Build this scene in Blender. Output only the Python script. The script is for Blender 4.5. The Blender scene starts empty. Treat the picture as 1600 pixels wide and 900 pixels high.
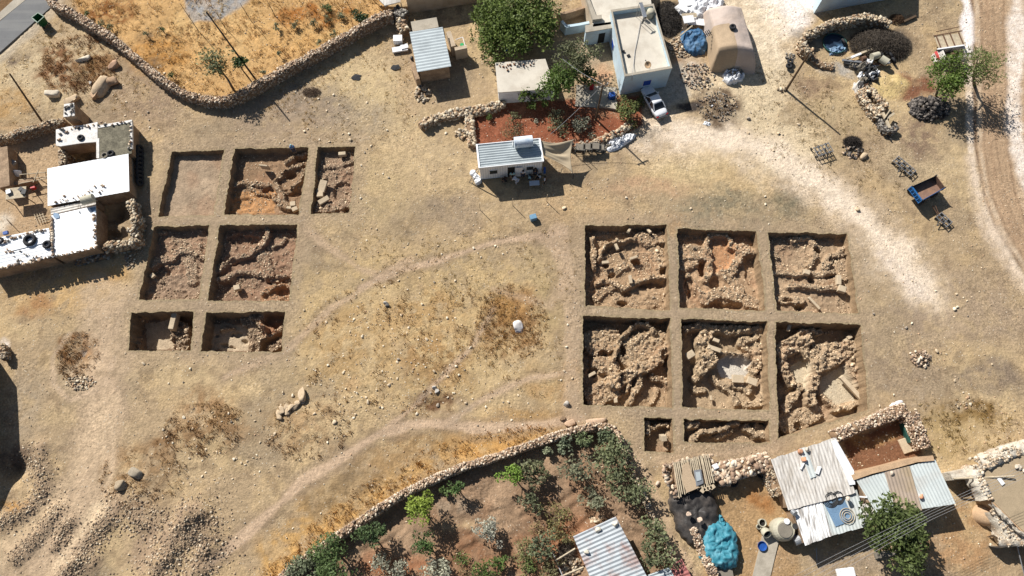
import bpy, math, random
import numpy as np
from mathutils import Vector, Matrix, geometry
rad = math.radians
random.seed(7)
RS = np.random.RandomState(11)
C = bpy.context.scene.collection
SC = bpy.context.scene
# ------------------------------------------------------------ camera, sky, sun, exposure
H = 72.0; FPX = 1081.0; TILT = rad(18.3)
CT, ST = math.cos(TILT), math.sin(TILT)
cd = bpy.data.cameras.new('drone_camera'); cam = bpy.data.objects.new('drone_camera', cd); C.objects.link(cam)
cam.location = (0, 0, H); cam.rotation_euler = (TILT, 0, 0)
cd.sensor_width = 36; cd.lens = 36*FPX/1600; cd.clip_end = 3000; cd.clip_start = 0.5
SC.camera = cam
SUN_EL = rad(39.5); SUN_DX, SUN_DY = 0.665, -0.747          # shadows fall this way over the ground
w = bpy.data.worlds.new('World'); SC.world = w; w.use_nodes = True
nt = w.node_tree; nt.nodes.clear()
sky = nt.nodes.new('ShaderNodeTexSky'); sky.sky_type = 'NISHITA'; sky.sun_disc = False
sky.sun_elevation = SUN_EL; sky.sun_rotation = math.atan2(-SUN_DX, -SUN_DY)
bg = nt.nodes.new('ShaderNodeBackground'); bg.inputs[1].default_value = 0.05
wo = nt.nodes.new('ShaderNodeOutputWorld')
nt.links.new(sky.outputs[0], bg.inputs[0]); nt.links.new(bg.outputs[0], wo.inputs[0])
sl = bpy.data.lights.new('sun', 'SUN'); sun = bpy.data.objects.new('sun', sl); C.objects.link(sun)
sl.energy = 4.9; sl.angle = rad(0.5); sl.color = (1.0, 0.965, 0.92)
sd = Vector((SUN_DX*math.cos(SUN_EL), SUN_DY*math.cos(SUN_EL), -math.sin(SUN_EL)))
sun.rotation_euler = sd.to_track_quat('-Z', 'Y').to_euler(); sun.location = (-40, 60, 90)
SC.view_settings.view_transform = 'Standard'; SC.view_settings.look = 'None'
SC.view_settings.exposure = 0.45; SC.view_settings.gamma = 1.0; SC.view_settings.use_curve_mapping = False
SC.render.engine = 'CYCLES'; SC.cycles.max_bounces = 4
# ------------------------------------------------------------ helpers
def G(px, py, z=0.0):
    """photo point (1600 x 900 frame) seen at height z -> world point"""
    u = px-800.0; v = py-450.0
    d = FPX*CT+v*ST
    return Vector((u*(H-z)/d, (H-z)*(FPX*ST-v*CT)/d, z))
def lin(c):
    return tuple(((x/255.)/12.92 if x/255. < .04045 else ((x/255.+.055)/1.055)**2.4) for x in c)
KA = 0.80
def A(*c, k=1.0):                       # tone seen in full sun -> base colour
    return tuple(min(.86, x*KA*k) for x in lin(c))
_lat = {}
def vnoise(x, y, s, seed=0):
    L = _lat.get(seed)
    if L is None:
        L = np.random.RandomState(1000+seed).rand(256, 256); _lat[seed] = L
    x = np.asarray(x, float)/s+57.3; y = np.asarray(y, float)/s+91.7
    xi = np.floor(x).astype(int); yi = np.floor(y).astype(int)
    fx = x-xi; fy = y-yi; fx = fx*fx*(3-2*fx); fy = fy*fy*(3-2*fy)
    a = L[xi & 255, yi & 255]; b = L[(xi+1) & 255, yi & 255]; c = L[xi & 255, (yi+1) & 255]; d = L[(xi+1) & 255, (yi+1) & 255]
    return (a*(1-fx)+b*fx)*(1-fy)+(c*(1-fx)+d*fx)*fy
def fbm(x, y, s, seed=0, o=4, g=.5):
    t = 0; amp = 1; n = 0
    for k in range(o):
        t = t+amp*vnoise(x, y, s, seed+k*7); n += amp; amp *= g; s *= .5
    return t/n
def inpoly(x, y, P):
    r = np.zeros(np.shape(x), bool); n = len(P)
    for i in range(n):
        x0, y0 = P[i][0], P[i][1]; x1, y1 = P[(i+1) % n][0], P[(i+1) % n][1]
        if y0 == y1: continue
        c = ((y0 > y) != (y1 > y)) & (x < (x1-x0)*(y-y0)/(y1-y0)+x0)
        r ^= c
    return r
def dseg(x, y, P, closed=False):
    """distance to a polyline"""
    m = np.full(np.shape(x), 1e9); n = len(P)
    for i in range(n if closed else n-1):
        ax, ay = P[i][0], P[i][1]; bx, by = P[(i+1) % n][0], P[(i+1) % n][1]
        dx, dy = bx-ax, by-ay; L = dx*dx+dy*dy+1e-12
        t = np.clip(((x-ax)*dx+(y-ay)*dy)/L, 0, 1)
        m = np.minimum(m, np.hypot(x-ax-t*dx, y-ay-t*dy))
    return m
def sstep(a, b, x):
    t = np.clip((x-a)/(b-a), 0, 1); return t*t*(3-2*t)
def px_scale(py):
    d = FPX*CT+(py-450)*ST
    return H/d, H*FPX/d/d                # metres per pixel, across and down the frame
LOC = {}
def newmesh(name, V, F, mats=None, smooth=False, col=None, fmat=None, sharp=None):
    me = bpy.data.meshes.new(name)
    V = np.asarray(V, np.float32).reshape(-1, 3)
    if isinstance(F, np.ndarray):
        nf, k = F.shape
        me.vertices.add(len(V)); me.vertices.foreach_set('co', V.ravel())
        me.loops.add(nf*k); me.loops.foreach_set('vertex_index', F.astype(np.int32).ravel())
        me.polygons.add(nf); me.polygons.foreach_set('loop_start', np.arange(0, nf*k, k, dtype=np.int32))
        me.update(calc_edges=True)
    else:
        me.from_pydata([tuple(map(float, v)) for v in V], [], [tuple(map(int, f)) for f in F]); me.update()
    if smooth: me.polygons.foreach_set('use_smooth', np.ones(len(me.polygons), bool))
    if col is not None:
        at = me.color_attributes.new('Col', 'FLOAT_COLOR', 'POINT')
        c = np.ones((len(V), 4), np.float32); c[:, :3] = np.asarray(col)[:, :3]
        at.data.foreach_set('color', c.ravel())
    for m in (mats or []): me.materials.append(m)
    if fmat is not None: me.polygons.foreach_set('material_index', np.asarray(fmat, np.int32))
    return me
def link(name, me, origin=None, parent=None):
    """origin: world position the mesh is measured from (already in world coords -> shifted here)"""
    o = bpy.data.objects.new(name, me); C.objects.link(o)
    if parent is not None:
        org = LOC[parent.name]; o.parent = parent
    else:
        org = Vector(origin) if origin is not None else Vector((0, 0, 0)); o.location = org
    if org.length > 0: me.transform(Matrix.Translation(-org))
    LOC[o.name] = org
    return o
def tag(o, label=None, cat=None, group=None, kind=None):
    if label: o['label'] = label
    if cat: o['category'] = cat
    if group: o['group'] = group
    if kind: o['kind'] = kind
    return o
def thing(name, label, cat, loc=(0, 0, 0), group=None):
    o = bpy.data.objects.new(name, None); C.objects.link(o); o.location = loc; LOC[o.name] = Vector(loc)
    o.empty_display_size = .3
    return tag(o, label, cat, group)
def copy_thing(root, loc, rz=0, label=None, group=None, scale=None):
    def cp(o, par):
        c = o.copy(); C.objects.link(c); c.parent = par
        for ch in [x for x in bpy.data.objects if x.parent == o]: cp(ch, c)
        return c
    r = cp(root, None); r.location = loc; r.rotation_euler = (0, 0, rz)
    if scale: r.scale = (scale,)*3
    return tag(r, label, None, group)
class MB:
    """collects solid pieces in world coordinates and links them as one mesh"""
    def __init__(s): s.V = []; s.F = []; s.M = []
    def add(s, V, F, m=0):
        b = len(s.V); s.V += [tuple(v) for v in V]; s.F += [tuple(i+b for i in f) for f in F]; s.M += [m]*len(F); return s
    def box(s, c, size, rz=0, m=0, rx=0, ry=0, taper=1.0):
        R = Matrix.Rotation(rz, 3, 'Z') @ Matrix.Rotation(ry, 3, 'Y') @ Matrix.Rotation(rx, 3, 'X')
        c = Vector(c); hx, hy, hz = size[0]/2, size[1]/2, size[2]/2
        V = [c+R @ Vector((x*hx*(taper if z > 0 else 1), y*hy*(taper if z > 0 else 1), z*hz)) for z in (-1, 1) for x, y in ((-1, -1), (1, -1), (1, 1), (-1, 1))]
        return s.add(V, [(3, 2, 1, 0), (4, 5, 6, 7), (0, 1, 5, 4), (1, 2, 6, 5), (2, 3, 7, 6), (3, 0, 4, 7)], m)
    def prism(s, P, z0, z1, m=0, mtop=None, top=None):
        """P: list of xy (counter clockwise or not) ; z0/z1 numbers or lists"""
        P = [(p[0], p[1]) for p in P]; T = [(p[0], p[1]) for p in (top or P)]; n = len(P)
        ar = sum(P[i][0]*P[(i+1) % n][1]-P[(i+1) % n][0]*P[i][1] for i in range(n))
        z0 = z0 if isinstance(z0, (list, tuple)) else [z0]*n; z1 = z1 if isinstance(z1, (list, tuple)) else [z1]*n
        if ar < 0: P = P[::-1]; T = T[::-1]; z0 = z0[::-1]; z1 = z1[::-1]
        V = [(p[0], p[1], z) for p, z in zip(P, z0)]+[(p[0], p[1], z) for p, z in zip(T, z1)]
        b = len(s.V); s.V += V
        s.F.append(tuple(b+i for i in range(n))[::-1]); s.M.append(m)
        s.F.append(tuple(b+n+i for i in range(n))); s.M.append(m if mtop is None else mtop)
        for i in range(n):
            j = (i+1) % n; s.F.append((b+i, b+j, b+n+j, b+n+i)); s.M.append(m)
        return s
    def cyl(s, p0, p1, r0, r1=None, n=10, m=0, caps=True):
        r1 = r0 if r1 is None else r1; p0 = Vector(p0); p1 = Vector(p1); d = (p1-p0).normalized()
        a = d.orthogonal().normalized(); b_ = d.cross(a)
        V = []
        for p, r in ((p0, r0), (p1, r1)):
            for k in range(n):
                t = 2*math.pi*k/n; V.append(p+a*math.cos(t)*r+b_*math.sin(t)*r)
        F = [(k, (k+1) % n, n+(k+1) % n, n+k) for k in range(n)]
        if caps: F += [tuple(range(n))[::-1], tuple(range(n, 2*n))]
        return s.add(V, F, m)
    def tube(s, pts, r, n=5, m=0):
        rr = r if isinstance(r, (list, tuple)) else [r]*len(pts)
        for i in range(len(pts)-1): s.cyl(pts[i], pts[i+1], rr[i], rr[i+1], n, m)
        return s
    def bar(s, p0, p1, w_, h_, m=0):
        p0 = Vector(p0); p1 = Vector(p1); d = p1-p0; L = d.length
        q = d.to_track_quat('X', 'Z').to_matrix(); c = (p0+p1)/2
        V = [c+q @ Vector((x*L/2, y*w_/2, z*h_/2)) for z in (-1, 1) for x, y in ((-1, -1), (1, -1), (1, 1), (-1, 1))]
        return s.add(V, [(3, 2, 1, 0), (4, 5, 6, 7), (0, 1, 5, 4), (1, 2, 6, 5), (2, 3, 7, 6), (3, 0, 4, 7)], m)
    def lathe(s, c, prof, n=20, m=0, axis='Z', rz=0, ry=0, squash=1.0):
        c = Vector(c); R = Matrix.Rotation(rz, 3, 'Z') @ Matrix.Rotation(ry, 3, 'Y'); V = []; F = []
        for r, z in prof:
            for k in range(n):
                t = 2*math.pi*k/n; V.append(c+R @ Vector((r*math.cos(t), r*math.sin(t)*squash, z)))
        for i in range(len(prof)-1):
            for k in range(n):
                k2 = (k+1) % n; F.append((i*n+k, i*n+k2, (i+1)*n+k2, (i+1)*n+k))
        return s.add(V, F, m)
    def torus(s, c, R_, r, n=20, k=8, m=0, rx=0, ry=0, rz=0, squash=1.0):
        c = Vector(c); Q = Matrix.Rotation(rz, 3, 'Z') @ Matrix.Rotation(ry, 3, 'Y') @ Matrix.Rotation(rx, 3, 'X'); V = []; F = []
        for i in range(n):
            t = 2*math.pi*i/n
            for j in range(k):
                q = 2*math.pi*j/k; rr = R_+r*math.cos(q)
                V.append(c+Q @ Vector((rr*math.cos(t), rr*math.sin(t), r*math.sin(q)*squash)))
        for i in range(n):
            for j in range(k):
                F.append((i*k+j, ((i+1) % n)*k+j, ((i+1) % n)*k+(j+1) % k, i*k+(j+1) % k))
        return s.add(V, F, m)
    def build(s, name, mats, parent=None, smooth=False, origin=None, bevel=0):
        if not isinstance(mats, (list, tuple)): mats = [mats]
        me = newmesh(name, s.V, s.F, mats, smooth, None, s.M)
        if parent is None and origin is None:
            a = np.array(s.V); origin = (a[:, 0].mean(), a[:, 1].mean(), a[:, 2].min())
        o = link(name, me, origin, parent)
        if bevel:
            b = o.modifiers.new('bevel', 'BEVEL'); b.width = bevel; b.segments = 2; b.limit_method = 'ANGLE'
        return o
# ------------------------------------------------------------ materials
def _n(nt, t, **kw):
    n = nt.nodes.new(t)
    for k, v in kw.items(): setattr(n, k, v)
    return n
def _mx(nt, a, b, fac, mode='MULTIPLY'):
    m = _n(nt, 'ShaderNodeMix', data_type='RGBA', blend_type=mode, clamp_factor=True)
    for sock, val in ((m.inputs[0], fac), (m.inputs[6], a), (m.inputs[7], b)):
        if hasattr(val, 'is_output'): nt.links.new(val, sock)
        elif isinstance(val, (int, float)): sock.default_value = val
        else: sock.default_value = (*val[:3], 1)
    return m.outputs[2]
def _ramp(nt, fac, stops):
    r = _n(nt, 'ShaderNodeValToRGB'); e = r.color_ramp.elements
    e[0].position, e[0].color = stops[0][0], (*stops[0][1], 1); e[1].position, e[1].color = stops[-1][0], (*stops[-1][1], 1)
    for p, c in stops[1:-1]:
        x = e.new(p); x.color = (*c, 1)
    nt.links.new(fac, r.inputs[0]); return r.outputs[0]
def g3(v): return (v, v, v)
MATS = {}
def mat(name, color=None, rough=.85, var=.25, scale=1.5, fine=.15, fscale=12., bump=.3, bdist=.03, stain=None, stain_amt=.5, sscale=.8,
        metal=0., attr=False, spec=.3, streak=None, streak_dir=0., trans=0., coord='Object', specks=None, bscale=None, patchy=False):
    """streak: (colour, amount, scale along, scale across)"""
    m = bpy.data.materials.new(name); m.use_nodes = True; nt = m.node_tree; nt.nodes.clear()
    out = _n(nt, 'ShaderNodeOutputMaterial'); bs = _n(nt, 'ShaderNodeBsdfPrincipled')
    nt.links.new(bs.outputs[0], out.inputs[0])
    tc = _n(nt, 'ShaderNodeTexCoord'); ge = _n(nt, 'ShaderNodeNewGeometry')
    P = tc.outputs['Object'] if coord == 'Object' else ge.outputs['Position']
    def noise(s, d=5, r=.6):
        x = _n(nt, 'ShaderNodeTexNoise'); x.inputs['Scale'].default_value = s; x.inputs['Detail'].default_value = d; x.inputs['Roughness'].default_value = r
        nt.links.new(P, x.inputs['Vector']); return x.outputs['Fac']
    if attr:
        a = _n(nt, 'ShaderNodeAttribute', attribute_name='Col'); c = a.outputs['Color']
        if color is not None: c = _mx(nt, c, color, 1.0)
    else:
        c = color
    n1 = noise(scale)
    c = _mx(nt, c, _ramp(nt, n1, [(.28, g3(1-var)), (.5, g3(1.)), (.72, g3(1+var))]), 1.0)
    n2 = noise(fscale, 3)
    if fine: c = _mx(nt, c, _ramp(nt, n2, [(.3, g3(1-fine)), (.7, g3(1+fine))]), _ramp(nt, noise(.16, 4), [(.40, g3(.25)), (.6, g3(1.))]) if patchy else 1.0)
    if stain is not None:
        n3 = noise(sscale, 6, .65)
        f = _ramp(nt, n3, [(.48, g3(0.)), (.66, g3(stain_amt))])
        c = _mx(nt, c, stain, f, 'MIX')
    if streak is not None:
        mp = _n(nt, 'ShaderNodeMapping'); mp.inputs['Rotation'].default_value = (0, 0, -streak_dir)
        mp.inputs['Scale'].default_value = (streak[2], streak[3], 1); mp.vector_type = 'POINT'
        nt.links.new(P, mp.inputs['Vector'])
        x = _n(nt, 'ShaderNodeTexNoise'); x.inputs['Scale'].default_value = 1; x.inputs['Detail'].default_value = 4
        nt.links.new(mp.outputs[0], x.inputs['Vector'])
        c = _mx(nt, c, streak[0], _ramp(nt, x.outputs['Fac'], [(.5, g3(0.)), (.62, g3(streak[1]))]), 'MIX')
    if specks is not None:                        # small pale pebbles: (colour, scale, threshold)
        v = _n(nt, 'ShaderNodeTexVoronoi'); v.inputs['Scale'].default_value = specks[1]; nt.links.new(P, v.inputs['Vector'])
        f = _ramp(nt, v.outputs['Distance'], [(specks[2]*.6, g3(1.)), (specks[2], g3(0.))])
        v2 = _ramp(nt, noise(.5, 3), [(.42, g3(0.)), (.62, g3(.85))])
        f2 = _mx(nt, f, v2, 1.0)
        c = _mx(nt, c, specks[0], f2, 'MIX')
    if isinstance(c, tuple): bs.inputs['Base Color'].default_value = (*c[:3], 1)
    else: nt.links.new(c, bs.inputs['Base Color'])
    bs.inputs['Roughness'].default_value = rough; bs.inputs['Metallic'].default_value = metal
    bs.inputs['Specular IOR Level'].default_value = spec
    if trans:
        tr = _n(nt, 'ShaderNodeBsdfTranslucent'); mx = _n(nt, 'ShaderNodeMixShader'); mx.inputs[0].default_value = trans
        if not isinstance(c, tuple): nt.links.new(c, tr.inputs[0])
        else: tr.inputs[0].default_value = (*c[:3], 1)
        nt.links.new(bs.outputs[0], mx.inputs[1]); nt.links.new(tr.outputs[0], mx.inputs[2]); nt.links.new(mx.outputs[0], out.inputs[0])
    if bump:
        b = _n(nt, 'ShaderNodeBump'); b.inputs['Strength'].default_value = bump; b.inputs['Distance'].default_value = bdist
        nb = noise(bscale or fscale*.6, 6, .65)
        nt.links.new(nb, b.inputs['Height']); nt.links.new(b.outputs[0], bs.inputs['Normal'])
    MATS[name] = m; return m
M = {}
M['ground'] = mat('bare_earth', None, .95, var=.17, scale=1.3, fine=.36, fscale=5.0, bump=1., bdist=.13, patchy=True, attr=True, coord='P', spec=.1, bscale=2.6, specks=((.60, .54, .43), 2.6, .17))
M['trench'] = mat('dug_earth', None, .95, var=.20, scale=1.5, fine=.25, fscale=9., bump=.9, bdist=.10, attr=True, coord='P', spec=.1, bscale=5.)
M['rock'] = mat('limestone', None, .9, var=.16, scale=3., fine=.18, fscale=16., bump=.5, bdist=.03, attr=True, coord='P', spec=.15)
M['leaf'] = mat('leaf', (1.5, 1.25, 1.3), .6, var=.12, scale=1., fine=0, bump=0, attr=True, coord='P', spec=.25, trans=.25)
M['grass'] = mat('dry_straw', None, .8, var=.15, scale=1., fine=0, bump=0, attr=True, coord='P', spec=.15, trans=.4)
M['bark'] = mat('bark', A(125, 110, 90), .9, var=.3, scale=4, fscale=25)
M['asphalt'] = mat('asphalt', (.16, .16, .158), .9, var=.12, scale=.6, fine=.12, fscale=20, bump=.3, coord='P', streak=((.23, .225, .21), .5, .05, 1.2), streak_dir=rad(41))
M['concrete'] = mat('concrete', A(186, 176, 158), .85, var=.14, scale=.7, fine=.1, fscale=9, stain=A(140, 130, 112), stain_amt=.5, coord='P')
M['concrete_dark'] = mat('dark_concrete', A(140, 132, 118), .9, var=.2, scale=.8, coord='P')
M['plaster'] = mat('cream_plaster', A(205, 186, 160), .85, var=.12, scale=.5, fine=.08, stain=A(165, 140, 110), stain_amt=.5, coord='P')
M['mudwall'] = mat('mud_wall', A(176, 150, 122), .95, var=.25, scale=1.2, fine=.25, fscale=6, bump=.9, bdist=.06, coord='P', stain=A(130, 105, 82), stain_amt=.6)
M['blueplaster'] = mat('pale_blue_plaster', (.5, .63, .70), .8, var=.1, scale=.6, fine=.08, stain=(.48, .5, .48), stain_amt=.4, coord='P')
M['whiteplaster'] = mat('whitewash', (.7, .7, .68), .8, var=.08, scale=.7, fine=.08, stain=A(170, 165, 155), stain_amt=.5, coord='P')
M['blueshutter'] = mat('blue_shutter', (.015, .06, .32), .5, var=.1, bump=0)
M['darkopen'] = mat('opening_shade_black', (.02, .018, .016), .8, var=.2)  # near-black for painted shade inside openings, and for the oven flue
M['glass'] = mat('dark_glass', (.03, .035, .04), .12, var=.05, bump=0, spec=.6)
M['whitemetal'] = mat('white_sheet_metal', (.86, .87, .87), .5, var=.04, scale=.4, fine=.03, bump=.05, coord='P', stain=(.62, .66, .68), stain_amt=.4, sscale=.35, streak=((.68, .72, .74), .3, 3., .3), streak_dir=rad(10))
M['deck'] = mat('pale_roof_screed', (.60, .545, .45), .85, var=.1, scale=.5, fine=.07, coord='P', stain=(.42, .36, .28), stain_amt=.5, sscale=.6)
M['zinc'] = mat('galvanised_sheet', A(196, 205, 206), .42, var=.08, scale=.6, fine=.05, bump=.05, metal=.2, coord='P', stain=A(150, 158, 160), stain_amt=.4, sscale=.7)
M['zinc_rusty'] = mat('galvanised_sheet_with_rust', A(196, 202, 204), .45, var=.1, scale=.5, fine=.06, bump=.05, metal=.15, coord='P', stain=A(160, 105, 80), stain_amt=.75, sscale=.42)
M['creamsheet'] = mat('old_cream_sheet', (.62, .585, .53), .6, var=.1, scale=.5, fine=.08, bump=.1, coord='P', stain=A(170, 158, 140), stain_amt=.6, sscale=.5, streak=(A(130, 118, 104), .45, 5., .45), streak_dir=rad(20))
M['paleblue_sheet'] = mat('faded_blue_sheet', (.52, .56, .54), .6, var=.1, scale=.5, fine=.06, bump=.1, coord='P', stain=A(196, 190, 180), stain_amt=.7, sscale=.35)
M['brownsheet'] = mat('brown_rusted_sheet', A(180, 162, 144), .7, var=.15, scale=.8, fine=.1, bump=.1, coord='P', stain=A(172, 152, 120), stain_amt=.8, sscale=.3)
M['whitesheet_worn'] = mat('worn_white_sheet', (.8, .79, .76), .6, var=.06, scale=.5, fine=.08, bump=.1, coord='P', streak=((.2, .17, .14), .8, 6., .7), streak_dir=rad(22))
M['redsheet'] = mat('faded_red_sheet', A(176, 110, 104), .6, var=.12, bump=.1, coord='P')
M['bluesheet'] = mat('blue_film', A(120, 150, 178), .5, var=.12, bump=.1, coord='P', stain=A(160, 180, 196), stain_amt=.6)
M['steel'] = mat('grey_steel', (.3, .31, .32), .45, var=.15, metal=.5, bump=.05)
M['darksteel'] = mat('dark_steel', (.05, .05, .05), .6, var=.3, metal=.3, bump=.1)
M['ruststeel'] = mat('rusted_steel', (.14, .08, .05), .85, var=.35, scale=3, bump=.3)
M['rubber'] = mat('tyre_rubber', (.025, .025, .027), .8, var=.3, scale=3, bump=.2)
M['wood'] = mat('weathered_timber', A(200, 184, 156), .85, var=.25, scale=2, fine=.2, bump=.3)
M['wooddark'] = mat('dark_weathered_timber', A(98, 80, 62), .85, var=.25, scale=2, bump=.3)
M['tantarp'] = mat('tan_canvas', A(212, 194, 180), .85, var=.07, scale=.4, fine=.05, bump=.5, bdist=.12, coord='P', bscale=1.1, stain=A(196, 172, 150), stain_amt=.5, sscale=.25)
M['tanpatch'] = mat('brown_canvas_patch', A(192, 168, 138), .85, var=.1, scale=.5, bump=.3, bdist=.05, coord='P')
M['beigeshade'] = mat('beige_awning_cloth', A(204, 186, 156), .8, var=.06, scale=.5, fine=.04, bump=.1, trans=.1, coord='P')
M['blacktarp'] = mat('black_sheeting', (.04, .036, .033), .55, var=.3, scale=.9, bump=.6, bdist=.1, coord='P', bscale=1.6, stain=(.11, .09, .075), stain_amt=.7)
M['bluetarp'] = mat('turquoise_sheeting', (.035, .20, .26), .65, var=.3, scale=.8, bump=.5, bdist=.08, coord='P', bscale=1.6, stain=(.16, .36, .42), stain_amt=.7, sscale=1.6)
M['deepbluetarp'] = mat('deep_blue_sheeting', (.035, .11, .22), .6, var=.35, scale=1.2, bump=.8, bdist=.1, coord='P', bscale=2., stain=(.2, .3, .38), stain_amt=.6)
M['whitefilm'] = mat('white_plastic', (.75, .76, .77), .6, var=.15, scale=1.5, bump=.8, bdist=.08, coord='P', bscale=2.5)
M['whitebox'] = mat('white_enamel', (.8, .8, .79), .4, var=.05, bump=0)
M['tankwhite'] = mat('white_tank_paint', (.66, .73, .78), .4, var=.08, scale=1.5, bump=.05, stain=A(120, 160, 200), stain_amt=.5, sscale=2.)
M['green'] = mat('green_paint', (.015, .10, .035), .5, var=.2, scale=2, bump=.1)
M['darkgreen'] = mat('dark_green_sheet', (.02, .075, .06), .6, var=.2, bump=.3)
M['trailerblue'] = mat('blue_trailer_paint', (.02, .12, .32), .5, var=.2, scale=2, bump=.1)
M['trailerfloor'] = mat('rusty_trailer_bed', A(150, 118, 98), .85, var=.25, scale=1.5, bump=.3, stain=A(185, 140, 100), stain_amt=.7, sscale=1.)
M['carwhite'] = mat('white_car_paint', (.78, .79, .8), .3, var=.03, bump=0, spec=.5)
M['red'] = mat('red_plastic', (.45, .02, .02), .4, var=.1, bump=0)
M['blue'] = mat('blue_plastic', (.02, .08, .3), .4, var=.1, bump=0)
M['greenp'] = mat('green_plastic', (.03, .35, .12), .4, var=.1, bump=0)
M['skin'] = mat('skin', (.32, .18, .11), .6, var=.05, bump=0)
M['hair'] = mat('dark_hair', (.012, .01, .009), .7, var=.1, bump=0)
M['cloth_white'] = mat('white_cloth', (.62, .6, .6), .85, var=.1, bump=.1)
M['cloth_blue'] = mat('blue_cloth', (.08, .2, .42), .85, var=.1, bump=.1)
M['cloth_teal'] = mat('pale_teal_cloth', (.3, .5, .52), .85, var=.1, bump=.1)
M['cloth_black'] = mat('black_cloth', (.02, .02, .024), .85, var=.1, bump=.1)
M['cloth_denim'] = mat('dark_denim', (.03, .045, .08), .85, var=.15, bump=.1)
M['wire'] = mat('pale_cable', (.3, .3, .3), .5, var=.05, bump=0)
M['earthroof'] = mat('dark_earth_roof', A(122, 116, 98), .95, var=.4, scale=1.4, fine=.35, fscale=6, bump=.8, bdist=.05, coord='P')
M['stonewhite'] = mat('whitewashed_mud_roof', (.74, .71, .66), .9, var=.12, scale=1., fine=.15, fscale=5, bump=.8, bdist=.05, coord='P', stain=A(150, 135, 118), stain_amt=.5, sscale=1.)
M['limewall'] = mat('lime_crust', (.58, .52, .42), .9, var=.15, scale=1., fine=.2, fscale=5, bump=1., bdist=.12, coord='P', bscale=2., stain=A(165, 140, 112), stain_amt=.7, sscale=.7)
M['tankcream'] = mat('cream_tank', A(196, 190, 168), .7, var=.1, bump=.1)
M['clay'] = mat('clay', A(205, 172, 136), .95, var=.15, scale=1.5, bump=.6, bdist=.05, coord='P')
M['slab'] = mat('pale_slab', A(206, 186, 156), .9, var=.12, scale=1.5, fine=.12, bump=.6, bdist=.04, coord='P')
# ------------------------------------------------------------ scatter generators
def _ico():
    t = (1+5**.5)/2
    v = np.array([(-1, t, 0), (1, t, 0), (-1, -t, 0), (1, -t, 0), (0, -1, t), (0, 1, t), (0, -1, -t), (0, 1, -t), (t, 0, -1), (t, 0, 1), (-t, 0, -1), (-t, 0, 1)], float)
    v /= np.linalg.norm(v[0])
    f = np.array([(0, 11, 5), (0, 5, 1), (0, 1, 7), (0, 7, 10), (0, 10, 11), (1, 5, 9), (5, 11, 4), (11, 10, 2), (10, 7, 6), (7, 1, 8), (3, 9, 4), (3, 4, 2), (3, 2, 6), (3, 6, 8), (3, 8, 9), (4, 9, 5), (2, 4, 11), (6, 2, 10), (8, 6, 7), (9, 8, 1)])
    return v, f
ICO_V, ICO_F = _ico()
def ico2(lv=1):
    v = [tuple(x) for x in ICO_V]; f = [tuple(x) for x in ICO_F]
    for _ in range(lv):
        c = {}; nf = []
        def mid(a, b):
            k = (min(a, b), max(a, b))
            if k not in c:
                m = np.array(v[a])+np.array(v[b]); m /= np.linalg.norm(m); c[k] = len(v); v.append(tuple(m))
            return c[k]
        for a, b, d in f:
            x, y, z = mid(a, b), mid(b, d), mid(d, a); nf += [(a, x, z), (b, y, x), (d, z, y), (x, y, z)]
        f = nf
    return np.array(v), np.array(f)
ICO2_V, ICO2_F = ico2(1)
ICO3_V, ICO3_F = ico2(2)
def rockproto(n, V0, seed, amp=.16):
    r = np.random.RandomState(seed); out = []
    for _ in range(n):
        v = V0 @ np.linalg.qr(r.normal(size=(3, 3)))[0]
        # blocky: squash towards a box, then cut with a few planes
        v = np.sign(v)*np.abs(v)**.6
        for _k in range(5):
            nrm = r.normal(size=3); nrm /= np.linalg.norm(nrm); d = r.uniform(.45, .85)
            s = v @ nrm; m = s > d; v[m] -= np.outer(s[m]-d, nrm)
        v *= 1+r.uniform(-amp, amp, (len(v), 1)); out.append(v)
    return out
PR1 = rockproto(14, ICO_V, 1, .2); PR2 = rockproto(10, ICO2_V, 2, .08)
STONE_TONES = np.array([lin((214, 194, 164)), lin((196, 176, 146)), lin((176, 156, 130)), lin((226, 212, 186)), lin((160, 148, 132)), lin((196, 164, 132))])*KA
def rocks(P, size, r, protos=None, faces=None, flat=.75, tones=None, tw=None, flatrot=False):
    """P (n,3) centres, size (n,) half sizes -> V, F, col"""
    protos = protos or PR1; faces = ICO_F if faces is None else faces
    P = np.asarray(P, float); n = len(P); size = np.asarray(size, float)
    k = len(protos[0]); pid = r.randint(0, len(protos), n); base = np.array(protos)[pid]
    sc = np.stack([r.uniform(.75, 1.35, n), r.uniform(.6, 1.05, n), r.uniform(.5, .95, n)*flat], 1)*size[:, None]
    base = base*sc[:, None, :]
    a = r.uniform(0, 6.283, n); tl = r.normal(0, .12 if flatrot else .38, n); b = r.uniform(0, 6.283, n)
    ca, sa = np.cos(a), np.sin(a); ct, st = np.cos(tl), np.sin(tl)
    x, y, z = base[..., 0], base[..., 1], base[..., 2]
    y, z = y*ct[:, None]-z*st[:, None], y*st[:, None]+z*ct[:, None]
    x, y = x*ca[:, None]-y*sa[:, None], x*sa[:, None]+y*ca[:, None]
    V = np.stack([x, y, z], 2)+P[:, None, :]
    F = faces[None]+(np.arange(n)*k)[:, None, None]
    T = STONE_TONES if tones is None else np.asarray(tones)
    c = T[r.choice(len(T), n, p=tw)]*r.uniform(.82, 1.15, (n, 1))
    return V.reshape(-1, 3), F.reshape(-1, 3), np.repeat(c, k, 0)
def join(parts):
    V = []; F = []; K = []; b = 0
    for v, f, c in parts:
        if len(v) == 0: continue
        V.append(v); F.append(f+b); K.append(c); b += len(v)
    return np.concatenate(V), np.concatenate(F), np.concatenate(K)
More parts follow.
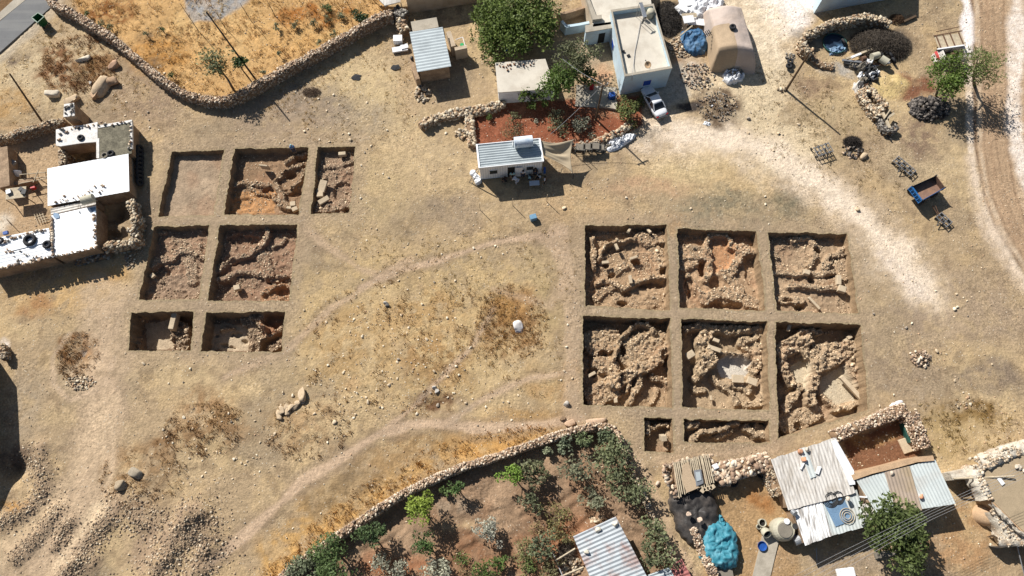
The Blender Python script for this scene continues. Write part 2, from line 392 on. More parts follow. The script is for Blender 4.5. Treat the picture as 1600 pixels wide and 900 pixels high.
def leaves(P, Nrm, size, col, r, ratio=.55, up=.4):
    """rhombic leaves: P centres, size (n,), col (n,3)"""
    n = len(P); d = r.normal(size=(n, 3)); d += Nrm*.7; d[:, 2] *= .6; d /= np.linalg.norm(d, axis=1)[:, None]+1e-9
    nn = r.normal(size=(n, 3))*.8+Nrm*up+np.array([0, 0, .9]); s = np.cross(d, nn); s /= np.linalg.norm(s, axis=1)[:, None]+1e-9
    L = size[:, None]
    V = np.stack([P-d*L, P+s*L*ratio, P+d*L, P-s*L*ratio], 1).reshape(-1, 3)
    F = (np.arange(n)*4)[:, None]+np.array([[0, 1, 2, 3]])
    return V, F, np.repeat(col, 4, 0)
def blades(P, h, r, cols, lean=.5, wd=.045, per=7, spread=.16):
    n = len(P); P = np.repeat(P, per, 0); hh = np.repeat(h, per)*r.uniform(.6, 1.15, n*per)
    cc = np.repeat(cols, per, 0)*r.uniform(.75, 1.2, (n*per, 1))
    a = r.uniform(0, 6.283, n*per); ln = r.uniform(.15, 1., n*per)*lean*hh; off = r.uniform(0, spread, n*per)
    base = P+np.stack([np.cos(a)*off, np.sin(a)*off, -.02+0*a], 1)
    tip = base+np.stack([np.cos(a)*ln, np.sin(a)*ln, np.sqrt(np.maximum(hh**2-ln**2, .001))], 1)
    b = a+r.uniform(.8, 2.3, n*per); s = np.stack([np.cos(b), np.sin(b), 0*b], 1)*wd*r.uniform(.7, 1.4, (n*per, 1))
    mid = (base+tip)/2+np.array([0, 0, .04])
    V = np.stack([base-s*.5, mid-s*.6, tip, mid+s*.6], 1).reshape(-1, 3); m = len(base)
    return V, (np.arange(m)*4)[:, None]+np.array([[0, 1, 2, 3]]), np.repeat(cc, 4, 0)
# ------------------------------------------------------------ the relief of the ground
def W2(pts, z=0.): return [(G(x, y, z).x, G(x, y, z).y) for x, y in pts]
def ell(px, py, rx, ry):
    g = G(px, py); a, b = px_scale(py); return (g.x, g.y, rx*a, ry*b)
ORCH = [(440, 900), (520, 846), (600, 796), (660, 762), (720, 734), (800, 708), (870, 688), (940, 672), (962, 690), (980, 715), (1000, 765), (1024, 830), (1050, 880), (1075, 935), (700, 960), (420, 940)]
ORCHW = W2(ORCH)
GARD = W2([(738, 176), (790, 160), (1000, 150), (1004, 196), (960, 216), (905, 232), (740, 232)])
FIELD = W2([(90, -40), (125, 28), (190, 62), (245, 115), (290, 142), (345, 154), (378, 146), (430, 112), (500, 76), (560, 42), (606, 26), (606, -60)])
RIDGES = [([(30, 868), (60, 840), (92, 800)], 1.0, .55), ([(88, 852), (110, 815)], .8, .5), ([(112, 880), (150, 832), (170, 812)], 1.2, .5), ([(240, 905), (270, 850), (300, 805)], 1.6, .9),
          ([(100, 905), (140, 880)], 1.4, .6), ([(305, 905), (332, 845), (300, 800)], 1.4, .7), ([(62, 700), (70, 760), (50, 795), (5, 815)], 1.0, .55), ([(190, 790), (230, 812)], 1.5, .35)]
RIDGESW = [(W2(p), w_, h_) for p, w_, h_ in RIDGES]
BUMPS = [(120, 560, 34, 46, -.45), (320, 670, 62, 40, .35), (480, 670, 60, 45, .25), (800, 510, 50, 55, -.35), (178, 332, 20, 19, -1.5), (172, 365, 18, 9, -1.1), (123, 243, 22, 15, -1.6), (15, 735, 30, 22, -1.1), (675, 632, 36, 18, -.3), (230, 745, 60, 45, .35),  # farm pen hollows are made up, sunk so the floors fall in shade
         (1120, 168, 36, 26, .25), (1490, 660, 60, 40, -.15), (120, 95, 50, 35, .25), (560, 760, 130, 55, .2), (1380, 75, 55, 26, .35), (1400, 128, 40, 18, .3), (1452, 172, 34, 18, .4), (620, 560, 120, 60, .2)]
BUMPSW = [(*ell(a, b, c, d), e) for a, b, c, d, e in BUMPS]
def zg(x, y):
    x = np.asarray(x, float); y = np.asarray(y, float)
    z = .30*(fbm(x, y, 14, 3, 3)-.5)+.16*(fbm(x, y, 2.6, 5, 3)-.5)
    for cx, cy, rx, ry, h in BUMPSW:
        q = ((x-cx)/rx)**2+((y-cy)/ry)**2; z = z+h*np.exp(-q*1.6)*(1+.5*(vnoise(x, y, .7, 12)-.5))
    for P, w_, h_ in RIDGESW:
        d = dseg(x, y, P); z = z+.72*h_*np.exp(-(d/w_)**2*1.3)*(.6+.8*vnoise(x, y, 1.1, 9))
    m = inpoly(x, y, ORCHW)
    if m.any():                                    # furrows of the orchard
        wx = x+1.6*(fbm(x, y, 5, 31, 2)-.5)*2; wy = y+2.4*(fbm(x, y, 6, 35, 2)-.5)*2
        f = np.clip(np.abs(vnoise(wx*.30+wy*.15, wy*1.1-wx*.5, 1.25, 37)-.5)*3.2, 0, 1)
        z = z+m*(.20*f+.12*(vnoise(x, y, .42, 38)-.5)+.08*(vnoise(x, y, .9, 39)-.5)-.08)
    m = inpoly(x, y, FIELD)
    if m.any(): z = z+m*(.28*(fbm(x, y, 1.6, 41, 3)-.45))
    m = inpoly(x, y, ROADW)
    if m.any(): z = np.where(m, -.12, z)
    return z
ROADW = W2([(-260, 130), (0, 26), (37, -6), (90, -60), (132, -50), (82, 10), (0, 88), (-260, 260)])
def zgp(x, y): return float(zg(np.array([x]), np.array([y]))[0])
def GP(px, py, dz=0.):
    """photo point on the real ground surface"""
    g = G(px, py); z = zgp(g.x, g.y); g = G(px, py, z); return Vector((g.x, g.y, z+dz))
# ------------------------------------------------------------ the excavation trenches
# corners TL TR BR BL, depth, floor tone, rubble share, walls (points, width, height), pits (x, y, rx, ry, depth), pale floors
TR = [
 dict(c=[(268, 237), (349, 234), (333, 337), (247, 338)], d=.75, tone=(176, 152, 124), rub=.45, small=1, label='shallow empty trench with an even brown gravelly floor, top left of the western grid'),
 dict(c=[(366, 232), (483, 230), (466, 335), (350, 335)], d=1.05, tone=(160, 128, 96), rub=.25,
      walls=[([(356, 288), (385, 286), (410, 288), (432, 290)], .8, .45), ([(430, 283), (444, 268), (462, 260), (472, 258)], .5, .55), ([(442, 303), (455, 294), (468, 283), (474, 268)], .5, .5), ([(430, 288), (437, 303), (440, 318), (450, 322)], 1.1, .5), ([(386, 292), (400, 300), (418, 306)], .5, .3), ([(425, 305), (430, 315)], .5, .3), ([(448, 252), (462, 247), (476, 240)], .7, .4)],
      pits=[(453, 274, 11, 6, .5), (458, 302, 14, 6, .45), (470, 250, 8, 4, .5), (415, 301, 5, 5, .3), (380, 318, 18, 9, .15)], dirt=[((358, 300), (430, 300), (430, 334), (352, 334), (196, 146, 98))],
      label='trench with a stone cross wall and an orange soil corner, beside the worker in blue'),
 dict(c=[(497, 230), (556, 228), (546, 333), (486, 334)], d=.85, tone=(160, 132, 106), rub=.7, walls=[([(510, 262), (530, 258), (548, 252)], .7, .25), ([(498, 326), (520, 324), (540, 318)], 1.3, .3), ([(500, 272), (506, 276)], .9, .25)], pits=[(542, 328, 5, 4, .5), (535, 300, 16, 14, .25)],
      label='narrow trench holding two long pale slabs, right end of the western top row'),
 dict(c=[(241, 354), (327, 352), (311, 468), (217, 468)], d=.95, tone=(162, 134, 108), rub=.85, walls=[([(228, 424), (238, 412), (252, 406), (268, 405), (276, 396), (286, 392), (298, 393), (314, 400)], 1.1, .45), ([(290, 400), (300, 420), (300, 440)], 1.5, .25), ([(240, 362), (255, 364)], .8, .4)], pits=[(252, 426, 16, 10, .35), (245, 450, 16, 10, .15)],
      label='trench full of pale rubble with a curved wall step, left of the western middle row'),
 dict(c=[(344, 352), (465, 350), (451, 470), (325, 470)], d=1.1, tone=(158, 126, 100), rub=.65,
      walls=[([(338, 424), (352, 412), (375, 400), (392, 396), (405, 388), (418, 376), (420, 355)], .7, .6), ([(332, 440), (352, 435), (362, 428), (375, 425), (395, 424), (412, 430), (425, 438), (446, 432)], .7, .55), ([(410, 460), (420, 452), (440, 445)], .6, .45), ([(405, 395), (415, 415), (420, 430)], 1.6, .3), ([(430, 386), (445, 376)], .5, .3)],
      pits=[(432, 441, 15, 6, .45), (365, 412, 10, 5, .3), (345, 450, 20, 10, .25), (380, 375, 26, 9, .3), (442, 457, 12, 8, .35)], dirt=[((415, 450), (452, 440), (452, 470), (405, 470), (172, 130, 96))],
      label='trench crossed by wandering stone walls, right of the western middle row'),
 dict(c=[(205, 488), (302, 487), (297, 548), (200, 548)], d=2.1, tone=(150, 124, 98), rub=.2, walls=[([(209, 515), (213, 530), (216, 546)], .9, 1.0), ([(274, 495), (272, 512), (268, 530)], .45, 1.2), ([(285, 515), (283, 545)], 2.2, .9), ([(213, 497), (225, 492)], .8, 1.0)], pale=[[(226, 505), (272, 500), (272, 546), (232, 546)]],
      label='deep trench with a smooth pale floor half in shade, left of the western bottom row'),
 dict(c=[(322, 488), (445, 487), (440, 550), (313, 549)], d=1.9, tone=(152, 126, 100), rub=.3, walls=[([(385, 500), (395, 510), (400, 530), (398, 545)], 1.6, .8), ([(405, 500), (412, 512), (413, 526), (404, 535)], .7, 1.3), ([(412, 530), (432, 520), (440, 512)], .6, 1.0), ([(345, 515), (365, 512)], .5, .6), ([(395, 495), (410, 495)], .8, 1.2), ([(425, 545), (440, 535)], 1., .7)],
      pits=[(424, 516, 9, 8, -.5)], pale=[[(326, 505), (385, 508), (390, 548), (322, 548)]], dirt=[((414, 505), (442, 505), (442, 526), (414, 530), (176, 130, 98))], holes=1,
      label='deep trench with pits in a pale floor, right of the western bottom row'),
 dict(c=[(914, 353), (1041, 351), (1047, 485), (914, 478)], d=1.25, tone=(182, 150, 114), rub=.8,
      walls=[([(926, 372), (927, 395), (929, 418)], .7, .75), ([(936, 405), (942, 388), (952, 380), (972, 376), (990, 374)], .5, .75), ([(932, 441), (955, 440), (975, 452), (992, 441), (1012, 436), (1040, 434)], .6, .7), ([(1000, 372), (1015, 378), (1035, 372)], 1.6, .6), ([(1025, 395), (1032, 415), (1038, 430)], 1.8, .45), ([(960, 425), (975, 415)], 1.2, .3), ([(932, 465), (945, 455), (960, 445)], 1.2, .35)],
      pits=[(947, 413, 6, 6, .55), (955, 430, 6, 4, .5), (994, 411, 8, 5, .6), (1036, 426, 5, 6, .7), (972, 475, 8, 5, .6), (978, 460, 8, 4, .4), (960, 390, 14, 6, .3), (1018, 447, 24, 5, .5), (946, 446, 8, 5, .3)],
      label='rubble filled trench with upright pillar stones, top left of the eastern grid'),
 dict(c=[(1058, 357), (1182, 362), (1196, 485), (1062, 481)], d=1.2, tone=(184, 150, 114), rub=.35,
      walls=[([(1064, 396), (1082, 394), (1100, 396)], 2.3, .55), ([(1064, 415), (1080, 410)], 1.6, .45), ([(1102, 392), (1106, 372), (1115, 366), (1136, 367), (1142, 378), (1148, 384)], .7, .75), ([(1146, 386), (1160, 390), (1186, 395)], 1.2, .7), ([(1160, 392), (1152, 408), (1140, 428), (1130, 425)], 1.2, .6), ([(1103, 392), (1108, 408), (1110, 425), (1102, 436)], .8, .6), ([(1074, 430), (1084, 446), (1095, 458), (1104, 462)], .8, .6), ([(1100, 468), (1125, 455), (1145, 460), (1165, 470), (1192, 478)], 1.6, .5), ([(1135, 430), (1150, 445), (1155, 455)], 1.4, .45)],
      pits=[(1096, 420, 6, 11, .75), (1117, 442, 11, 9, .5), (1082, 462, 8, 8, .3), (1175, 425, 12, 25, .25), (1122, 478, 12, 5, .6), (1076, 450, 8, 14, .4), (1145, 478, 14, 5, .5), (1187, 430, 3, 7, .3)], dirt=[((1112, 375), (1140, 380), (1150, 400), (1135, 425), (1110, 425), (192, 144, 104))],
      label='trench with broad stone walls round a smooth oval room, top middle of the eastern grid'),
 dict(c=[(1200, 363), (1324, 366), (1341, 490), (1213, 486)], d=1.0, tone=(176, 148, 116), rub=.5,
      walls=[([(1236, 374), (1260, 368), (1274, 384), (1272, 403), (1264, 414)], .7, .5), ([(1208, 427), (1235, 428), (1262, 425), (1280, 428), (1300, 426)], .7, .45), ([(1288, 418), (1298, 402), (1324, 391)], 1.1, .6), ([(1232, 447), (1260, 447), (1285, 453), (1305, 449), (1318, 455)], .6, .6), ([(1216, 468), (1240, 468), (1252, 470)], .9, .4), ([(1206, 395), (1214, 402)], .8, .3), ([(1315, 410), (1320, 430)], 1.6, .3), ([(1268, 470), (1280, 482)], .4, .4)],
      pits=[(1275, 393, 5, 4, .5), (1265, 436, 6, 7, .5), (1250, 480, 9, 5, .6), (1300, 408, 9, 5, .3), (1228, 470, 7, 3, .3), (1296, 434, 8, 3, .3), (1235, 400, 22, 16, .12)],
      label='trench with broken walls and a clear dusty corner, top right of the eastern grid'),
 dict(c=[(911, 494), (1047, 498), (1051, 637), (911, 633)], d=1.8, tone=(182, 152, 116), rub=.45,
      walls=[([(958, 560), (968, 535), (978, 522), (995, 507), (1010, 510), (1022, 522)], .6, 1.25), ([(958, 600), (985, 582), (1010, 572), (1032, 558), (1050, 530)], 1.5, 1.3), ([(990, 550), (1010, 545), (1025, 540)], 4.2, .85), ([(930, 535), (950, 530)], 3.4, .75), ([(935, 570), (955, 575)], 2.2, .7), ([(930, 620), (950, 610), (970, 600)], 3.0, .75), ([(1000, 590), (996, 606), (985, 628)], .8, .9), ([(1020, 590), (1032, 592), (1046, 600)], .8, .7), ([(1026, 612), (1018, 630)], .5, .3), ([(915, 528), (920, 545)], .9, 1.0)],
      pits=[(971, 551, 5, 10, .9), (940, 553, 9, 4, .6), (972, 603, 8, 18, .5), (1036, 560, 7, 12, .3), (926, 582, 8, 8, .6)],
      label='deep trench with an arched wall round raised rubble, left of the eastern middle row'),
 dict(c=[(1064, 498), (1198, 503), (1203, 641), (1067, 636)], d=2.0, tone=(182, 156, 122), rub=.22,
      walls=[([(1070, 516), (1090, 511), (1105, 506)], .9, 1.4), ([(1100, 502), (1108, 512), (1130, 516), (1160, 516), (1190, 513)], .9, 1.35), ([(1104, 515), (1098, 535), (1104, 555), (1108, 565), (1095, 577)], 1.7, 1.3), ([(1185, 515), (1186, 540), (1188, 560), (1178, 575)], 1.3, 1.1), ([(1115, 545), (1128, 552), (1145, 553), (1165, 556), (1180, 562)], .45, 1.0), ([(1114, 594), (1130, 604), (1146, 616), (1152, 632)], .8, .55), ([(1135, 600), (1160, 603), (1168, 612)], .8, .5), ([(1165, 635), (1185, 630), (1195, 622)], .7, .5), ([(1175, 585), (1185, 590)], .8, .6), ([(1083, 592), (1090, 585)], .9, .7), ([(1163, 532), (1180, 545)], 2.2, .7), ([(1196, 560), (1199, 620)], 1.6, .8), ([(1085, 607), (1100, 612)], .8, .5)],
      pits=[(1148, 575, 24, 17, .25), (1165, 533, 14, 6, -.3)], pale=[[(1122, 560), (1140, 556), (1168, 560), (1176, 575), (1160, 592), (1128, 590), (1118, 575)]], palec=(214, 204, 188),
      label='deep trench with a smooth pale sunken basin inside walls, middle of the eastern middle row'),
 dict(c=[(1211, 503), (1345, 507), (1356, 640), (1217, 684)], d=2.1, tone=(186, 158, 124), rub=.3,
      walls=[([(1222, 548), (1240, 538), (1256, 528)], 2.2, 1.5), ([(1222, 555), (1224, 580), (1236, 596)], 1.2, 1.3), ([(1256, 545), (1270, 560), (1280, 575), (1272, 588), (1268, 610), (1266, 628)], 1.2, 1.3), ([(1275, 575), (1295, 568), (1310, 560), (1322, 555)], 1.3, 1.2), ([(1280, 550), (1310, 548), (1338, 545)], 2.4, 1.25), ([(1325, 560), (1335, 580), (1345, 600)], 1.4, 1.2), ([(1225, 640), (1240, 620), (1248, 606)], 1., .9), ([(1285, 618), (1298, 630), (1308, 640)], .8, .8), ([(1305, 642), (1325, 636), (1342, 628)], .7, .7), ([(1228, 660), (1250, 655), (1270, 645)], 2.4, .55), ([(1265, 515), (1282, 520)], .8, 1.0), ([(1336, 520), (1340, 540)], .8, .9)],
      pits=[(1245, 668, 8, 8, .4)], pale=[[(1232, 575), (1252, 565), (1272, 578), (1262, 620), (1240, 600)], [(1282, 590), (1315, 570), (1330, 600), (1345, 622), (1300, 635), (1280, 615)]], palec=(204, 188, 160),
      label='largest trench with a slanting lower edge and paved rooms, right of the eastern middle row'),
 dict(c=[(1006, 652), (1050, 653), (1053, 707), (1007, 704)], d=1.5, tone=(172, 146, 114), rub=.12, walls=[([(1011, 660), (1012, 675)], .6, 1.0), ([(1018, 667), (1032, 663), (1048, 662)], .55, .95), ([(1048, 670), (1047, 700)], .9, .6)],
      label='small square trench with one standing stone, below the eastern grid'),
 dict(c=[(1068, 655), (1201, 657), (1203, 692), (1069, 691)], d=1.4, tone=(176, 150, 118), rub=.25, walls=[([(1073, 665), (1088, 663)], 1.0, 1.0), ([(1077, 689), (1088, 678), (1098, 673), (1112, 672), (1132, 668), (1150, 660)], .6, 1.05), ([(1120, 684), (1130, 676), (1140, 672)], .8, .6), ([(1166, 670), (1180, 678), (1195, 680)], 1.1, .9), ([(1185, 665), (1200, 675)], 1.5, .5)], pits=[(1188, 661, 6, 4, .4)],
      label='long narrow trench with a snaking wall, lowest of the eastern trenches'),
]
for t in TR:
    t['d'] *= 1.22
    cw = [G(x, y) for x, y in t['c']]; t['w'] = [(p.x, p.y) for p in cw]
def trench_edge(t, per=.22):
    """jagged rim: list of xy, with the two grid counts"""
    W = t['w']; L = lambda a, b: math.hypot(a[0]-b[0], a[1]-b[1])
    nu = int(max(L(W[0], W[1]), L(W[3], W[2]))/.11); nv = int(max(L(W[0], W[3]), L(W[1], W[2]))/.11)
    return nu, nv
def bil(W, s, t_):
    W = np.array(W); s = s[..., None]; t_ = t_[..., None]
    return (W[0]*(1-s)+W[1]*s)*(1-t_)+(W[3]*(1-s)+W[2]*s)*t_
tri_extra = []
def build_trench(i, t):
    r = np.random.RandomState(50+i)
    nu, nv = trench_edge(t); e = np.array([0, .0, .0])
    s = np.linspace(0, 1, nu); v = np.linspace(0, 1, nv); S, T = np.meshgrid(s, v)
    XY = bil(t['w'], S, T); X = XY[..., 0].copy(); Y = XY[..., 1].copy()
    # ragged rim
    jx = (fbm(X, Y, .9, 61, 4)-.5)*.34+(vnoise(X, Y, .16, 63)-.5)*.10; jy = (fbm(X, Y, .9, 71, 4)-.5)*.34+(vnoise(X, Y, .16, 73)-.5)*.10
    edge = np.minimum(np.minimum(S*nu, (1-S)*nu), np.minimum(T*nv, (1-T)*nv))*.11
    fall = np.clip(1-edge/.5, 0, 1); X += jx*fall; Y += jy*fall
    d = t['d']; z = -d*np.ones_like(X); sm = t.get('small', 0)
    rg = 1-np.abs(fbm(X, Y, 1.5, 141+i, 3)-.5)*4; rg = np.clip(rg, 0, 1)**2
    z += .26*(fbm(X, Y, 2.2, 81+i, 3)-.5)+(.14 if not sm else .06)*(fbm(X, Y, .5, 83, 3)-.5)+(.16 if not sm else .04)*(vnoise(X, Y, .22, 85)-.5)*(.3+t['rub'])+.22*rg*t['rub']*(0 if sm else 1)
    wallm = np.zeros_like(X)
    wx = X+(fbm(X, Y, .8, 91, 2)-.5)*.5; wy = Y+(fbm(X, Y, .8, 93, 2)-.5)*.5
    for pts, w_, h_ in t.get('walls', []):
        h_ = h_*1.08; D = dseg(wx, wy, W2(pts, -d+h_*.8))
        m = sstep(w_*.42+.1, w_*.42-.06, D)
        z = np.maximum(z, -d+h_*m*(.66+.34*vnoise(X, Y, .6, 95)+.34*vnoise(X, Y, .24, 97))+(m-1)*.01); wallm = np.maximum(wallm, m)
    for (px, py, rx, ry, dd) in t.get('pits', []):
        g = G(px, py, -d); a, b = px_scale(py); q = np.hypot((wx-g.x)/(rx*a), (wy-g.y)/(ry*b))
        z -= dd*1.5*sstep(1.1, .8, q)
    base = np.array(A(*t['tone'])); col = np.ones(X.shape+(3,))*base
    n = fbm(X, Y, 1.8, 101+i, 3)[..., None]; col = col*(.82+.36*n)
    red = sstep(.52, .7, fbm(X, Y, 2.6, 131+i, 3))[..., None]*.5; col = col*(1-red*.6)+np.array(A(168, 122, 90))*red*.6; col = col*.86+col.mean(-1, keepdims=True)*.14*np.array([1.1, 1, .85])
    for q in t.get('dirt', []):
        m = inpoly(wx, wy, W2(q[:-1], -d))*.8; col = col*(1-m[..., None])+np.array(A(*q[-1]))*m[..., None]
    palem = np.zeros_like(X)
    for q in t.get('pale', []):
        m = inpoly(wx, wy, W2(q, -d))*(wallm < .97); palem = np.maximum(palem, m)
        z = np.where((m > .5), -d-.02+.02*vnoise(X, Y, .4, 3), z)
    pc = np.array(A(*t.get('palec', (196, 176, 148))))*(.92+.16*fbm(X, Y, .9, 7, 3)[..., None])
    col = col*(1-palem[..., None])+pc*palem[..., None]
    if t.get('holes'):
        for (px, py, rx, ry) in [(352, 512, 4, 3), (366, 514, 4, 3), (364, 524, 3, 3), (373, 524, 5, 5), (351, 540, 7, 3), (362, 543, 6, 1.5), (338, 523, 3, 2), (382, 535, 4, 3)]:
            g = G(px, py, -d); a, b = px_scale(py); z -= .4*sstep(1.15, .8, np.hypot((wx-g.x)/(rx*a), (wy-g.y)/(ry*b)))
    wc = np.array(A(150, 126, 98))
    rim = zg(X, Y)
    # sections: outermost ring at the surface, the next rings down the cut
    zz = z.copy()
    ring = np.minimum(np.minimum(np.arange(nu)[None, :], np.arange(nu)[None, ::-1]), np.minimum(np.arange(nv)[:, None], np.arange(nv)[::-1][:, None]))
    zz = np.where(ring == 0, rim, zz)
    f1 = .25+.5*vnoise(X, Y, .35, 111)
    zz = np.where(ring == 1, np.where(vnoise(X, Y, .5, 113) > .55, z+(rim-z)*.2*f1, z), zz)
    # keep the sections steep: ring one sits close to the rim
    cx, cy = X.mean(), Y.mean()
    Xi, Yi = X.copy(), Y.copy()
    Xi[1:-1, 1] = X[1:-1, 0]+(X[1:-1, 2]-X[1:-1, 0])*.3; Xi[1:-1, -2] = X[1:-1, -1]+(X[1:-1, -3]-X[1:-1, -1])*.3
    Yi[1, 1:-1] = Y[0, 1:-1]+(Y[2, 1:-1]-Y[0, 1:-1])*.3; Yi[-2, 1:-1] = Y[-1, 1:-1]+(Y[-3, 1:-1]-Y[-1, 1:-1])*.3
    col[ring <= 1] = wc*(.85+.3*vnoise(X, Y, .5, 115)[ring <= 1][:, None])
    V = np.stack([Xi, Yi, zz], 2).reshape(-1, 3)
    idx = np.arange(nu*nv).reshape(nv, nu)
    F = np.stack([idx[1:, :-1], idx[1:, 1:], idx[:-1, 1:], idx[:-1, :-1]], 2).reshape(-1, 4)
    org = G(*[sum(p[k] for p in t['c'])/4 for k in (0, 1)])
    th = thing('excavation_trench', t['label'], 'trench', org, 'square trenches of the dig')
    me = newmesh('dug_floor', V, F, [M['trench']], False, col.reshape(-1, 3)); link('dug_floor', me, parent=th)
    t['rimloop'] = [(X[0, k], Y[0, k]) for k in range(nu)]+[(X[k, -1], Y[k, -1]) for k in range(1, nv)]+[(X[-1, k], Y[-1, k]) for k in range(nu-2, -1, -1)]+[(X[k, 0], Y[k, 0]) for k in range(nv-2, 0, -1)]
    # stones: dense over the walls, scattered elsewhere
    area = abs(sum(t['w'][k][0]*t['w'][(k+1) % 4][1]-t['w'][(k+1) % 4][0]*t['w'][k][1] for k in range(4)))/2
    n = int(area*75); a, b = r.rand(n), r.rand(n); ii = np.clip((b*(nv-1)).astype(int), 3, nv-4); jj = np.clip((a*(nu-1)).astype(int), 3, nu-4)
    p = t['rub']*(.25+1.4*sstep(.35, .62, fbm(X[ii, jj], Y[ii, jj], 1.7, 121+i, 3)))*.55
    p = np.maximum(p, wallm[ii, jj]*.8)*(1-.97*palem[ii, jj])
    keep = (r.rand(n) < p); ii, jj = ii[keep], jj[keep]
    sz = .035+.07*r.rand(len(ii))**1.8; sz *= 1+.9*(r.rand(len(ii)) < .05); sz = np.where(wallm[ii, jj] > .5, sz*1.1, sz*.95)
    if t.get('small'): sz *= .5
    P = np.stack([X[ii, jj]+r.uniform(-.05, .05, len(ii)), Y[ii, jj]+r.uniform(-.05, .05, len(ii)), z[ii, jj]+sz*.08], 1)
    v_, f_, c_ = rocks(P, sz, r, flat=.5)
    lum = c_.mean(1)[:, None]; tc_ = np.array(A(184, 160, 130) if i < 7 else A(200, 174, 140)); c_ = (.4*c_+.6*tc_*(lum/lum.mean())**1.5*1.0)
    o = link('stone_rubble', newmesh('stone_rubble', v_, f_, [M['rock']], False, c_), parent=th); o['kind'] = 'stuff'
for i, t in enumerate(TR): build_trench(i, t)
# ------------------------------------------------------------ painting the ground tones
def axis(lo, hi, step, far):
    a = list(np.arange(lo, hi+1e-6, step)); k = step; x = hi
    while x < far: k *= 1.5; x += k; a.append(x)
    k = step; x = lo; b = []
    while x > -far: k *= 1.5; x -= k; b.append(x)
    return np.array(b[::-1]+a)
gx = axis(-72, 72, .2, 700); gy = axis(-13, 70, .2, 700)
GX, GY = np.meshgrid(gx, gy); GZ = zg(GX, GY)
near = (np.abs(GX) < 76) & (GY > -16) & (GY < 76)
COL = np.ones(GX.shape+(3,))*np.array(A(178, 157, 124))
_wob = {}
def wobble(sz, amp):
    k = (sz, amp)
    if k not in _wob: _wob[k] = ((fbm(GX, GY, sz, 201, 4)-.5)*2*amp, (fbm(GX, GY, sz, 205, 4)-.5)*2*amp)
    return _wob[k]
def paint(mask, tone, op=1.0, k=1.0, speck=0.0, sseed=0):
    global COL
    m = np.clip(mask, 0, 1)*op
    if speck: m = m*np.clip(1-speck+speck*2*sstep(.35, .65, fbm(GX, GY, .7, 300+sseed, 4)), 0, 1.2)
    m = np.clip(m, 0, 1)[..., None]; c_ = np.array(A(*tone, k=k)); c_ = c_*.94+c_.mean()*.06; COL = COL*(1-m)+c_*m
def blob(px, py, rx, ry, tone, op=1., soft=.5, am=1.2, speck=.5, rot=0):
    cx, cy, a, b = ell(px, py, rx, ry); wx, wy = wobble(2.5, am)
    dx, dy = GX+wx-cx, GY+wy-cy
    if rot: c_, s_ = math.cos(rot), math.sin(rot); dx, dy = dx*c_+dy*s_, -dx*s_+dy*c_
    q = np.hypot(dx/a, dy/b); paint(sstep(1+soft, 1-soft, q), tone, op, speck=speck, sseed=int(px) % 9)
def area(pts, tone, op=1., soft=.5, am=.4, speck=0.):
    P = W2(pts); wx, wy = wobble(2.5, am); x, y = GX+wx, GY+wy
    d = dseg(x, y, P, True); s = np.where(inpoly(x, y, P), -d, d); paint(sstep(soft, -soft, s), tone, op, speck=speck)
def path(pts, wd, tone, op=.8, soft=.4, am=.25, speck=0.):
    P = W2(pts); wx, wy = wobble(2.5, am); d = dseg(GX+wx, GY+wy, P)-wd*.45*(fbm(GX, GY, 3.2, 251, 3)-.5)*2; soft = min(soft, wd*.45) if wd < 1.6 else soft; paint(sstep(wd/2+soft, wd/2-soft*.6, d), tone, op, speck=speck)
# broad tones
big = fbm(GX, GY, 9, 221, 4); paint(sstep(.45, .65, big), (204, 180, 134), .7)
big = fbm(GX, GY, 6, 231, 4); paint(sstep(.52, .7, big), (156, 139, 112), .7)
big = fbm(GX, GY, 2.2, 241, 4); paint(sstep(.52, .68, big), (196, 170, 124), .5)
big = fbm(GX, GY, .9, 245, 4); paint(sstep(.54, .7, big), (132, 112, 86), .45)
blob(650, 500, 230, 120, (200, 174, 124), .7, .4, 3); blob(660, 240, 60, 50, (206, 182, 138), .7, .5, 2); blob(570, 130, 60, 50, (214, 192, 148), .6, .5, 2); blob(850, 420, 30, 50, (190, 168, 124), .6); blob(1440, 250, 60, 60, (188, 168, 132), .6); blob(1300, 200, 60, 50, (186, 166, 126), .6); blob(560, 300, 90, 60, (190, 168, 124), .6); blob(560, 150, 70, 60, (206, 184, 138), .7, .5, 2)
blob(480, 165, 90, 30, (148, 134, 114), .75, .5, 2); blob(560, 185, 60, 24, (156, 142, 120), .6); blob(450, 190, 90, 35, (168, 148, 122), .6)
blob(230, 140, 60, 60, (160, 138, 112), .7, .5, 2); blob(80, 110, 90, 60, (206, 186, 146), .75, .4, 2); blob(640, 190, 40, 25, (204, 182, 138), .6)
blob(100, 105, 30, 45, (140, 104, 70), .9, .4, 2, .8, .5); blob(150, 100, 25, 28, (150, 116, 76), .8, .4, 2, .8); blob(30, 92, 16, 10, (112, 96, 82), .8); blob(15, 165, 32, 22, (186, 150, 96), .7, .5, 2)
blob(700, 330, 70, 26, (158, 140, 114), .6, .5, 2); blob(900, 330, 70, 40, (190, 162, 120), .6); blob(1110, 330, 60, 26, (142, 132, 106), .75, .5, 2); blob(1200, 325, 60, 30, (150, 138, 110), .6, .5, 2)
blob(1230, 310, 26, 20, (128, 120, 96), .7); blob(1020, 290, 60, 18, (190, 156, 120), .6); blob(1080, 260, 60, 26, (206, 184, 138), .7)
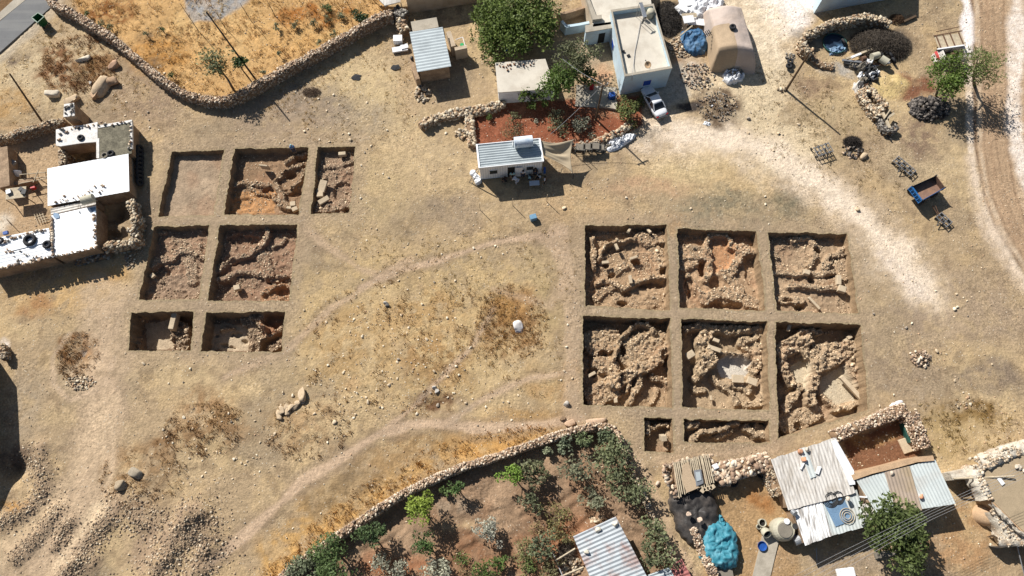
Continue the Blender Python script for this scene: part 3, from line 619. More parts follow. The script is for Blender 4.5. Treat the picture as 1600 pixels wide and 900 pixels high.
# golden and brown dry vegetation
area([(90, -60), (125, 28), (190, 62), (245, 115), (290, 142), (345, 154), (378, 146), (430, 112), (500, 76), (560, 42), (606, 26), (606, -80)], (206, 166, 106), .92, .5, .3)
blob(330, 60, 80, 50, (216, 180, 120), .7, .5, 3, .9); blob(170, 20, 50, 18, (140, 92, 46), .8, .4, 2, .9); blob(250, 85, 50, 25, (190, 140, 72), .8); blob(500, 22, 70, 12, (170, 112, 50), .8, .4, 2, .6); blob(520, 60, 60, 14, (196, 164, 108), .8); blob(30, 640, 40, 60, (168, 152, 126), .6); blob(225, 62, 14, 10, (120, 100, 76), .7)
blob(240, 100, 16, 12, (118, 98, 74), .7); blob(455, 60, 60, 26, (212, 168, 102), .6); blob(280, 35, 16, 22, (214, 180, 120), .6)
blob(120, 545, 32, 30, (140, 98, 54), .9, .25, 1.2, .8); blob(135, 575, 20, 22, (196, 150, 84), .8, .3, 1, .6); blob(120, 595, 26, 14, (186, 166, 132), .8); blob(128, 550, 8, 5, (150, 144, 132), .7)
blob(320, 668, 66, 42, (158, 128, 90), .85, .5, 3, .9); blob(480, 670, 50, 36, (166, 136, 96), .6, .5, 3, .9); blob(220, 735, 60, 50, (150, 120, 82), .6, .5, 3, .9); blob(800, 510, 48, 52, (154, 120, 78), .9, .35, 1.6, .7); blob(795, 475, 44, 26, (176, 134, 76), .7)
blob(680, 625, 40, 16, (120, 92, 66), .85, .5, 1.5, .6); blob(700, 560, 60, 40, (166, 130, 80), .6, .5, 3, .9); blob(560, 540, 70, 60, (172, 140, 92), .5, .5, 3, .9); blob(660, 480, 60, 40, (180, 144, 90), .5, .5, 3, .9); blob(250, 690, 20, 12, (130, 96, 58), .7)
blob(860, 480, 30, 40, (178, 156, 112), .7); blob(850, 600, 40, 30, (184, 154, 104), .6); blob(840, 650, 60, 10, (150, 124, 88), .7)
path([(440, 860), (520, 790), (600, 735), (680, 700), (800, 672), (860, 665)], 3.4, (196, 158, 98), .75, 1.6, .8, .7); path([(430, 890), (500, 842), (580, 792), (650, 755)], 2.6, (202, 162, 98), .8, 1.2, .8, .7)
path([(560, 740), (640, 690), (700, 672)], 2.8, (148, 124, 90), .6, 1.4, .8, .8); path([(500, 790), (560, 745)], 2.2, (134, 116, 88), .6, 1, .6, .6)
blob(640, 760, 50, 22, (166, 144, 108), .5); blob(760, 695, 60, 20, (202, 158, 92), .8)
blob(95, 455, 85, 34, (200, 168, 116), .85, .5, 2, .8); blob(60, 480, 25, 14, (170, 128, 84), .7); blob(165, 430, 40, 16, (196, 156, 96), .8); blob(205, 400, 10, 14, (196, 166, 124), .7)
blob(1520, 655, 40, 22, (132, 104, 58), .8, .5, 2, .8); blob(1480, 680, 60, 34, (176, 152, 104), .7); blob(1410, 500, 40, 22, (150, 132, 110), .7); blob(1550, 590, 60, 24, (140, 124, 104), .7, .5, 2); blob(1500, 480, 120, 60, (168, 148, 122), .6); blob(1400, 560, 60, 60, (156, 138, 114), .6); blob(1380, 470, 30, 90, (170, 150, 118), .6)
# white dust, quarry pale tracks
area([(1180, -40), (1185, 20), (1205, 50), (1225, 62), (1250, 45), (1270, 22), (1300, 8), (1300, -60)], (244, 236, 224), .97, 1.0, 1.)
blob(1170, 60, 60, 70, (238, 222, 190), .9, .4, 2, .3); blob(1150, 140, 60, 40, (236, 216, 176), .85, .5, 2, .4); blob(1210, 210, 70, 40, (228, 208, 168), .7, .5, 2, .4)
path([(1020, 205), (1080, 212), (1150, 222), (1210, 248), (1280, 290), (1340, 340), (1390, 395), (1440, 455)], 3.0, (232, 214, 186), .85, 3.2, 1.6, .4); path([(1190, 120), (1200, 180), (1215, 240)], 5., (216, 198, 160), .6, 2.4, 1.2, .4)
path([(1060, 208), (1140, 216), (1205, 240), (1280, 284), (1345, 338), (1392, 388), (1440, 450)], 2.0, (238, 221, 194), .85, 1.4, .5, .1); path([(1380, 400), (1440, 462)], 1.5, (228, 212, 190), .6, .9, .5, .4); blob(1010, 210, 24, 10, (168, 156, 136), .6); blob(1075, 110, 26, 22, (204, 196, 180), .9, .4, 1, .4); blob(1050, 150, 26, 22, (206, 192, 166), .7)
blob(1250, 60, 20, 16, (150, 148, 140), .5); blob(1120, 168, 38, 28, (120, 102, 80), .92, .3, 1.5, .5); blob(1078, 168, 18, 8, (72, 66, 62), .8, .3, .5)
blob(1290, 70, 26, 10, (146, 140, 128), .7); blob(1310, 112, 26, 10, (178, 172, 158), .8); blob(1270, 140, 36, 16, (146, 122, 98), .7); blob(1245, 185, 40, 18, (156, 136, 104), .7, .5, 2, .7)
blob(1425, 135, 34, 20, (140, 98, 72), .92, .35, 1.2, .3); blob(1392, 135, 24, 16, (214, 190, 130), .95, .35, 1, .3); blob(1440, 215, 30, 30, (140, 118, 96), .8, .5, 1.5, .6); blob(1350, 225, 40, 25, (164, 142, 112), .6)
blob(1370, 70, 50, 26, (112, 100, 84), .85, .4, 1.6, .5); blob(1510, 110, 16, 40, (206, 186, 152), .6)
# the earth road on the right
area([(1500, -60), (1524, 120), (1524, 250), (1540, 320), (1572, 385), (1610, 430), (1760, 430), (1760, -60)], (186, 158, 124), .95, .4, .2)
RD = [(1518, -40), (1524, 100), (1526, 230), (1538, 300), (1560, 360), (1600, 420), (1640, 470)]
for off, wd, tone, op in ((-10, .9, (228, 212, 188), .8), (-2, .35, (120, 96, 74), .8), (5, .5, (206, 186, 156), .7), (12, .3, (140, 116, 92), .5), (22, .5, (164, 136, 106), .5), (31, .3, (142, 118, 92), .5), (40, .5, (176, 150, 118), .6), (48, .3, (144, 118, 92), .6), (56, .8, (196, 172, 140), .7)):
    path([(x+off, y) for x, y in RD], wd, tone, op, .25, .12, .5)
path([(1506, -40), (1510, 30), (1514, 80)], 1.1, (250, 244, 236), .95, .4, .2); path([(1586, -40), (1590, 60), (1588, 120), (1582, 160), (1586, 215), (1604, 290)], 1.5, (238, 226, 208), .9, .6, .3, .3)
path([(1516, 250), (1530, 320), (1556, 380), (1600, 440)], 1.6, (220, 200, 172), .7, .8, .3, .3)
# foot paths and wheel tracks
for P_, wd, op in (([(560, 450), (620, 425), (700, 402), (780, 378), (880, 362)], .8, .85), ([(350, 590), (450, 545), (520, 480), (600, 432), (640, 405)], 1.0, .6), ([(330, 880), (400, 820), (470, 755), (540, 712), (590, 680), (640, 662), (700, 664), (780, 668), (850, 662), (905, 655)], 1.4, .9),
                   ([(570, 690), (640, 640), (690, 590), (740, 540), (770, 480)], .8, .7), ([(700, 660), (760, 620), (830, 590), (900, 580)], .9, .7), ([(480, 360), (560, 420), (600, 435)], 1.2, .5), ([(155, 560), (165, 640), (140, 720), (110, 800), (60, 880)], 4., .65), ([(165, 480), (160, 560), (185, 640)], 2.2, .5),
                   ([(870, 360), (890, 450), (895, 560), (890, 640)], 2.6, .5), ([(975, 700), (1010, 750), (1040, 830), (1080, 900)], 2.2, .5), ([(190, 470), (175, 520)], 1., .5), ([(770, 450), (860, 480), (880, 440)], 1., .4), ([(850, 375), (880, 400)], 1., .4), ([(1030, 720), (1110, 712), (1210, 700)], 1.4, .4)):
    path(P_, wd*1.5, (146, 126, 102), op*.5, .3, .25); path(P_, wd*.6, (200, 174, 142), min(1, op*1.1), .3, .22)
for o_ in (-16, 0, 12, 26):
    path([(30+o_, 905), (80+o_, 850), (116+o_, 800), (140+o_, 740), (142+o_, 680), (158+o_, 620)], .35, (142, 122, 98), .5, .2, .2); path([(40+o_*1.3, 905), (96+o_, 850), (124+o_, 800), (146+o_, 740), (160+o_, 680), (170+o_, 600)], .3, (146, 126, 100), .5, .2, .3)
    path([(60+o_, 905), (92+o_, 850), (128+o_, 800), (150+o_, 740), (150+o_, 680), (160+o_, 620)], .5, (204, 180, 146), .7, .3, .2)
path([(165, 470), (160, 560), (165, 640), (145, 720), (115, 800), (60, 900)], 5.5, (202, 178, 144), .6, 1.8, .8, .3); path([(170, 640), (120, 740), (40, 840), (-20, 880)], 3.0, (206, 182, 146), .6, 1.2, .6, .3); path([(90, 905), (115, 860), (150, 800)], 1.4, (212, 190, 154), .95, .5, .3); path([(0, 850), (40, 825), (90, 790)], 1., (204, 180, 142), .7, .5, .3)
for P_, wd in (([(108, 520), (80, 560), (82, 600), (110, 625), (150, 610)], .5), ([(165, 600), (180, 560)], .5)): path(P_, wd, (202, 178, 146), .7, .4, .2)
# rims of the dig trodden pale grey-brown
for t in TR:
    d = dseg(GX, GY, t['w'], True); paint(sstep(2.4, .6, d+wobble(2.5, .4)[0]), (170, 150, 122), .5); paint(sstep(.5, .1, d), (146, 128, 102), .35, speck=.7)
# rubble, dark earth banks lower left
for (P_, w_, h_) in RIDGESW: paint(sstep(w_*1.3, w_*.3, dseg(GX, GY, P_)), (160, 138, 112), .6, speck=.6)
blob(15, 720, 30, 22, (120, 102, 84), .8); blob(12, 790, 24, 8, (176, 138, 86), .8); blob(250, 850, 50, 40, (170, 146, 118), .7, .5, 2, .6)
# orchard, garden, yards
area(ORCH, (154, 128, 100), 1., .25, .15); m_ = inpoly(GX, GY, ORCHW)
paint(m_*sstep(.5, .66, fbm(GX, GY, 3., 401, 4)), (178, 150, 118), .7); paint(m_*sstep(.52, .7, fbm(GX, GY, 4., 411, 4)), (146, 112, 82), .6)
blob(800, 870, 120, 40, (150, 108, 76), .6); blob(900, 840, 40, 30, (168, 112, 74), .6); blob(620, 880, 60, 20, (168, 106, 66), .6)
area([(738, 176), (790, 160), (1000, 150), (1004, 196), (960, 216), (905, 232), (740, 232)], (150, 92, 64), 1., .3, .2); m_ = inpoly(GX, GY, GARD)
paint(m_*sstep(.5, .7, fbm(GX, GY, 1.6, 421, 4)), (172, 122, 88), .7); paint(m_*sstep(.55, .7, fbm(GX, GY, .6, 425, 3)), (124, 72, 48), .5)
blob(950, 175, 26, 8, (178, 132, 96), .7)
area([(1318, 690), (1425, 648), (1442, 712), (1330, 750)], (128, 88, 62), .95, .3, .2); blob(1360, 690, 30, 12, (176, 140, 90), .85, .5, 1, .8)
area([(1105, 770), (1210, 740), (1235, 800), (1260, 960), (1100, 960)], (176, 144, 100), .9, .5, .3); blob(1185, 785, 24, 16, (168, 118, 66), .75); blob(1200, 870, 30, 24, (178, 150, 114), .6); blob(1320, 880, 70, 24, (166, 148, 122), .9); blob(1480, 870, 70, 30, (182, 146, 104), .8); blob(1510, 830, 40, 40, (176, 138, 94), .6)
area([(1535, 720), (1600, 700), (1660, 700), (1660, 880), (1600, 850), (1570, 800)], (178, 156, 126), .9, .3, .3)
area([(10, 225), (95, 195), (110, 250), (78, 300), (80, 355), (0, 375), (-60, 380), (-60, 220)], (186, 160, 124), .9, .4, .3); blob(2, 350, 18, 16, (222, 210, 186), .8); blob(45, 330, 26, 18, (196, 166, 126), .7)
area([(610, 90), (720, 40), (730, 90), (770, 140), (750, 165), (640, 180), (620, 130)], (190, 166, 128), .6, .6, .6, .4); blob(700, 120, 30, 40, (156, 140, 114), .7); blob(760, 50, 30, 10, (206, 176, 130), .8); blob(1000, 70, 120, 60, (192, 168, 132), .8); blob(910, 85, 60, 30, (180, 160, 130), .8); blob(935, 125, 20, 20, (204, 160, 122), .8)
blob(1040, 60, 12, 30, (140, 118, 92), .8); blob(1050, 30, 26, 26, (88, 78, 66), .9, .3, 1.2, .4); blob(1062, 88, 16, 16, (170, 140, 108), .8); blob(1090, 25, 20, 16, (120, 106, 92), .7)
area([(1010, 105), (1065, 100), (1080, 150), (1040, 165), (1005, 160)], (186, 180, 162), .8, .5, .3)
area([(285, -40), (292, 14), (300, 36), (345, 30), (378, 12), (400, -10), (400, -40)], (162, 162, 158), .95, .3, .4, .2)
blob(2, 545, 10, 14, (238, 232, 222), .8, .4, .5); blob(5, 200, 40, 8, (190, 160, 118), .6)
area([(-60, -60), (110, -60), (36, 0), (0, 30), (-60, 70)], (126, 96, 64), .95, .3, .3)
area([(-120, 150), (0, 92), (0, 82), (78, 12), (95, -20), (110, -20), (86, 26), (20, 84), (-120, 190)], (198, 186, 162), .6, .5, .3)
for k_ in range(26):
    px, py = random.uniform(20, 1500), random.uniform(180, 880); blob(px, py, random.uniform(12, 40), random.uniform(6, 22), random.choice([(150, 130, 100), (200, 176, 132), (186, 150, 102), (166, 150, 126)]), .4, .5, 2, .8)
COL = COL*np.array([1.02, .985, .985])
# ------------------------------------------------------------ the ground sheet, open over the trenches
nx, ny = len(gx), len(gy); idx = np.arange(nx*ny).reshape(ny, nx)
F = np.stack([idx[:-1, :-1], idx[:-1, 1:], idx[1:, 1:], idx[1:, :-1]], 2)
cxm = (gx[:-1]+gx[1:])/2; cym = (gy[:-1]+gy[1:])/2; CXM, CYM = np.meshgrid(cxm, cym)
keep = np.ones(CXM.shape, bool); VB = [np.stack([GX, GY, GZ], 2).reshape(-1, 3)]; CB = [COL.reshape(-1, 3)]; FT = []; nb = nx*ny
bidx = {}
for t in TR:
    R_ = t['rimloop']; xs = [p[0] for p in R_]; ys = [p[1] for p in R_]
    i0, i1 = np.searchsorted(gx, [min(xs)-.5, max(xs)+.5]); j0, j1 = np.searchsorted(gy, [min(ys)-.5, max(ys)+.5])
    sx, sy = CXM[j0:j1, i0:i1], CYM[j0:j1, i0:i1]
    cut = inpoly(sx, sy, R_) | (dseg(sx, sy, R_, True) < .26)
    cut &= keep[j0:j1, i0:i1]
    keep[j0:j1, i0:i1] &= ~cut
    # boundary vertices of the cut
    jj, ii = np.nonzero(cut); jj = jj+j0; ii = ii+i0
    vs = set(); ed = {}
    for j, i_ in zip(jj, ii):
        q = [idx[j, i_], idx[j, i_+1], idx[j+1, i_+1], idx[j+1, i_]]
        for a, b in zip(q, q[1:]+q[:1]):
            k = (min(a, b), max(a, b)); ed[k] = ed.get(k, 0)+1
    E = [k for k, n_ in ed.items() if n_ == 1]; vs = sorted({v for e_ in E for v in e_}); loc = {v: n_ for n_, v in enumerate(vs)}
    pts = [Vector((float(GX.flat[v]), float(GY.flat[v]))) for v in vs]; n0 = len(pts)
    pts += [Vector((float(x), float(y))) for x, y in R_]
    edges = [(loc[a], loc[b]) for a, b in E]+[(n0+k, n0+(k+1) % len(R_)) for k in range(len(R_))]
    vo, eo, fo, ov, oe, of = geometry.delaunay_2d_cdt(pts, edges, [], 0, 1e-6)
    # map outputs to global ids
    gid = []; newV = []
    for k, p in enumerate(vo):
        src = [s_ for s_ in ov[k] if s_ < n0]
        if src: gid.append(vs[src[0]])
        else: gid.append(nb+len(newV)); newV.append((p.x, p.y))
    newV = np.array(newV)
    cen = np.array([[sum(vo[a].x for a in f)/3, sum(vo[a].y for a in f)/3] for f in fo])
    ci = np.clip(np.searchsorted(gx, cen[:, 0])-1, 0, nx-2); cj = np.clip(np.searchsorted(gy, cen[:, 1])-1, 0, ny-2)
    incut = np.zeros(CXM.shape, bool); incut[j0:j1, i0:i1] = cut
    ok = incut[cj, ci] & ~inpoly(cen[:, 0], cen[:, 1], R_)
    for f, o_ in zip(fo, ok):
        if o_: FT.append(tuple(gid[a] for a in f))
    VB.append(np.stack([newV[:, 0], newV[:, 1], zg(newV[:, 0], newV[:, 1])], 1)); CB.append(np.ones((len(newV), 3))*np.array(A(166, 148, 116))); nb += len(newV)
Fq = F[keep].reshape(-1, 4)
V = np.concatenate(VB); K = np.concatenate(CB)
me = bpy.data.meshes.new('ground'); nq, n3 = len(Fq), len(FT)
me.vertices.add(len(V)); me.vertices.foreach_set('co', V.astype(np.float32).ravel())
lv = np.concatenate([Fq.ravel(), np.array(FT).ravel()]).astype(np.int32); me.loops.add(len(lv)); me.loops.foreach_set('vertex_index', lv)
me.polygons.add(nq+n3); me.polygons.foreach_set('loop_start', np.concatenate([np.arange(nq)*4, nq*4+np.arange(n3)*3]).astype(np.int32)); me.update(calc_edges=True)
at = me.color_attributes.new('Col', 'FLOAT_COLOR', 'POINT'); c4 = np.ones((len(V), 4), np.float32); c4[:, :3] = K; at.data.foreach_set('color', c4.ravel())
me.polygons.foreach_set('use_smooth', np.ones(nq+n3, bool)); me.materials.append(M['ground'])
go = link('ground', me); go['kind'] = 'structure'
# ------------------------------------------------------------ dry stone walls, heaps, loose stones
def resample(P, step):
    out = [P[0]]
    for a, b in zip(P, P[1:]):
        n = max(1, int((Vector(b)-Vector(a)).length/step))
        for k in range(1, n+1): out.append(tuple(Vector(a)+(Vector(b)-Vector(a))*k/n))
    return out
WALLTONE = lin((150, 124, 98))
def stonewall(label, pts, h, wd, name='dry_stone_wall', size=(.07, .16), tones=None, dens=34, topd=1.3, seed=0, group=None, flatrot=False, hend=None, core=(150, 124, 98), closed=False):
    r = np.random.RandomState(900+seed)
    P = [(G(x, y, h).x, G(x, y, h).y) for x, y in pts]
    if closed: P.append(P[0])
    P = resample(P, .3); n = len(P); A_ = np.array(P); T = np.gradient(A_, axis=0); T /= np.linalg.norm(T, axis=1)[:, None]+1e-9; N = np.stack([-T[:, 1], T[:, 0]], 1)
    zb = zg(A_[:, 0], A_[:, 1]); hh = h*(.72+.5*fbm(A_[:, 0], A_[:, 1], 1.5, 500+seed, 3)); 
    if hend is not None: hh = hh*np.linspace(1, hend, n)
    wv = wd*(.72+.55*fbm(A_[:, 0], A_[:, 1], 1.2, 510+seed, 2))
    prof = [(-.56, -.15), (-.52, .3), (-.47, .75), (-.38, .97), (0, 1.0), (.38, .97), (.47, .75), (.52, .3), (.56, -.15)]
    V = []; k = len(prof)
    for (a, b) in prof:
        V.append(np.concatenate([A_+N*(a*wv)[:, None], (zb+b*hh)[:, None]], 1))
    V = np.stack(V, 1); V += r.uniform(-.03, .03, V.shape)
    idx = np.arange(n*k).reshape(n, k); F = np.stack([idx[:-1, :-1], idx[:-1, 1:], idx[1:, 1:], idx[1:, :-1]], 2).reshape(-1, 4)[:, ::-1]
    col = np.ones((n*k, 3))*np.array(A(*core))*r.uniform(.8, 1.15, (n*k, 1))
    Vw = V.reshape(-1, 3); caps = [np.concatenate([F, np.array([[idx[0, 0], idx[0, 3], idx[0, 5], idx[0, 8]], [idx[-1, 8], idx[-1, 5], idx[-1, 3], idx[-1, 0]]])])][0]
    L = n*.3; m = int(L*(wd*topd+2*h)*dens)
    s = r.rand(m)*(n-1.001); i = s.astype(int); f = (s-i)[:, None]
    ctr = A_[i]*(1-f)+A_[i+1]*f; nn = N[i]; zz = zb[i]; h_ = hh[i]; w_ = wv[i]
    per = wd*topd+2*h; u = r.rand(m)*per
    ontop = u < wd*topd; side = np.where(r.rand(m) < .5, -1, 1)
    off = np.where(ontop, (u/(wd*topd)-.5)*.95*w_, side*.5*w_*(1+.04*(1-(u-wd*topd)/(2*h)))); q = np.where(ontop, 1.0, r.rand(m))
    sz = r.uniform(size[0], size[1], m)
    Pp = np.stack([ctr[:, 0]+nn[:, 0]*off, ctr[:, 1]+nn[:, 1]*off, zz+q*h_+np.where(ontop, sz*.1, 0)], 1)
    v2, f2, c2 = rocks(Pp, sz, r, tones=tones, flatrot=flatrot)
    ft = np.concatenate([caps[:, [0, 1, 2]], caps[:, [0, 2, 3]]])
    V3, F3, C3 = join([(Vw, ft, col), (v2, f2, c2)])
    o = link(name, newmesh(name, V3, F3, [M['rock']], False, C3), origin=(A_[:, 0].mean(), A_[:, 1].mean(), zb.mean()))
    return tag(o, label, 'stone wall', group)
PINK = [x for x in (np.array([lin((206, 180, 152)), lin((188, 160, 134)), lin((222, 200, 172)), lin((170, 142, 118)), lin((150, 130, 112)), lin((238, 222, 198))])*KA)]
GREY = [x for x in (np.array([lin((150, 144, 134)), lin((120, 114, 106)), lin((176, 170, 158)), lin((96, 90, 84))])*KA)]
BLACKS = [x for x in (np.array([lin((104, 98, 92)), lin((84, 78, 74)), lin((130, 122, 114)), lin((66, 62, 60))])*KA)]
W8 = 'stonewall'
stonewall('long curving dry stone wall round the golden grass field at the top left', [(68, -14), (78, 3), (112, 19), (140, 37), (175, 58), (200, 80), (225, 101), (250, 122), (287, 144), (318, 152), (345, 154), (372, 146), (400, 131), (450, 103), (500, 76), (550, 48), (600, 22), (613, 20)], 1.55, .75, seed=1, tones=PINK)
stonewall('dark low stone wall running left from the small whitewashed tower', [(-14, 215), (20, 208), (55, 197), (98, 186)], 1.5, .6, seed=2)
stonewall('low tumbled wall of pale boulders on the left of the red soil garden', [(657, 197), (668, 187), (690, 180), (712, 174), (735, 172), (765, 167), (788, 158)], .75, .9, seed=3, size=(.14, .27), dens=16)
stonewall('short boulder wall forming the left edge of the red soil garden', [(733, 178), (734, 200), (738, 226)], .7, .8, seed=4, size=(.14, .26), dens=16)
stonewall('low boulder wall under the garden, right of the beige awning', [(880, 226), (905, 226), (930, 222), (952, 213), (970, 205), (986, 192)], .6, .6, seed=5, size=(.14, .26), dens=16, core=(160, 110, 80))
stonewall('long dry stone wall with a bright top around the orchard', [(425, 915), (450, 893), (480, 870), (520, 842), (560, 816), (600, 789), (640, 766), (680, 747), (720, 730), (780, 712), (845, 689), (894, 673), (926, 666), (949, 666), (964, 674), (972, 690)], 1.5, .62, seed=6, tones=PINK)
stonewall('lower crumbling stone wall down the right side of the orchard', [(974, 694), (982, 712), (991, 746), (1008, 774), (1016, 800), (1030, 830), (1046, 862), (1064, 895), (1075, 930)], .9, .5, seed=7)
stonewall('curved wall of black and pale stones enclosing the scrap yard', [(1270, 80), (1259, 74), (1255, 64), (1261, 54), (1277, 45), (1292, 39), (1305, 33), (1316, 34), (1336, 28), (1357, 24), (1378, 30), (1392, 36)], 1.5, .7, seed=8, size=(.12, .24), dens=18)
stonewall('scattered low stone row at the foot of the scrap yard', [(1268, 84), (1272, 93), (1284, 101), (1302, 104)], .35, .8, seed=9, dens=14)
stonewall('left side of a small roofless stone pen by the straw patch', [(1360, 138), (1346, 144), (1354, 157), (1364, 170), (1374, 182)], .9, .7, seed=10, size=(.12, .22))
stonewall('right side of a small roofless stone pen by the straw patch', [(1362, 137), (1371, 148), (1379, 157), (1386, 164), (1378, 169), (1368, 172)], .9, .6, seed=11, size=(.12, .22))
stonewall('grey stone row below the roofless pen, beside fallen beams', [(1369, 174), (1374, 184), (1380, 196), (1386, 205), (1396, 203), (1402, 198)], .7, .55, seed=12, size=(.12, .22), tones=GREY)
SL = stonewall('thick wall of big pale slabs between the pole roofed hut and tin roof', [(1122, 744), (1140, 737), (1160, 731), (1182, 726), (1204, 719)], 1.5, 1.5, seed=13, size=(.14, .34), dens=15, flatrot=True, tones=PINK)
stonewall('short stone wall with weeds along the left edge of the tin roof', [(1203, 733), (1208, 748), (1213, 762), (1219, 774)], 1.4, .8, seed=14)
stonewall('wall of thin pale stones with dry weeds above the red soil yard', [(1309, 680), (1330, 672), (1350, 663), (1372, 656), (1395, 646), (1417, 638)], 1.7, 1.0, seed=15, size=(.08, .17), dens=34, tones=PINK)
stonewall('thick stone wall on the right of the red soil yard', [(1423, 644), (1430, 660), (1438, 678), (1448, 700)], 1.6, 1.2, seed=16, tones=PINK)
stonewall('knee high wall of reddish white stones beside the turquoise heap', [(1083, 826), (1092, 846), (1100, 864), (1110, 883), (1120, 905)], 1.0, .65, seed=17, tones=PINK)
stonewall('rough stone wall closing the two dark pens of the white roofed farm', [(202, 312), (206, 330), (210, 348), (204, 358), (212, 374), (190, 380), (160, 384)], 1.7, .65, seed=18, size=(.12, .27), dens=17)
stonewall('stone wall on the left of the dark pen of the white roofed farm', [(91, 231), (93, 245), (97, 258)], 1.7, .6, seed=19)
stonewall('row of dark stones lying in the shade under the farm wall', [(116, 404), (135, 400), (155, 396), (172, 393)], .5, 1.1, seed=20, size=(.13, .26), dens=12, tones=GREY)
stonewall('broken stub of stone wall left of the corrugated garden shed', [(626, 28), (627, 38), (633, 48)], 1.0, .9, seed=21, size=(.14, .3), dens=15)
stonewall('dark broken stone pier at the right end of the long field wall', [(616, 12), (624, 18), (634, 22)], 1.3, 1.0, seed=22, size=(.12, .25), tones=GREY)
stonewall('small stone wall end at the left edge under the white patch', [(-6, 538), (3, 545), (4, 560)], 1.0, .5, seed=23)
def heap(label, px, py, rx, ry, n, size, name='stone_heap', cat='stone heap', tones=None, hh=.5, seed=0, group=None, flat=.75, stuff=False, pw=.5):
    r = np.random.RandomState(700+seed); cx, cy, a, b = ell(px, py, rx, ry)
    t = r.uniform(0, 6.283, n); q = r.rand(n)**pw
    x, y = cx+np.cos(t)*q*a, cy+np.sin(t)*q*b; z = zg(x, y)+hh*(1-q**1.5)*r.uniform(.4, 1., n)
    sz = r.uniform(size[0], size[1], n)
    v, f, c = rocks(np.stack([x, y, z+sz*.25], 1), sz, r, tones=tones, flat=flat)
    o = link(name, newmesh(name, v, f, [M['rock']], False, c), origin=(cx, cy, zgp(cx, cy)))
    tag(o, label, cat, group)
    if stuff: o['kind'] = 'stuff'
    return o
heap('big heap of black stones under the bright green tree', 1450, 171, 32, 19, 520, (.13, .3), tones=BLACKS, hh=.9, seed=1)
heap('small tidy heap of brown stones alone on the open ground', 1437, 560, 17, 14, 85, (.12, .22), hh=.45, seed=2, tones=PINK)
heap('thin scatter of stones in a line near the yellow grass patch', 1504, 628, 12, 16, 16, (.1, .18), hh=.05, seed=3)
heap('collapsed stones at the foot of the corrugated shed', 660, 146, 14, 14, 90, (.1, .25), hh=.4, seed=4)
heap('heap of tumbled stones inside the low boulder walls', 722, 210, 12, 9, 45, (.12, .25), hh=.3, seed=5)
heap('rubble of pale stones beside the deep blue sheeting', 1062, 75, 20, 17, 170, (.09, .2), hh=.3, seed=6)
heap('broken grey rubble in front of the tan canvas heap', 1090, 120, 28, 22, 200, (.07, .18), hh=.25, seed=7, tones=GREY+PINK)
heap('charred dirt heap scattered with small debris near the parked car', 1120, 168, 32, 24, 260, (.05, .13), name='debris_heap', cat='debris heap', tones=BLACKS+GREY+PINK[:1], hh=.3, seed=8, stuff=True)
heap('pile of stones on the dirt beside the hollow with dry weeds', 125, 597, 24, 12, 120, (.08, .16), hh=.15, seed=9)
heap('mixed heap of stones against the pen, right of the farm wall', 205, 405, 10, 16, 90, (.07, .15), hh=.25, seed=10)
heap('loose stones piled under the roof corner of the ridged shed', 935, 812, 13, 5, 30, (.14, .26), hh=.2, seed=11)
heap('pale rubble spilled beside the ridged shed, below the leaning poles', 893, 885, 17, 15, 80, (.12, .25), hh=.3, seed=12)
heap('dark stones and scrap beside the tyre pair', 1233, 90, 9, 6, 30, (.08, .16), hh=.2, seed=13, tones=GREY)
heap('stones around the foot of the tall leaning power pole', 1222, 141, 7, 4, 12, (.12, .25), hh=.2, seed=14)
heap('small heap of dark burnt stones under the dry branches', 1332, 236, 17, 12, 70, (.1, .22), hh=.4, seed=15, tones=BLACKS+PINK[:2])
# rubble banks lower left: nobody could count them
def bank(label, P_, wd, n, size, seed, tones=None, hh=.0):
    r = np.random.RandomState(600+seed); P = np.array(resample(W2(P_), .3)); i = r.randint(0, len(P), n)
    off = r.normal(0, wd/2.2, (n, 2)); x, y = P[i, 0]+off[:, 0], P[i, 1]+off[:, 1]
    sz = size[0]+(size[1]-size[0])*r.rand(n)**2.2; v, f, c = rocks(np.stack([x, y, zg(x, y)+sz*.2], 1), sz, r, tones=tones)
    o = link('rubble_bank', newmesh('rubble_bank', v, f, [M['rock']], False, c), origin=(P[:, 0].mean(), P[:, 1].mean(), 0)); tag(o, label, 'rubble', 'bulldozed rubble banks', 'stuff')
DT = [x for x in np.array([lin((196, 172, 142)), lin((170, 148, 122)), lin((146, 126, 104)), lin((216, 198, 170)), lin((124, 108, 92))])*KA]
bank('wide bank of grey brown rubble at the bottom left, beside the wheel tracks', [(232, 915), (262, 860), (295, 812), (320, 815), (330, 850), (300, 905)], 3.0, 2000, (.04, .16), 1, DT)
bank('rubble strip right of the shaded hollow', [(48, 702), (62, 730), (66, 770), (45, 795), (10, 812), (-20, 820)], 1.4, 900, (.05, .14), 2, DT)
bank('thin ridge of rubble between two wheel tracks', [(24, 872), (55, 840), (88, 800), (95, 790)], 1.0, 700, (.04, .12), 3, DT)
bank('short ridge of stones above the wheel tracks', [(92, 850), (112, 812)], 1.2, 300, (.04, .14), 4, DT)
bank('middle bank of rubble left of the widest bank', [(104, 905), (140, 862), (155, 828), (172, 808)], 1.5, 900, (.04, .14), 5, DT)
bank('thin spread of pebbles above the widest rubble bank', [(185, 790), (205, 810), (240, 815)], 2.6, 500, (.05, .15), 6, DT)
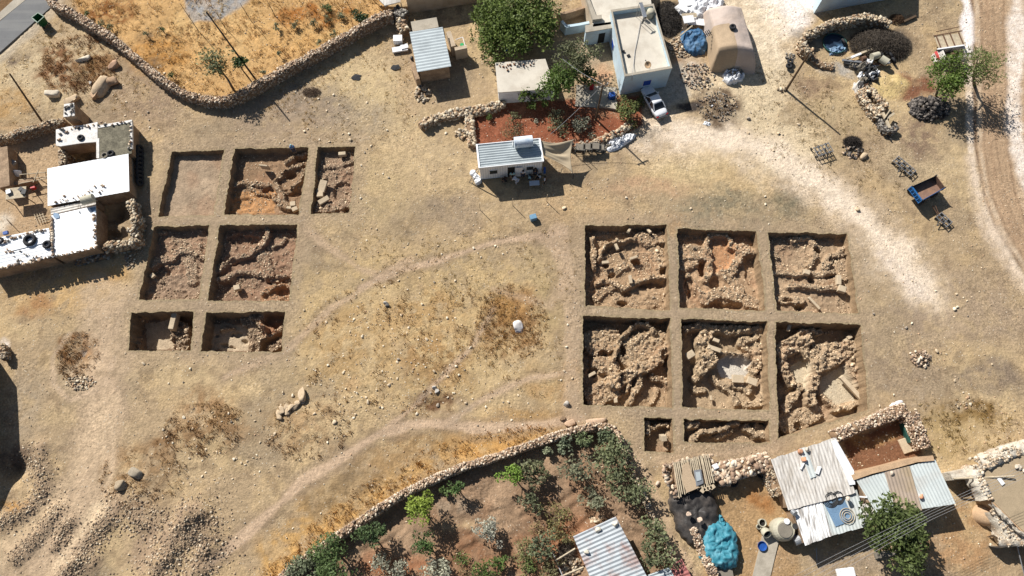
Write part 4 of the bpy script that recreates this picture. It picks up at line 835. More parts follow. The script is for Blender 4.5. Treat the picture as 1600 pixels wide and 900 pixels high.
# single large stones
def boulder(label, px, py, sx, sy, sz, rot, seed, tone=None, dz=0., name='boulder', cat='boulder', z=None, amp=.05):
    r = np.random.RandomState(seed); v = rockproto(1, ICO3_V, seed, .0)[0]; v *= (.86+.36*fbm(v[:, 0]+v[:, 2], v[:, 1]+.7*v[:, 2], .55, seed, 3))[:, None]; v *= 1+r.uniform(-.025, .025, (len(v), 1)); v *= np.array([sx, sy, sz])/2*1.08
    c_, s_ = math.cos(rot), math.sin(rot); v = np.stack([v[:, 0]*c_-v[:, 1]*s_, v[:, 0]*s_+v[:, 1]*c_, v[:, 2]], 1)
    g = GP(px, py) if z is None else G(px, py, z); p = g+Vector((0, 0, sz*.3+dz))
    t = np.array(tone if tone is not None else A(208, 184, 152))
    o = link(name, newmesh(name, v+np.array(p), ICO3_F, [M['rock']], False, np.ones((len(v), 3))*t), origin=g); tag(o, label, cat); return o
boulder('largest pale boulder of the cluster above the whitewashed tower', 162, 138, 1.4, 2.5, 1.1, -.35, 1)
boulder('brown rounded boulder touching the lower left of the largest boulder', 150, 151, 1.2, 1.1, .9, .6, 2, A(190, 160, 130))
boulder('small brown boulder on the upper right of the boulder cluster', 178, 131, 1.3, 1.1, .9, .3, 3, A(186, 156, 126))
boulder('squarish pinkish boulder at the head of the brown scree', 178, 103, 1.3, 1.0, .9, .5, 4, A(196, 160, 132))
boulder('flat white boulder lying in the brown weeds', 130, 93, 1.7, .8, .5, .35, 5, A(226, 214, 192))
boulder('white boulder standing alone left of the whitewashed tower', 85, 148, 1.4, .9, 1.0, .1, 6, A(228, 214, 192))
boulder('tan boulder just behind the whitewashed tower', 115, 158, 1.9, 1.1, 1.1, .4, 7)
boulder('white boulder in the middle of the dark weedy hollow', 809, 512, 1.1, 1.2, .7, .2, 8, A(240, 232, 224))
boulder('grey square block south of the weed mound, bottom left', 214, 740, 1.3, .9, .7, -.4, 9, A(168, 156, 136))
boulder('rounded grey boulder left of the square block, bottom left', 192, 758, 1.1, .9, .8, .2, 10, A(176, 158, 132))
boulder('upright pale boulder at the head of the stone row', 472, 617, .8, 1.5, .8, .1, 11)
for k, (x, y) in enumerate([(467, 630), (462, 636), (455, 637), (449, 636), (450, 642), (442, 641), (436, 646), (436, 651)]):
    boulder(['dark wedge stone below the upright boulder', 'second stone down the stone row in the field', 'round stone in the middle of the field stone row', 'paler stone in the middle of the field stone row', 'lower middle stone of the field stone row', 'flat stone near the lower end of the field stone row', 'largest stone at the lower left end of the stone row', 'last low stone at the bottom of the stone row'][k], x, y, .7+.15*(k % 3), .5, .45, .4*k, 20+k)
boulder('flat pinkish slab leaning on the orchard wall, left one', 891, 663, 1.1, .8, .35, .2, 31, A(208, 176, 146))
boulder('long pinkish slab on top of the orchard wall bend', 930, 658, 2.0, .6, .5, .15, 32, A(214, 184, 154))
boulder('grey stone above the orchard wall, right of the field paths', 886, 632, .6, .6, .5, 1, 33, A(196, 188, 176))
boulder('small brown stone above the orchard wall, lower of two', 879, 654, .5, .45, .4, 1, 34, A(166, 140, 112))
boulder('small pale stone on the path beside the orchard corner', 1028, 756, .5, .4, .35, 1, 35, A(226, 206, 182))
boulder('tan angular stone beside the burnt branches', 1349, 246, .9, .7, .5, 1, 36)
# slabs standing or lying in the trenches
def slab(label, px, py, d, size, rz, rx=0., ry=0., tone=(226, 206, 174), name='stone_slab'):
    p = G(px, py, d); b = MB(); L_, W_, T_ = size; b.box(p, size, rz, 0, rx, ry, .94)
    o = b.build(name, M['slab'], origin=p, bevel=.04); tag(o, label, 'stone slab'); return o
slab('long bent pale slab, upper of the pair in the narrow trench', 504, 291, -.45, (.9, 1.5, .3), -.25, .15); slab('leaning pale slab joined under the upper slab in the narrow trench', 500, 301, -.5, (.8, 1.2, .25), .1, -.1)
slab('lower pale slab of the pair in the narrow trench', 506, 313, -.5, (1.35, .62, .3), .6, .1); slab('squared pale stone in the upper right of the narrow trench', 535, 241, -.45, (.9, .45, .5), .1)
slab('thin upright slab casting a shadow in the worker trench', 414, 261, -.45, (1.0, .2, 1.1), -.12, .1)
slab('upper square white block in the corner of the worker trench', 458, 319, -.55, (.65, .6, .4), .15); slab('small white block left in the corner of the worker trench', 452, 325, -.6, (.55, .35, .35), -.1); slab('lower broken white block in the corner of the worker trench', 461, 327, -.65, (.7, .55, .4), .5)
slab('square block with a deep shadow in the wandering wall trench', 371, 450, -.7, (.7, .6, .6), .3); slab('white wedge stone in the rubble filled western trench', 239, 431, -.8, (.5, .5, .35), .8)
slab('left upright pillar leaning in the shade of the pillar trench', 983, 360, -.45, (.3, .75, .3), -.55, -.4); slab('right upright pillar leaning in the shade of the pillar trench', 1014, 361, -.45, (.3, .75, .3), .55, -.4)
slab('tilted pillar stone under the arc wall of the pillar trench', 963.5, 386, -.5, (.32, .8, .35), .35); slab('standing pillar at the centre bottom of the pillar trench', 985, 437, -.5, (.35, 1.0, .4), .1)
slab('flat grey slab at the heart of the pillar trench', 990, 403, -.6, (.95, .3, .35), .35); slab('slab over the square pit in the pillar trench', 946, 410, -.55, (.8, .35, .3), .1)
slab('cream square block in the middle of the top right trench', 1260, 426, -.5, (.65, .55, .6), -.3); slab('large square block at the right of the top right trench', 1315, 452, -.45, (.85, .75, .55), -.35); slab('grey upright block in the top right trench', 1310, 438, -.55, (.5, 1.2, .5), -.15); slab('thin oblique beam stone at the bottom of the top right trench', 1272, 474, -.75, (.3, 1.8, .3), .65)
slab('white slab jutting out over the shade in the arched wall trench', 924.5, 585, -.9, (.95, .35, .25), .5); slab('small white block near the bottom of the arched wall trench', 962, 626, -.9, (.35, .5, .4), .1)
slab('brightest white slab, left in the basin trench', 1078.5, 554, -.9, (1.0, .75, .2), .55); slab('long pale stone at the edge of the sunken basin', 1116, 545, -1.0, (1.5, .5, .3), -.35); slab('small pale stone above the sunken basin', 1119, 532, -1.0, (.7, .4, .3), -.4)
slab('flat paving slab below the sunken basin', 1153, 592, -1.55, (1.3, .9, .2), -.05, tone=(214, 200, 176)); slab('angled paving slab right of the basin', 1175, 596, -1.4, (1.1, .8, .3), -.4); slab('lone oval stone on the sandy floor of the basin trench', 1111, 622, -1.9, (.25, .55, .2), .05)
slab('white stone in the shaded top left of the largest trench', 1232.5, 512, -1.0, (.4, .85, .3), -.4); slab('white block in the shaded top right of the largest trench', 1327, 527, -1.2, (.55, .4, .3), .5); slab('small block beside the white block in the largest trench', 1321, 532, -1.3, (.45, .35, .3), .5, tone=(150, 140, 126))
slab('long straight threshold stone in the paved room of the largest trench', 1330, 606, -1.7, (.5, 3.2, .35), .65); slab('upright standing stone in the small square trench', 1036, 684, -.6, (.55, .6, 1.2), .1, .25)
slab('tall block in the shaded part of the smooth floored trench', 273, 500, -1.0, (.6, 2.4, .9), -.08)
# loose stones over the open ground: the ones that show largest are single things, the rest one sprinkling
SPOTS = [(620, 560, 150, 90, 1.0), (500, 640, 90, 60, 1.0), (760, 620, 90, 60, .8), (350, 700, 110, 70, 1.), (650, 400, 150, 60, .6), (250, 570, 60, 50, .7), (900, 560, 30, 90, .8), (1100, 330, 260, 30, .25), (1450, 560, 120, 120, .2), (480, 180, 120, 50, .5), (240, 150, 60, 50, 1.2), (650, 200, 60, 30, .5), (560, 260, 60, 60, .4), (1200, 180, 60, 60, .4), (1560, 730, 30, 40, .5), (380, 480, 160, 10, .5)]
def spot(r):
    w_ = np.array([s[2]*s[3]*s[4] for s in SPOTS]); i = r.choice(len(SPOTS), p=w_/w_.sum()); a = r.uniform(0, 6.283); q = math.sqrt(r.rand())
    return SPOTS[i][0]+math.cos(a)*q*SPOTS[i][2], SPOTS[i][1]+math.sin(a)*q*SPOTS[i][3]
ALLW = [t['w'] for t in TR]
def intrench(x, y): return any(inpoly(np.array([x]), np.array([y]), W_)[0] or dseg(np.array([x]), np.array([y]), W_, True)[0] < .3 for W_ in ALLW)
r = np.random.RandomState(5); protos_me = []
for k in range(8):
    v = rockproto(1, ICO2_V, 80+k, .05)[0]*np.array([1, .8, .6]); protos_me.append(newmesh('loose_stone', v, ICO2_F, [M['rock']], False, np.ones((len(v), 3))*STONE_TONES[[0, 3, 1, 3, 0, 4, 3, 0][k]]*1.2))
cnt = 0
while cnt < 270:
    px, py = spot(r); g = G(px, py)
    if intrench(g.x, g.y) or inpoly(np.array([g.x]), np.array([g.y]), ORCHW)[0]: continue
    s = r.uniform(.09, .17) if r.rand() < .88 else r.uniform(.17, .27)
    o = bpy.data.objects.new('loose_stone', protos_me[r.randint(8)]); C.objects.link(o); z = zgp(g.x, g.y); o.location = (g.x, g.y, z+s*.25); o.scale = (s, s*r.uniform(.7, 1.2), s*r.uniform(.8, 1.2)); o.rotation_euler = (r.uniform(-.3, .3), r.uniform(-.3, .3), r.uniform(0, 6.28))
    tag(o, 'pale loose stone lying on the open dry ground', 'stone', 'loose stones on the open ground'); cnt += 1
n = 26000; X = r.uniform(-62, 62, n); Y = r.uniform(-8, 62, n); dn = fbm(X, Y, 4, 700, 4)
for (px, py, rx, ry, wt) in SPOTS:
    cx, cy, a, b = ell(px, py, rx, ry); dn = np.maximum(dn, .46+.22*min(wt, 1)*np.exp(-(((X-cx)/a)**2+((Y-cy)/b)**2)))
k_ = (r.rand(n) < sstep(.42, .68, dn))
for W_ in ALLW: k_ &= ~(inpoly(X, Y, W_) | (dseg(X, Y, W_, True) < .2))
X, Y = X[k_], Y[k_]; sz = .03+.08*r.rand(len(X))**2.4
v, f, c = rocks(np.stack([X, Y, zg(X, Y)+sz*.2], 1), sz, r)
o = link('pebbles', newmesh('pebbles', v, f, [M['rock']], False, c*1.12)); o['kind'] = 'stuff'; tag(o, 'small pale pebbles sprinkled over the whole dry ground', 'pebbles')
# darker crumbs of earth along the trodden rims
# ------------------------------------------------------------ dry grass
def tufts(name, label, poly, per_m2, h, tones, seed, thr=(.35, .6), nsz=1.4, per=7, wd=.05, lean=.6, spread=.18):
    r = np.random.RandomState(seed); P = poly if not isinstance(poly[0], str) else poly
    xs = [p[0] for p in P]; ys = [p[1] for p in P]; x0, x1, y0, y1 = min(xs), max(xs), min(ys), max(ys)
    n = int((x1-x0)*(y1-y0)*per_m2); X = r.uniform(x0, x1, n); Y = r.uniform(y0, y1, n)
    k = inpoly(X, Y, P) & (r.rand(n) < .12+.88*sstep(thr[0], thr[1], fbm(X, Y, nsz, seed, 3)))
    for W_ in ALLW: k &= ~(inpoly(X, Y, W_) | (dseg(X, Y, W_, True) < .25))
    X, Y = X[k], Y[k]; T = np.array([A(*t) for t in tones])
    pick = np.clip((fbm(X, Y, 3, seed+3, 2)*len(T)*1.4-.2*len(T)+r.normal(0, .5, len(X))).astype(int), 0, len(T)-1)
    hh = r.uniform(h[0], h[1], len(X)); v, f, c = blades(np.stack([X, Y, zg(X, Y)], 1), hh, r, T[pick], lean, wd, per, spread)
    o = link(name, newmesh(name, v, f, [M['grass']], False, c), origin=None); tag(o, label, 'dry grass', None, 'stuff'); return o
tufts('dry_grass', 'tall golden dry grass filling the walled field at the top left', [(x, min(y, 66)) for x, y in FIELD], 6, (.2, .42), [(232, 202, 146), (216, 182, 124), (198, 158, 102), (240, 216, 166), (170, 128, 82)], 41, wd=.055, lean=.9)
def ellpoly(px, py, rx, ry, n=20):
    cx, cy, a, b = ell(px, py, rx, ry); return [(cx+a*math.cos(6.2832*k/n), cy+b*math.sin(6.2832*k/n)) for k in range(n)]
BR = [(160, 124, 84), (136, 102, 70), (184, 148, 102), (200, 168, 120)]
tufts('dry_weeds', 'brown dry thistles round the boulders at the upper left', ellpoly(125, 100, 62, 45), 14, (.2, .4), [(128, 92, 62), (146, 106, 72), (170, 130, 86)], 42, (.45, .6), 1.8, lean=.9)
tufts('dry_weeds', 'brown weeds filling the egg shaped hollow', ellpoly(122, 556, 34, 38), 12, (.2, .4), BR, 43, (.3, .55), lean=.9)
tufts('dry_weeds', 'brown weed mound in the lower left field', ellpoly(322, 670, 66, 44), 12, (.18, .38), BR, 44, (.35, .6), lean=.9)
tufts('dry_weeds', 'thin brown weeds around the field stone row', ellpoly(480, 670, 70, 50), 9, (.15, .3), BR, 45, (.45, .65), lean=.9)
tufts('dry_weeds', 'dark golden weeds in the hollow with the white boulder', ellpoly(800, 505, 56, 62), 11, (.15, .32), [(176, 136, 84), (196, 156, 100), (150, 114, 72), (214, 178, 122)], 46, (.3, .55), lean=.9)
tufts('dry_weeds', 'patchy straw coloured weeds over the stony central field', ellpoly(640, 540, 180, 110), 5, (.12, .3), [(196, 158, 104), (176, 138, 84), (156, 116, 70), (206, 176, 124)], 47, (.48, .66), 2.2, lean=.9)
tufts('dry_grass', 'golden dry grass strip along the outside of the orchard wall', W2([(400, 905), (440, 862), (520, 790), (600, 730), (690, 690), (800, 668), (870, 664), (850, 680), (780, 702), (700, 730), (600, 782), (500, 846), (430, 902)]), 8, (.2, .42), [(206, 160, 94), (190, 140, 76), (222, 184, 120), (160, 118, 72)], 48, (.38, .6), 2., lean=.9)
tufts('dry_weeds', 'brown weeds in the lower left corner field', ellpoly(225, 740, 70, 55), 7, (.15, .3), BR, 49, (.45, .65), 1.8, lean=.9)
tufts('dry_grass', 'yellowish dry grass on the open ground at the lower right', ellpoly(1500, 665, 90, 45), 7, (.12, .28), [(190, 166, 112), (170, 142, 88), (140, 114, 66)], 50, (.35, .6), 2., lean=.9)
tufts('dry_grass', 'pale stubble between the two trench grids', W2([(560, 360), (900, 360), (900, 460), (860, 640), (600, 470)]), 3, (.1, .22), [(206, 182, 130), (190, 162, 108)], 51, (.4, .6), 2., lean=.9)
tufts('dry_grass', 'thin pale stubble below the long field wall', W2([(380, 190), (450, 130), (600, 50), (640, 100), (640, 200), (560, 240)]), 4, (.1, .25), [(212, 186, 136), (196, 164, 108)], 52, (.45, .62), 2., lean=.9)
tufts('dry_grass', 'pale stubble around the asphalt edge and boulders', W2([(0, 110), (80, 30), (140, 60), (240, 130), (200, 180), (120, 165), (60, 195), (0, 200)]), 5, (.1, .26), [(214, 190, 140), (200, 168, 112), (180, 142, 92)], 53, (.42, .62), 1.8, lean=.9)
tufts('dry_grass', 'dull pale stubble near the power pole on the right', W2([(1170, 100), (1340, 140), (1420, 250), (1400, 330), (1280, 280), (1180, 220)]), 4, (.1, .22), [(190, 170, 128), (160, 138, 100)], 54, (.45, .62), 1.6, lean=.9)
# ------------------------------------------------------------ trees and shrubs
def tree(label, px, py, r, h, tone, n=None, name='tree', cat='tree', seed=0, leaf=.16, dens=1.0, clumps=None, flat=.75, lean=None, base=None, group=None, droop=0., stems=1, tone2=None, cl=.34, z0=None, ratio=.5):
    """px,py: middle of the crown; r crown radius; h height of the tree"""
    R_ = np.random.RandomState(3000+seed)
    cz = h-r*flat*.85 if z0 is None else z0
    cz = max(cz, .35*h); g = G(px, py, cz)
    gb = Vector((g.x, g.y, 0)) if base is None else G(base[0], base[1]); zb = zgp(gb.x, gb.y); gb = Vector((gb.x, gb.y, zb))
    c0 = np.array([g.x, g.y, cz+zb])
    k = clumps or int(10+r*r*3.2)
    d = R_.normal(size=(k, 3)); d /= np.linalg.norm(d, axis=1)[:, None]; d[:, 2] = np.where(d[:, 2] < -.45, -d[:, 2], d[:, 2])
    rr = R_.uniform(.35, .86, k)**.8; irr = 1+.28*np.sin(2*np.arctan2(d[:, 1], d[:, 0])+seed)+R_.normal(0, .1, k)
    cc = c0+d*(rr*irr)[:, None]*np.array([r, r, r*flat]); cr = r*cl*R_.uniform(.65, 1.25, k)*(1.25 if r < 1.3 else 1)
    nl = n or int(dens*240*r*r+60); w_ = cr**2/(cr**2).sum(); ci = R_.choice(k, nl, p=w_)
    dd = R_.normal(size=(nl, 3)); dd /= np.linalg.norm(dd, axis=1)[:, None]
    P = cc[ci]+dd*(cr[ci]*R_.uniform(.45, 1.12, nl)**.7)[:, None]*np.array([1, 1, .8]); 
    if droop: P[:, 2] -= droop*R_.rand(nl)*np.hypot(P[:, 0]-c0[0], P[:, 1]-c0[1])/r
    P[:, 2] = np.maximum(P[:, 2], zb+.08)
    t = np.array(tone); t2 = np.array(tone2 if tone2 is not None else (t*1.45+np.array([.01, .012, 0])))
    mixk = R_.rand(k)[ci][:, None]; col = t*(1-mixk)+t2*mixk; col *= R_.uniform(.65, 1.35, (nl, 1))
    v, f, c = leaves(P, dd, R_.uniform(.6, 1.25, nl)*leaf, col, R_, ratio)
    # wood
    tr = MB(); rad_ = .035+.028*h*(.6+.12*r); top = Vector(c0)+Vector((0, 0, -r*flat*.35)); tips = list(cc[np.argsort(-cr)][:min(k, 14)])
    for s_ in range(stems):
        b0 = gb+Vector((R_.uniform(-.15, .15)*(stems > 1), R_.uniform(-.15, .15)*(stems > 1), -.1)); m1 = b0.lerp(top, .5)+Vector((R_.uniform(-.12, .12)*h*.3, R_.uniform(-.12, .12)*h*.3, 0))
        tr.tube([b0, m1, top], [rad_, rad_*.8, rad_*.6], None or 1, 7) if False else tr.tube([b0, m1, top], [rad_, rad_*.8, rad_*.6], 7)
    for q in tips:
        q = Vector(q); s0 = m1.lerp(top, R_.uniform(.3, 1.)); mid = s0.lerp(q, .55)+Vector((0, 0, .1*r)); tr.tube([s0, mid, q], [rad_*.5, rad_*.32, .015], 5)
    th = thing(name, label, cat, gb, group)
    tr.build('trunk' if h > 1.6 else 'stem', M['bark'], th, smooth=True)
    link('crown' if h > 1.6 else 'foliage', newmesh('crown', v, f, [M['leaf']], False, c), parent=th)
    return th
GR = (.05, .085, .022); DG = (.028, .055, .018); OL = (.085, .105, .05); SIL = (.20, .235, .17); LIME = (.13, .20, .035); GG = (.09, .115, .065); YG = (.12, .13, .05)
T_ = tree; sh = dict(name='shrub', cat='shrub')
T_('slender airy green tree inside the long field wall', 338, 100, 2.3, 5., (.075, .10, .045), seed=1, dens=.5, base=(366, 142), flat=.8, z0=3.6)
T_('small dark tree beside the tall leaning pole', 374, 98, .9, 3.2, (.02, .05, .015), seed=2, dens=1.6)
T_('round dark green bush near the top end of the field wall', 565, 27, 1.05, 1.6, (.02, .045, .015), seed=3, dens=1.6, **sh)
T_('huge spreading green tree behind the white flat roof', 786, 44, 4.5, 4.2, (.06, .10, .022), seed=4, dens=1.9, leaf=.19, flat=.42, z0=2.3, clumps=150, cl=.24)
T_('second wide green tree at the top edge joined to the huge one', 832, 26, 4.0, 4.6, (.065, .105, .025), seed=5, dens=1.9, leaf=.19, flat=.45, z0=2.6, clumps=120, cl=.26)
T_('bright green tree covering the right end of the white flat roof', 873, 128, 2.4, 4.4, (.05, .095, .02), seed=6, dens=1.3, leaf=.17)
T_('grey green tree in front of the blue annex door', 897, 92, 2.5, 4.6, (.07, .09, .045), seed=7, dens=1.2, leaf=.17)
T_('dark green young tree right of the two trees by the flat roof', 915, 122, 1.3, 3., (.045, .08, .02), seed=8, dens=1.2)
T_('bushy green shrub against the white flat roofed wall', 831, 154, 1.4, 2.2, (.05, .09, .02), seed=9, dens=1.2, **sh)
T_('round olive green bush between the garden and the parked car', 981, 171, 1.7, 2.3, (.075, .105, .035), seed=10, dens=1.3, leaf=.15, **sh)
T_('tiny green shrub in the left of the red soil garden', 764, 183, .45, .7, GR, seed=11, dens=1.5, leaf=.1, **sh)
T_('sparse green shrub, upper of two in the garden middle', 801, 187, .95, 1., (.09, .11, .05), seed=12, dens=.6, leaf=.1, **sh)
T_('sparse brown green shrub right above the container roof', 802, 206, 1.2, 1., (.09, .09, .045), seed=13, dens=.7, leaf=.1, **sh)
T_('small round grey shrub in the shade edge of the garden', 868, 179, .8, 1.1, GG, seed=14, dens=1.2, leaf=.11, **sh)
T_('open leafy shrub under the pale cable in the garden', 871, 196, 1.35, 1.3, (.09, .115, .06), seed=15, dens=.55, leaf=.14, **sh)
T_('silvery grey shrub nearest the beige awning in the garden', 908, 197, 1.45, 1.5, (.15, .18, .125), seed=16, dens=1.0, leaf=.13, **sh)
T_('tiny pale sprout in the shaded garden middle', 837, 190, .3, .4, SIL, seed=17, leaf=.08, **sh)
T_('weed clump right beside the white parked car', 1001, 158, .8, .9, (.06, .085, .025), seed=18, dens=.7, leaf=.11, **sh)
T_('bright green rounded tree over the car wreck', 1477, 119, 2.7, 5., (.06, .11, .022), seed=19, dens=1.3, leaf=.17, base=(1463, 150))
T_('windswept green tree with long drooping shoots by the earth road', 1531, 99, 2.9, 6., (.085, .125, .04), seed=20, dens=.9, leaf=.2, droop=1.2, base=(1523, 132), ratio=.25, z0=4.4)
for k, (x, y, r_, d_) in enumerate([(432, 42, .5, 0), (461, 38, .55, 0), (489, 36, .55, 0), (512, 30, .55, 0), (533, 22, .7, 0), (510, 12, .8, 1), (520, 54, .5, 0), (500, 65, .45, 0), (267, 118, .45, 1), (229, 54, .35, 0), (253, 46, .4, 1), (136, 22, .4, 1), (158, 38, .5, 0), (172, 44, .45, 0), (410, 114, .4, 0), (435, 84, .35, 0)]):
    T_('small green shrub growing in the golden grass field', x, y, r_, .7+r_*.3, (.10, .13, .07) if d_ == 0 else (.04, .075, .025), seed=30+k, dens=1.4, leaf=.1, group='small shrubs in the golden grass field', **sh)
# orchard
for a in [('bright lime green round tree by the orchard wall', 656, 795, 1.55, 3.4, LIME, dict(dens=1.6)),
          ('dark two lobed tree left of the lime green tree', 577, 838, 1.65, 3.2, (.04, .075, .03), dict(dens=1.1)),
          ('large soft green tree in the bottom left orchard corner', 523, 872, 2.4, 3.8, (.055, .10, .035), dict(dens=1.1)),
          ('grey green low tree at the lowest end of the orchard wall', 478, 892, 2.1, 2.6, (.09, .125, .075), dict(dens=1.)),
          ('small plain green tree below the lime green tree', 661, 848, 1.15, 2.6, (.04, .08, .025), dict(dens=1.2)),
          ('silvery bush above another at the bottom left of the orchard', 598, 877, 1.0, 1.6, SIL, dict(dens=1.3, leaf=.13)),
          ('silvery bush cut by the bottom edge, left one', 618, 897, 1.25, 1.6, SIL, dict(dens=1.2, leaf=.13)),
          ('tall silvery bush at the bottom edge, right of the two', 684, 890, 1.35, 2.0, SIL, dict(dens=1.2, leaf=.14)),
          ('silvery blue bush alone on the furrowed soil', 765, 830, 1.45, 2.2, (.22, .26, .2), dict(dens=1.2, leaf=.14)),
          ('small green tree just right of the lime green tree', 712, 761, .8, 2.2, (.05, .10, .03), dict(dens=1.2)),
          ('tiny pale green sapling in the wall shade', 692, 767, .5, 1.2, (.07, .12, .04), dict()),
          ('fresh green round tree, second brightest in the orchard', 797, 740, 1.15, 3., (.09, .17, .03), dict(dens=1.5)),
          ('grey leaved fig next to the fresh green round tree', 833, 740, 1.6, 2.6, (.085, .105, .055), dict(dens=.75, leaf=.19)),
          ('grey leaved fig sapling below the first fig', 830, 787, 1.05, 2., (.085, .11, .06), dict(dens=.7, leaf=.17)),
          ('smallest pale shrub in the row along the wall shade', 853, 704, .6, 1.3, (.14, .18, .11), dict(dens=1.3)),
          ('second pale shrub in the row along the wall shade', 882, 696, .85, 1.8, (.10, .14, .085), dict(dens=1.3)),
          ('third and largest pale shrub along the wall shade', 912, 685, .95, 2., (.085, .125, .06), dict(dens=1.3)),
          ('last grey green shrub near the wall bend', 946, 679, .95, 1.8, (.06, .09, .05), dict(dens=1.3)),
          ('wide open fig left of the dense corner fig', 906, 734, 1.8, 2.6, (.11, .135, .08), dict(dens=.5, leaf=.17)),
          ('large dense fig filling the orchard corner', 960, 712, 2.4, 3.2, (.09, .12, .06), dict(dens=.7, leaf=.17)),
          ('fig growing against the right orchard wall', 984, 764, 2.0, 2.8, (.09, .12, .06), dict(dens=.65, leaf=.17)),
          ('silver green shrub in the middle right of the orchard', 924, 781, 1.15, 2., (.13, .16, .10), dict(dens=1.2)),
          ('fig leaning over the crumbling wall, upper one', 1015, 828, 1.5, 2.4, (.09, .12, .06), dict(dens=.65, leaf=.17)),
          ('fig leaning over the crumbling wall by the red sheet', 1035, 868, 1.8, 2.6, (.09, .12, .06), dict(dens=.65, leaf=.17)),
          ('yellowish feathery bush above the ridged shed', 867, 807, 1.5, 1.8, YG, dict(dens=.8, leaf=.11)),
          ('yellow green feathery bush at the ridged shed corner', 881, 834, 1.2, 1.6, (.11, .12, .05), dict(dens=.8, leaf=.11)),
          ('pale yellow weed bush left of the feathery bushes', 838, 824, .8, 1.0, (.14, .13, .06), dict(dens=.6, leaf=.1)),
          ('thin fig between the weedy bushes', 849, 853, 1.5, 2.4, (.08, .11, .06), dict(dens=.6, leaf=.17)),
          ('wide weedy bush in the lower middle of the orchard', 815, 862, 1.6, 1.6, (.10, .125, .05), dict(dens=.7, leaf=.11)),
          ('green round bush low in the middle of the orchard', 756, 893, 1.35, 1.8, (.055, .10, .025), dict(dens=1.2, leaf=.13)),
          ('small fresh green bush right of the silvery blue bush', 784, 876, .75, 1.5, (.06, .11, .03), dict(dens=1.1)),
          ('low sprawling green weeds right of the tall silvery bush', 719, 874, .95, .9, (.07, .12, .035), dict(dens=.6, leaf=.11)),
          ('feathery bush near the leaning poles', 862, 884, 1.3, 1.5, (.10, .11, .05), dict(dens=.7, leaf=.11)),
          ('green weeds cut by the bottom edge near the poles', 826, 895, 1.3, 1.1, (.07, .115, .035), dict(dens=.8, leaf=.11)),
          ('dry weed bush left of the green round bush', 730, 892, .9, .8, (.15, .13, .06), dict(dens=.5, leaf=.1))]:
    kw = dict(leaf=.15); kw.update(a[6]); hi = a[4] >= 1.9
    T_(a[0], a[1], a[2], a[3], a[4], a[5], seed=int(a[1]*3+a[2]), name='fruit_tree' if hi else 'shrub', cat='tree' if hi else 'shrub', **kw)
T_('large spiky dark green tree under the pale cables', 1386, 830, 3.0, 6., (.05, .08, .025), seed=60, dens=1.1, leaf=.2, clumps=34, cl=.3, base=(1420, 838), z0=4.0)
T_('spreading lower tree half shading the tin roof yard', 1422, 842, 2.6, 5., (.055, .085, .028), seed=61, dens=1.0, leaf=.2, clumps=26, cl=.3, base=(1424, 842), z0=3.6)
# dry brush heaps: twigs
def brush(label, px, py, rx, ry, n, hh, tone, seed, L=(.5, 1.2), cat='brushwood', name='brush_heap'):
    r = np.random.RandomState(seed); cx, cy, a, b = ell(px, py, rx, ry); t = r.uniform(0, 6.283, n); q = r.rand(n)**.6
    x, y = cx+np.cos(t)*q*a, cy+np.sin(t)*q*b; z = zg(x, y)+hh*(1-q**2)*r.rand(n)+.05
    d = r.normal(size=(n, 3))*np.array([1, 1, .28]); d /= np.linalg.norm(d, axis=1)[:, None]; ln = r.uniform(L[0], L[1], n)[:, None]
    P = np.stack([x, y, z], 1); s = np.cross(d, r.normal(size=(n, 3))); s /= np.linalg.norm(s, axis=1)[:, None]; s *= .022; bow = np.array([0, 0, .10])
    V = np.stack([P-d*ln/2-s*.7, P+bow-s, P+d*ln/2, P+bow+s], 1).reshape(-1, 3); V[:, 2] = np.maximum(V[:, 2], -.1)
    c = np.array(tone)*r.uniform(.6, 1.5, (n, 1))
    o = link(name, newmesh(name, V, (np.arange(n)*4)[:, None]+np.array([[0, 1, 2, 3]]), [M['grass']], False, np.repeat(c, 4, 0)), origin=(cx, cy, 0)); return tag(o, label, cat, None, 'stuff')
brush('big tangle of grey dry branches beside the scrap', 1374, 72, 48, 26, 5200, 1.1, (.12, .10, .08), 71)
brush('dark tangle of branches right of the blue house', 1043, 30, 20, 28, 2400, 1.0, (.085, .075, .065), 72)
brush('burnt branches heaped on the open ground', 1331, 224, 14, 9, 900, .5, (.06, .05, .045), 73)
brush('small heap of twigs and weeds below the brown patch near the field wall', 487, 144, 14, 7, 500, .3, (.13, .09, .065), 74, (.25, .5))
brush('dry twigs under the leaning poles at the ridged shed', 885, 860, 14, 16, 500, .5, (.16, .13, .10), 75)
brush('brown thorny twigs on the far side of the black wall', 1400, 32, 12, 8, 600, .6, (.14, .085, .05), 76, (.25, .6))
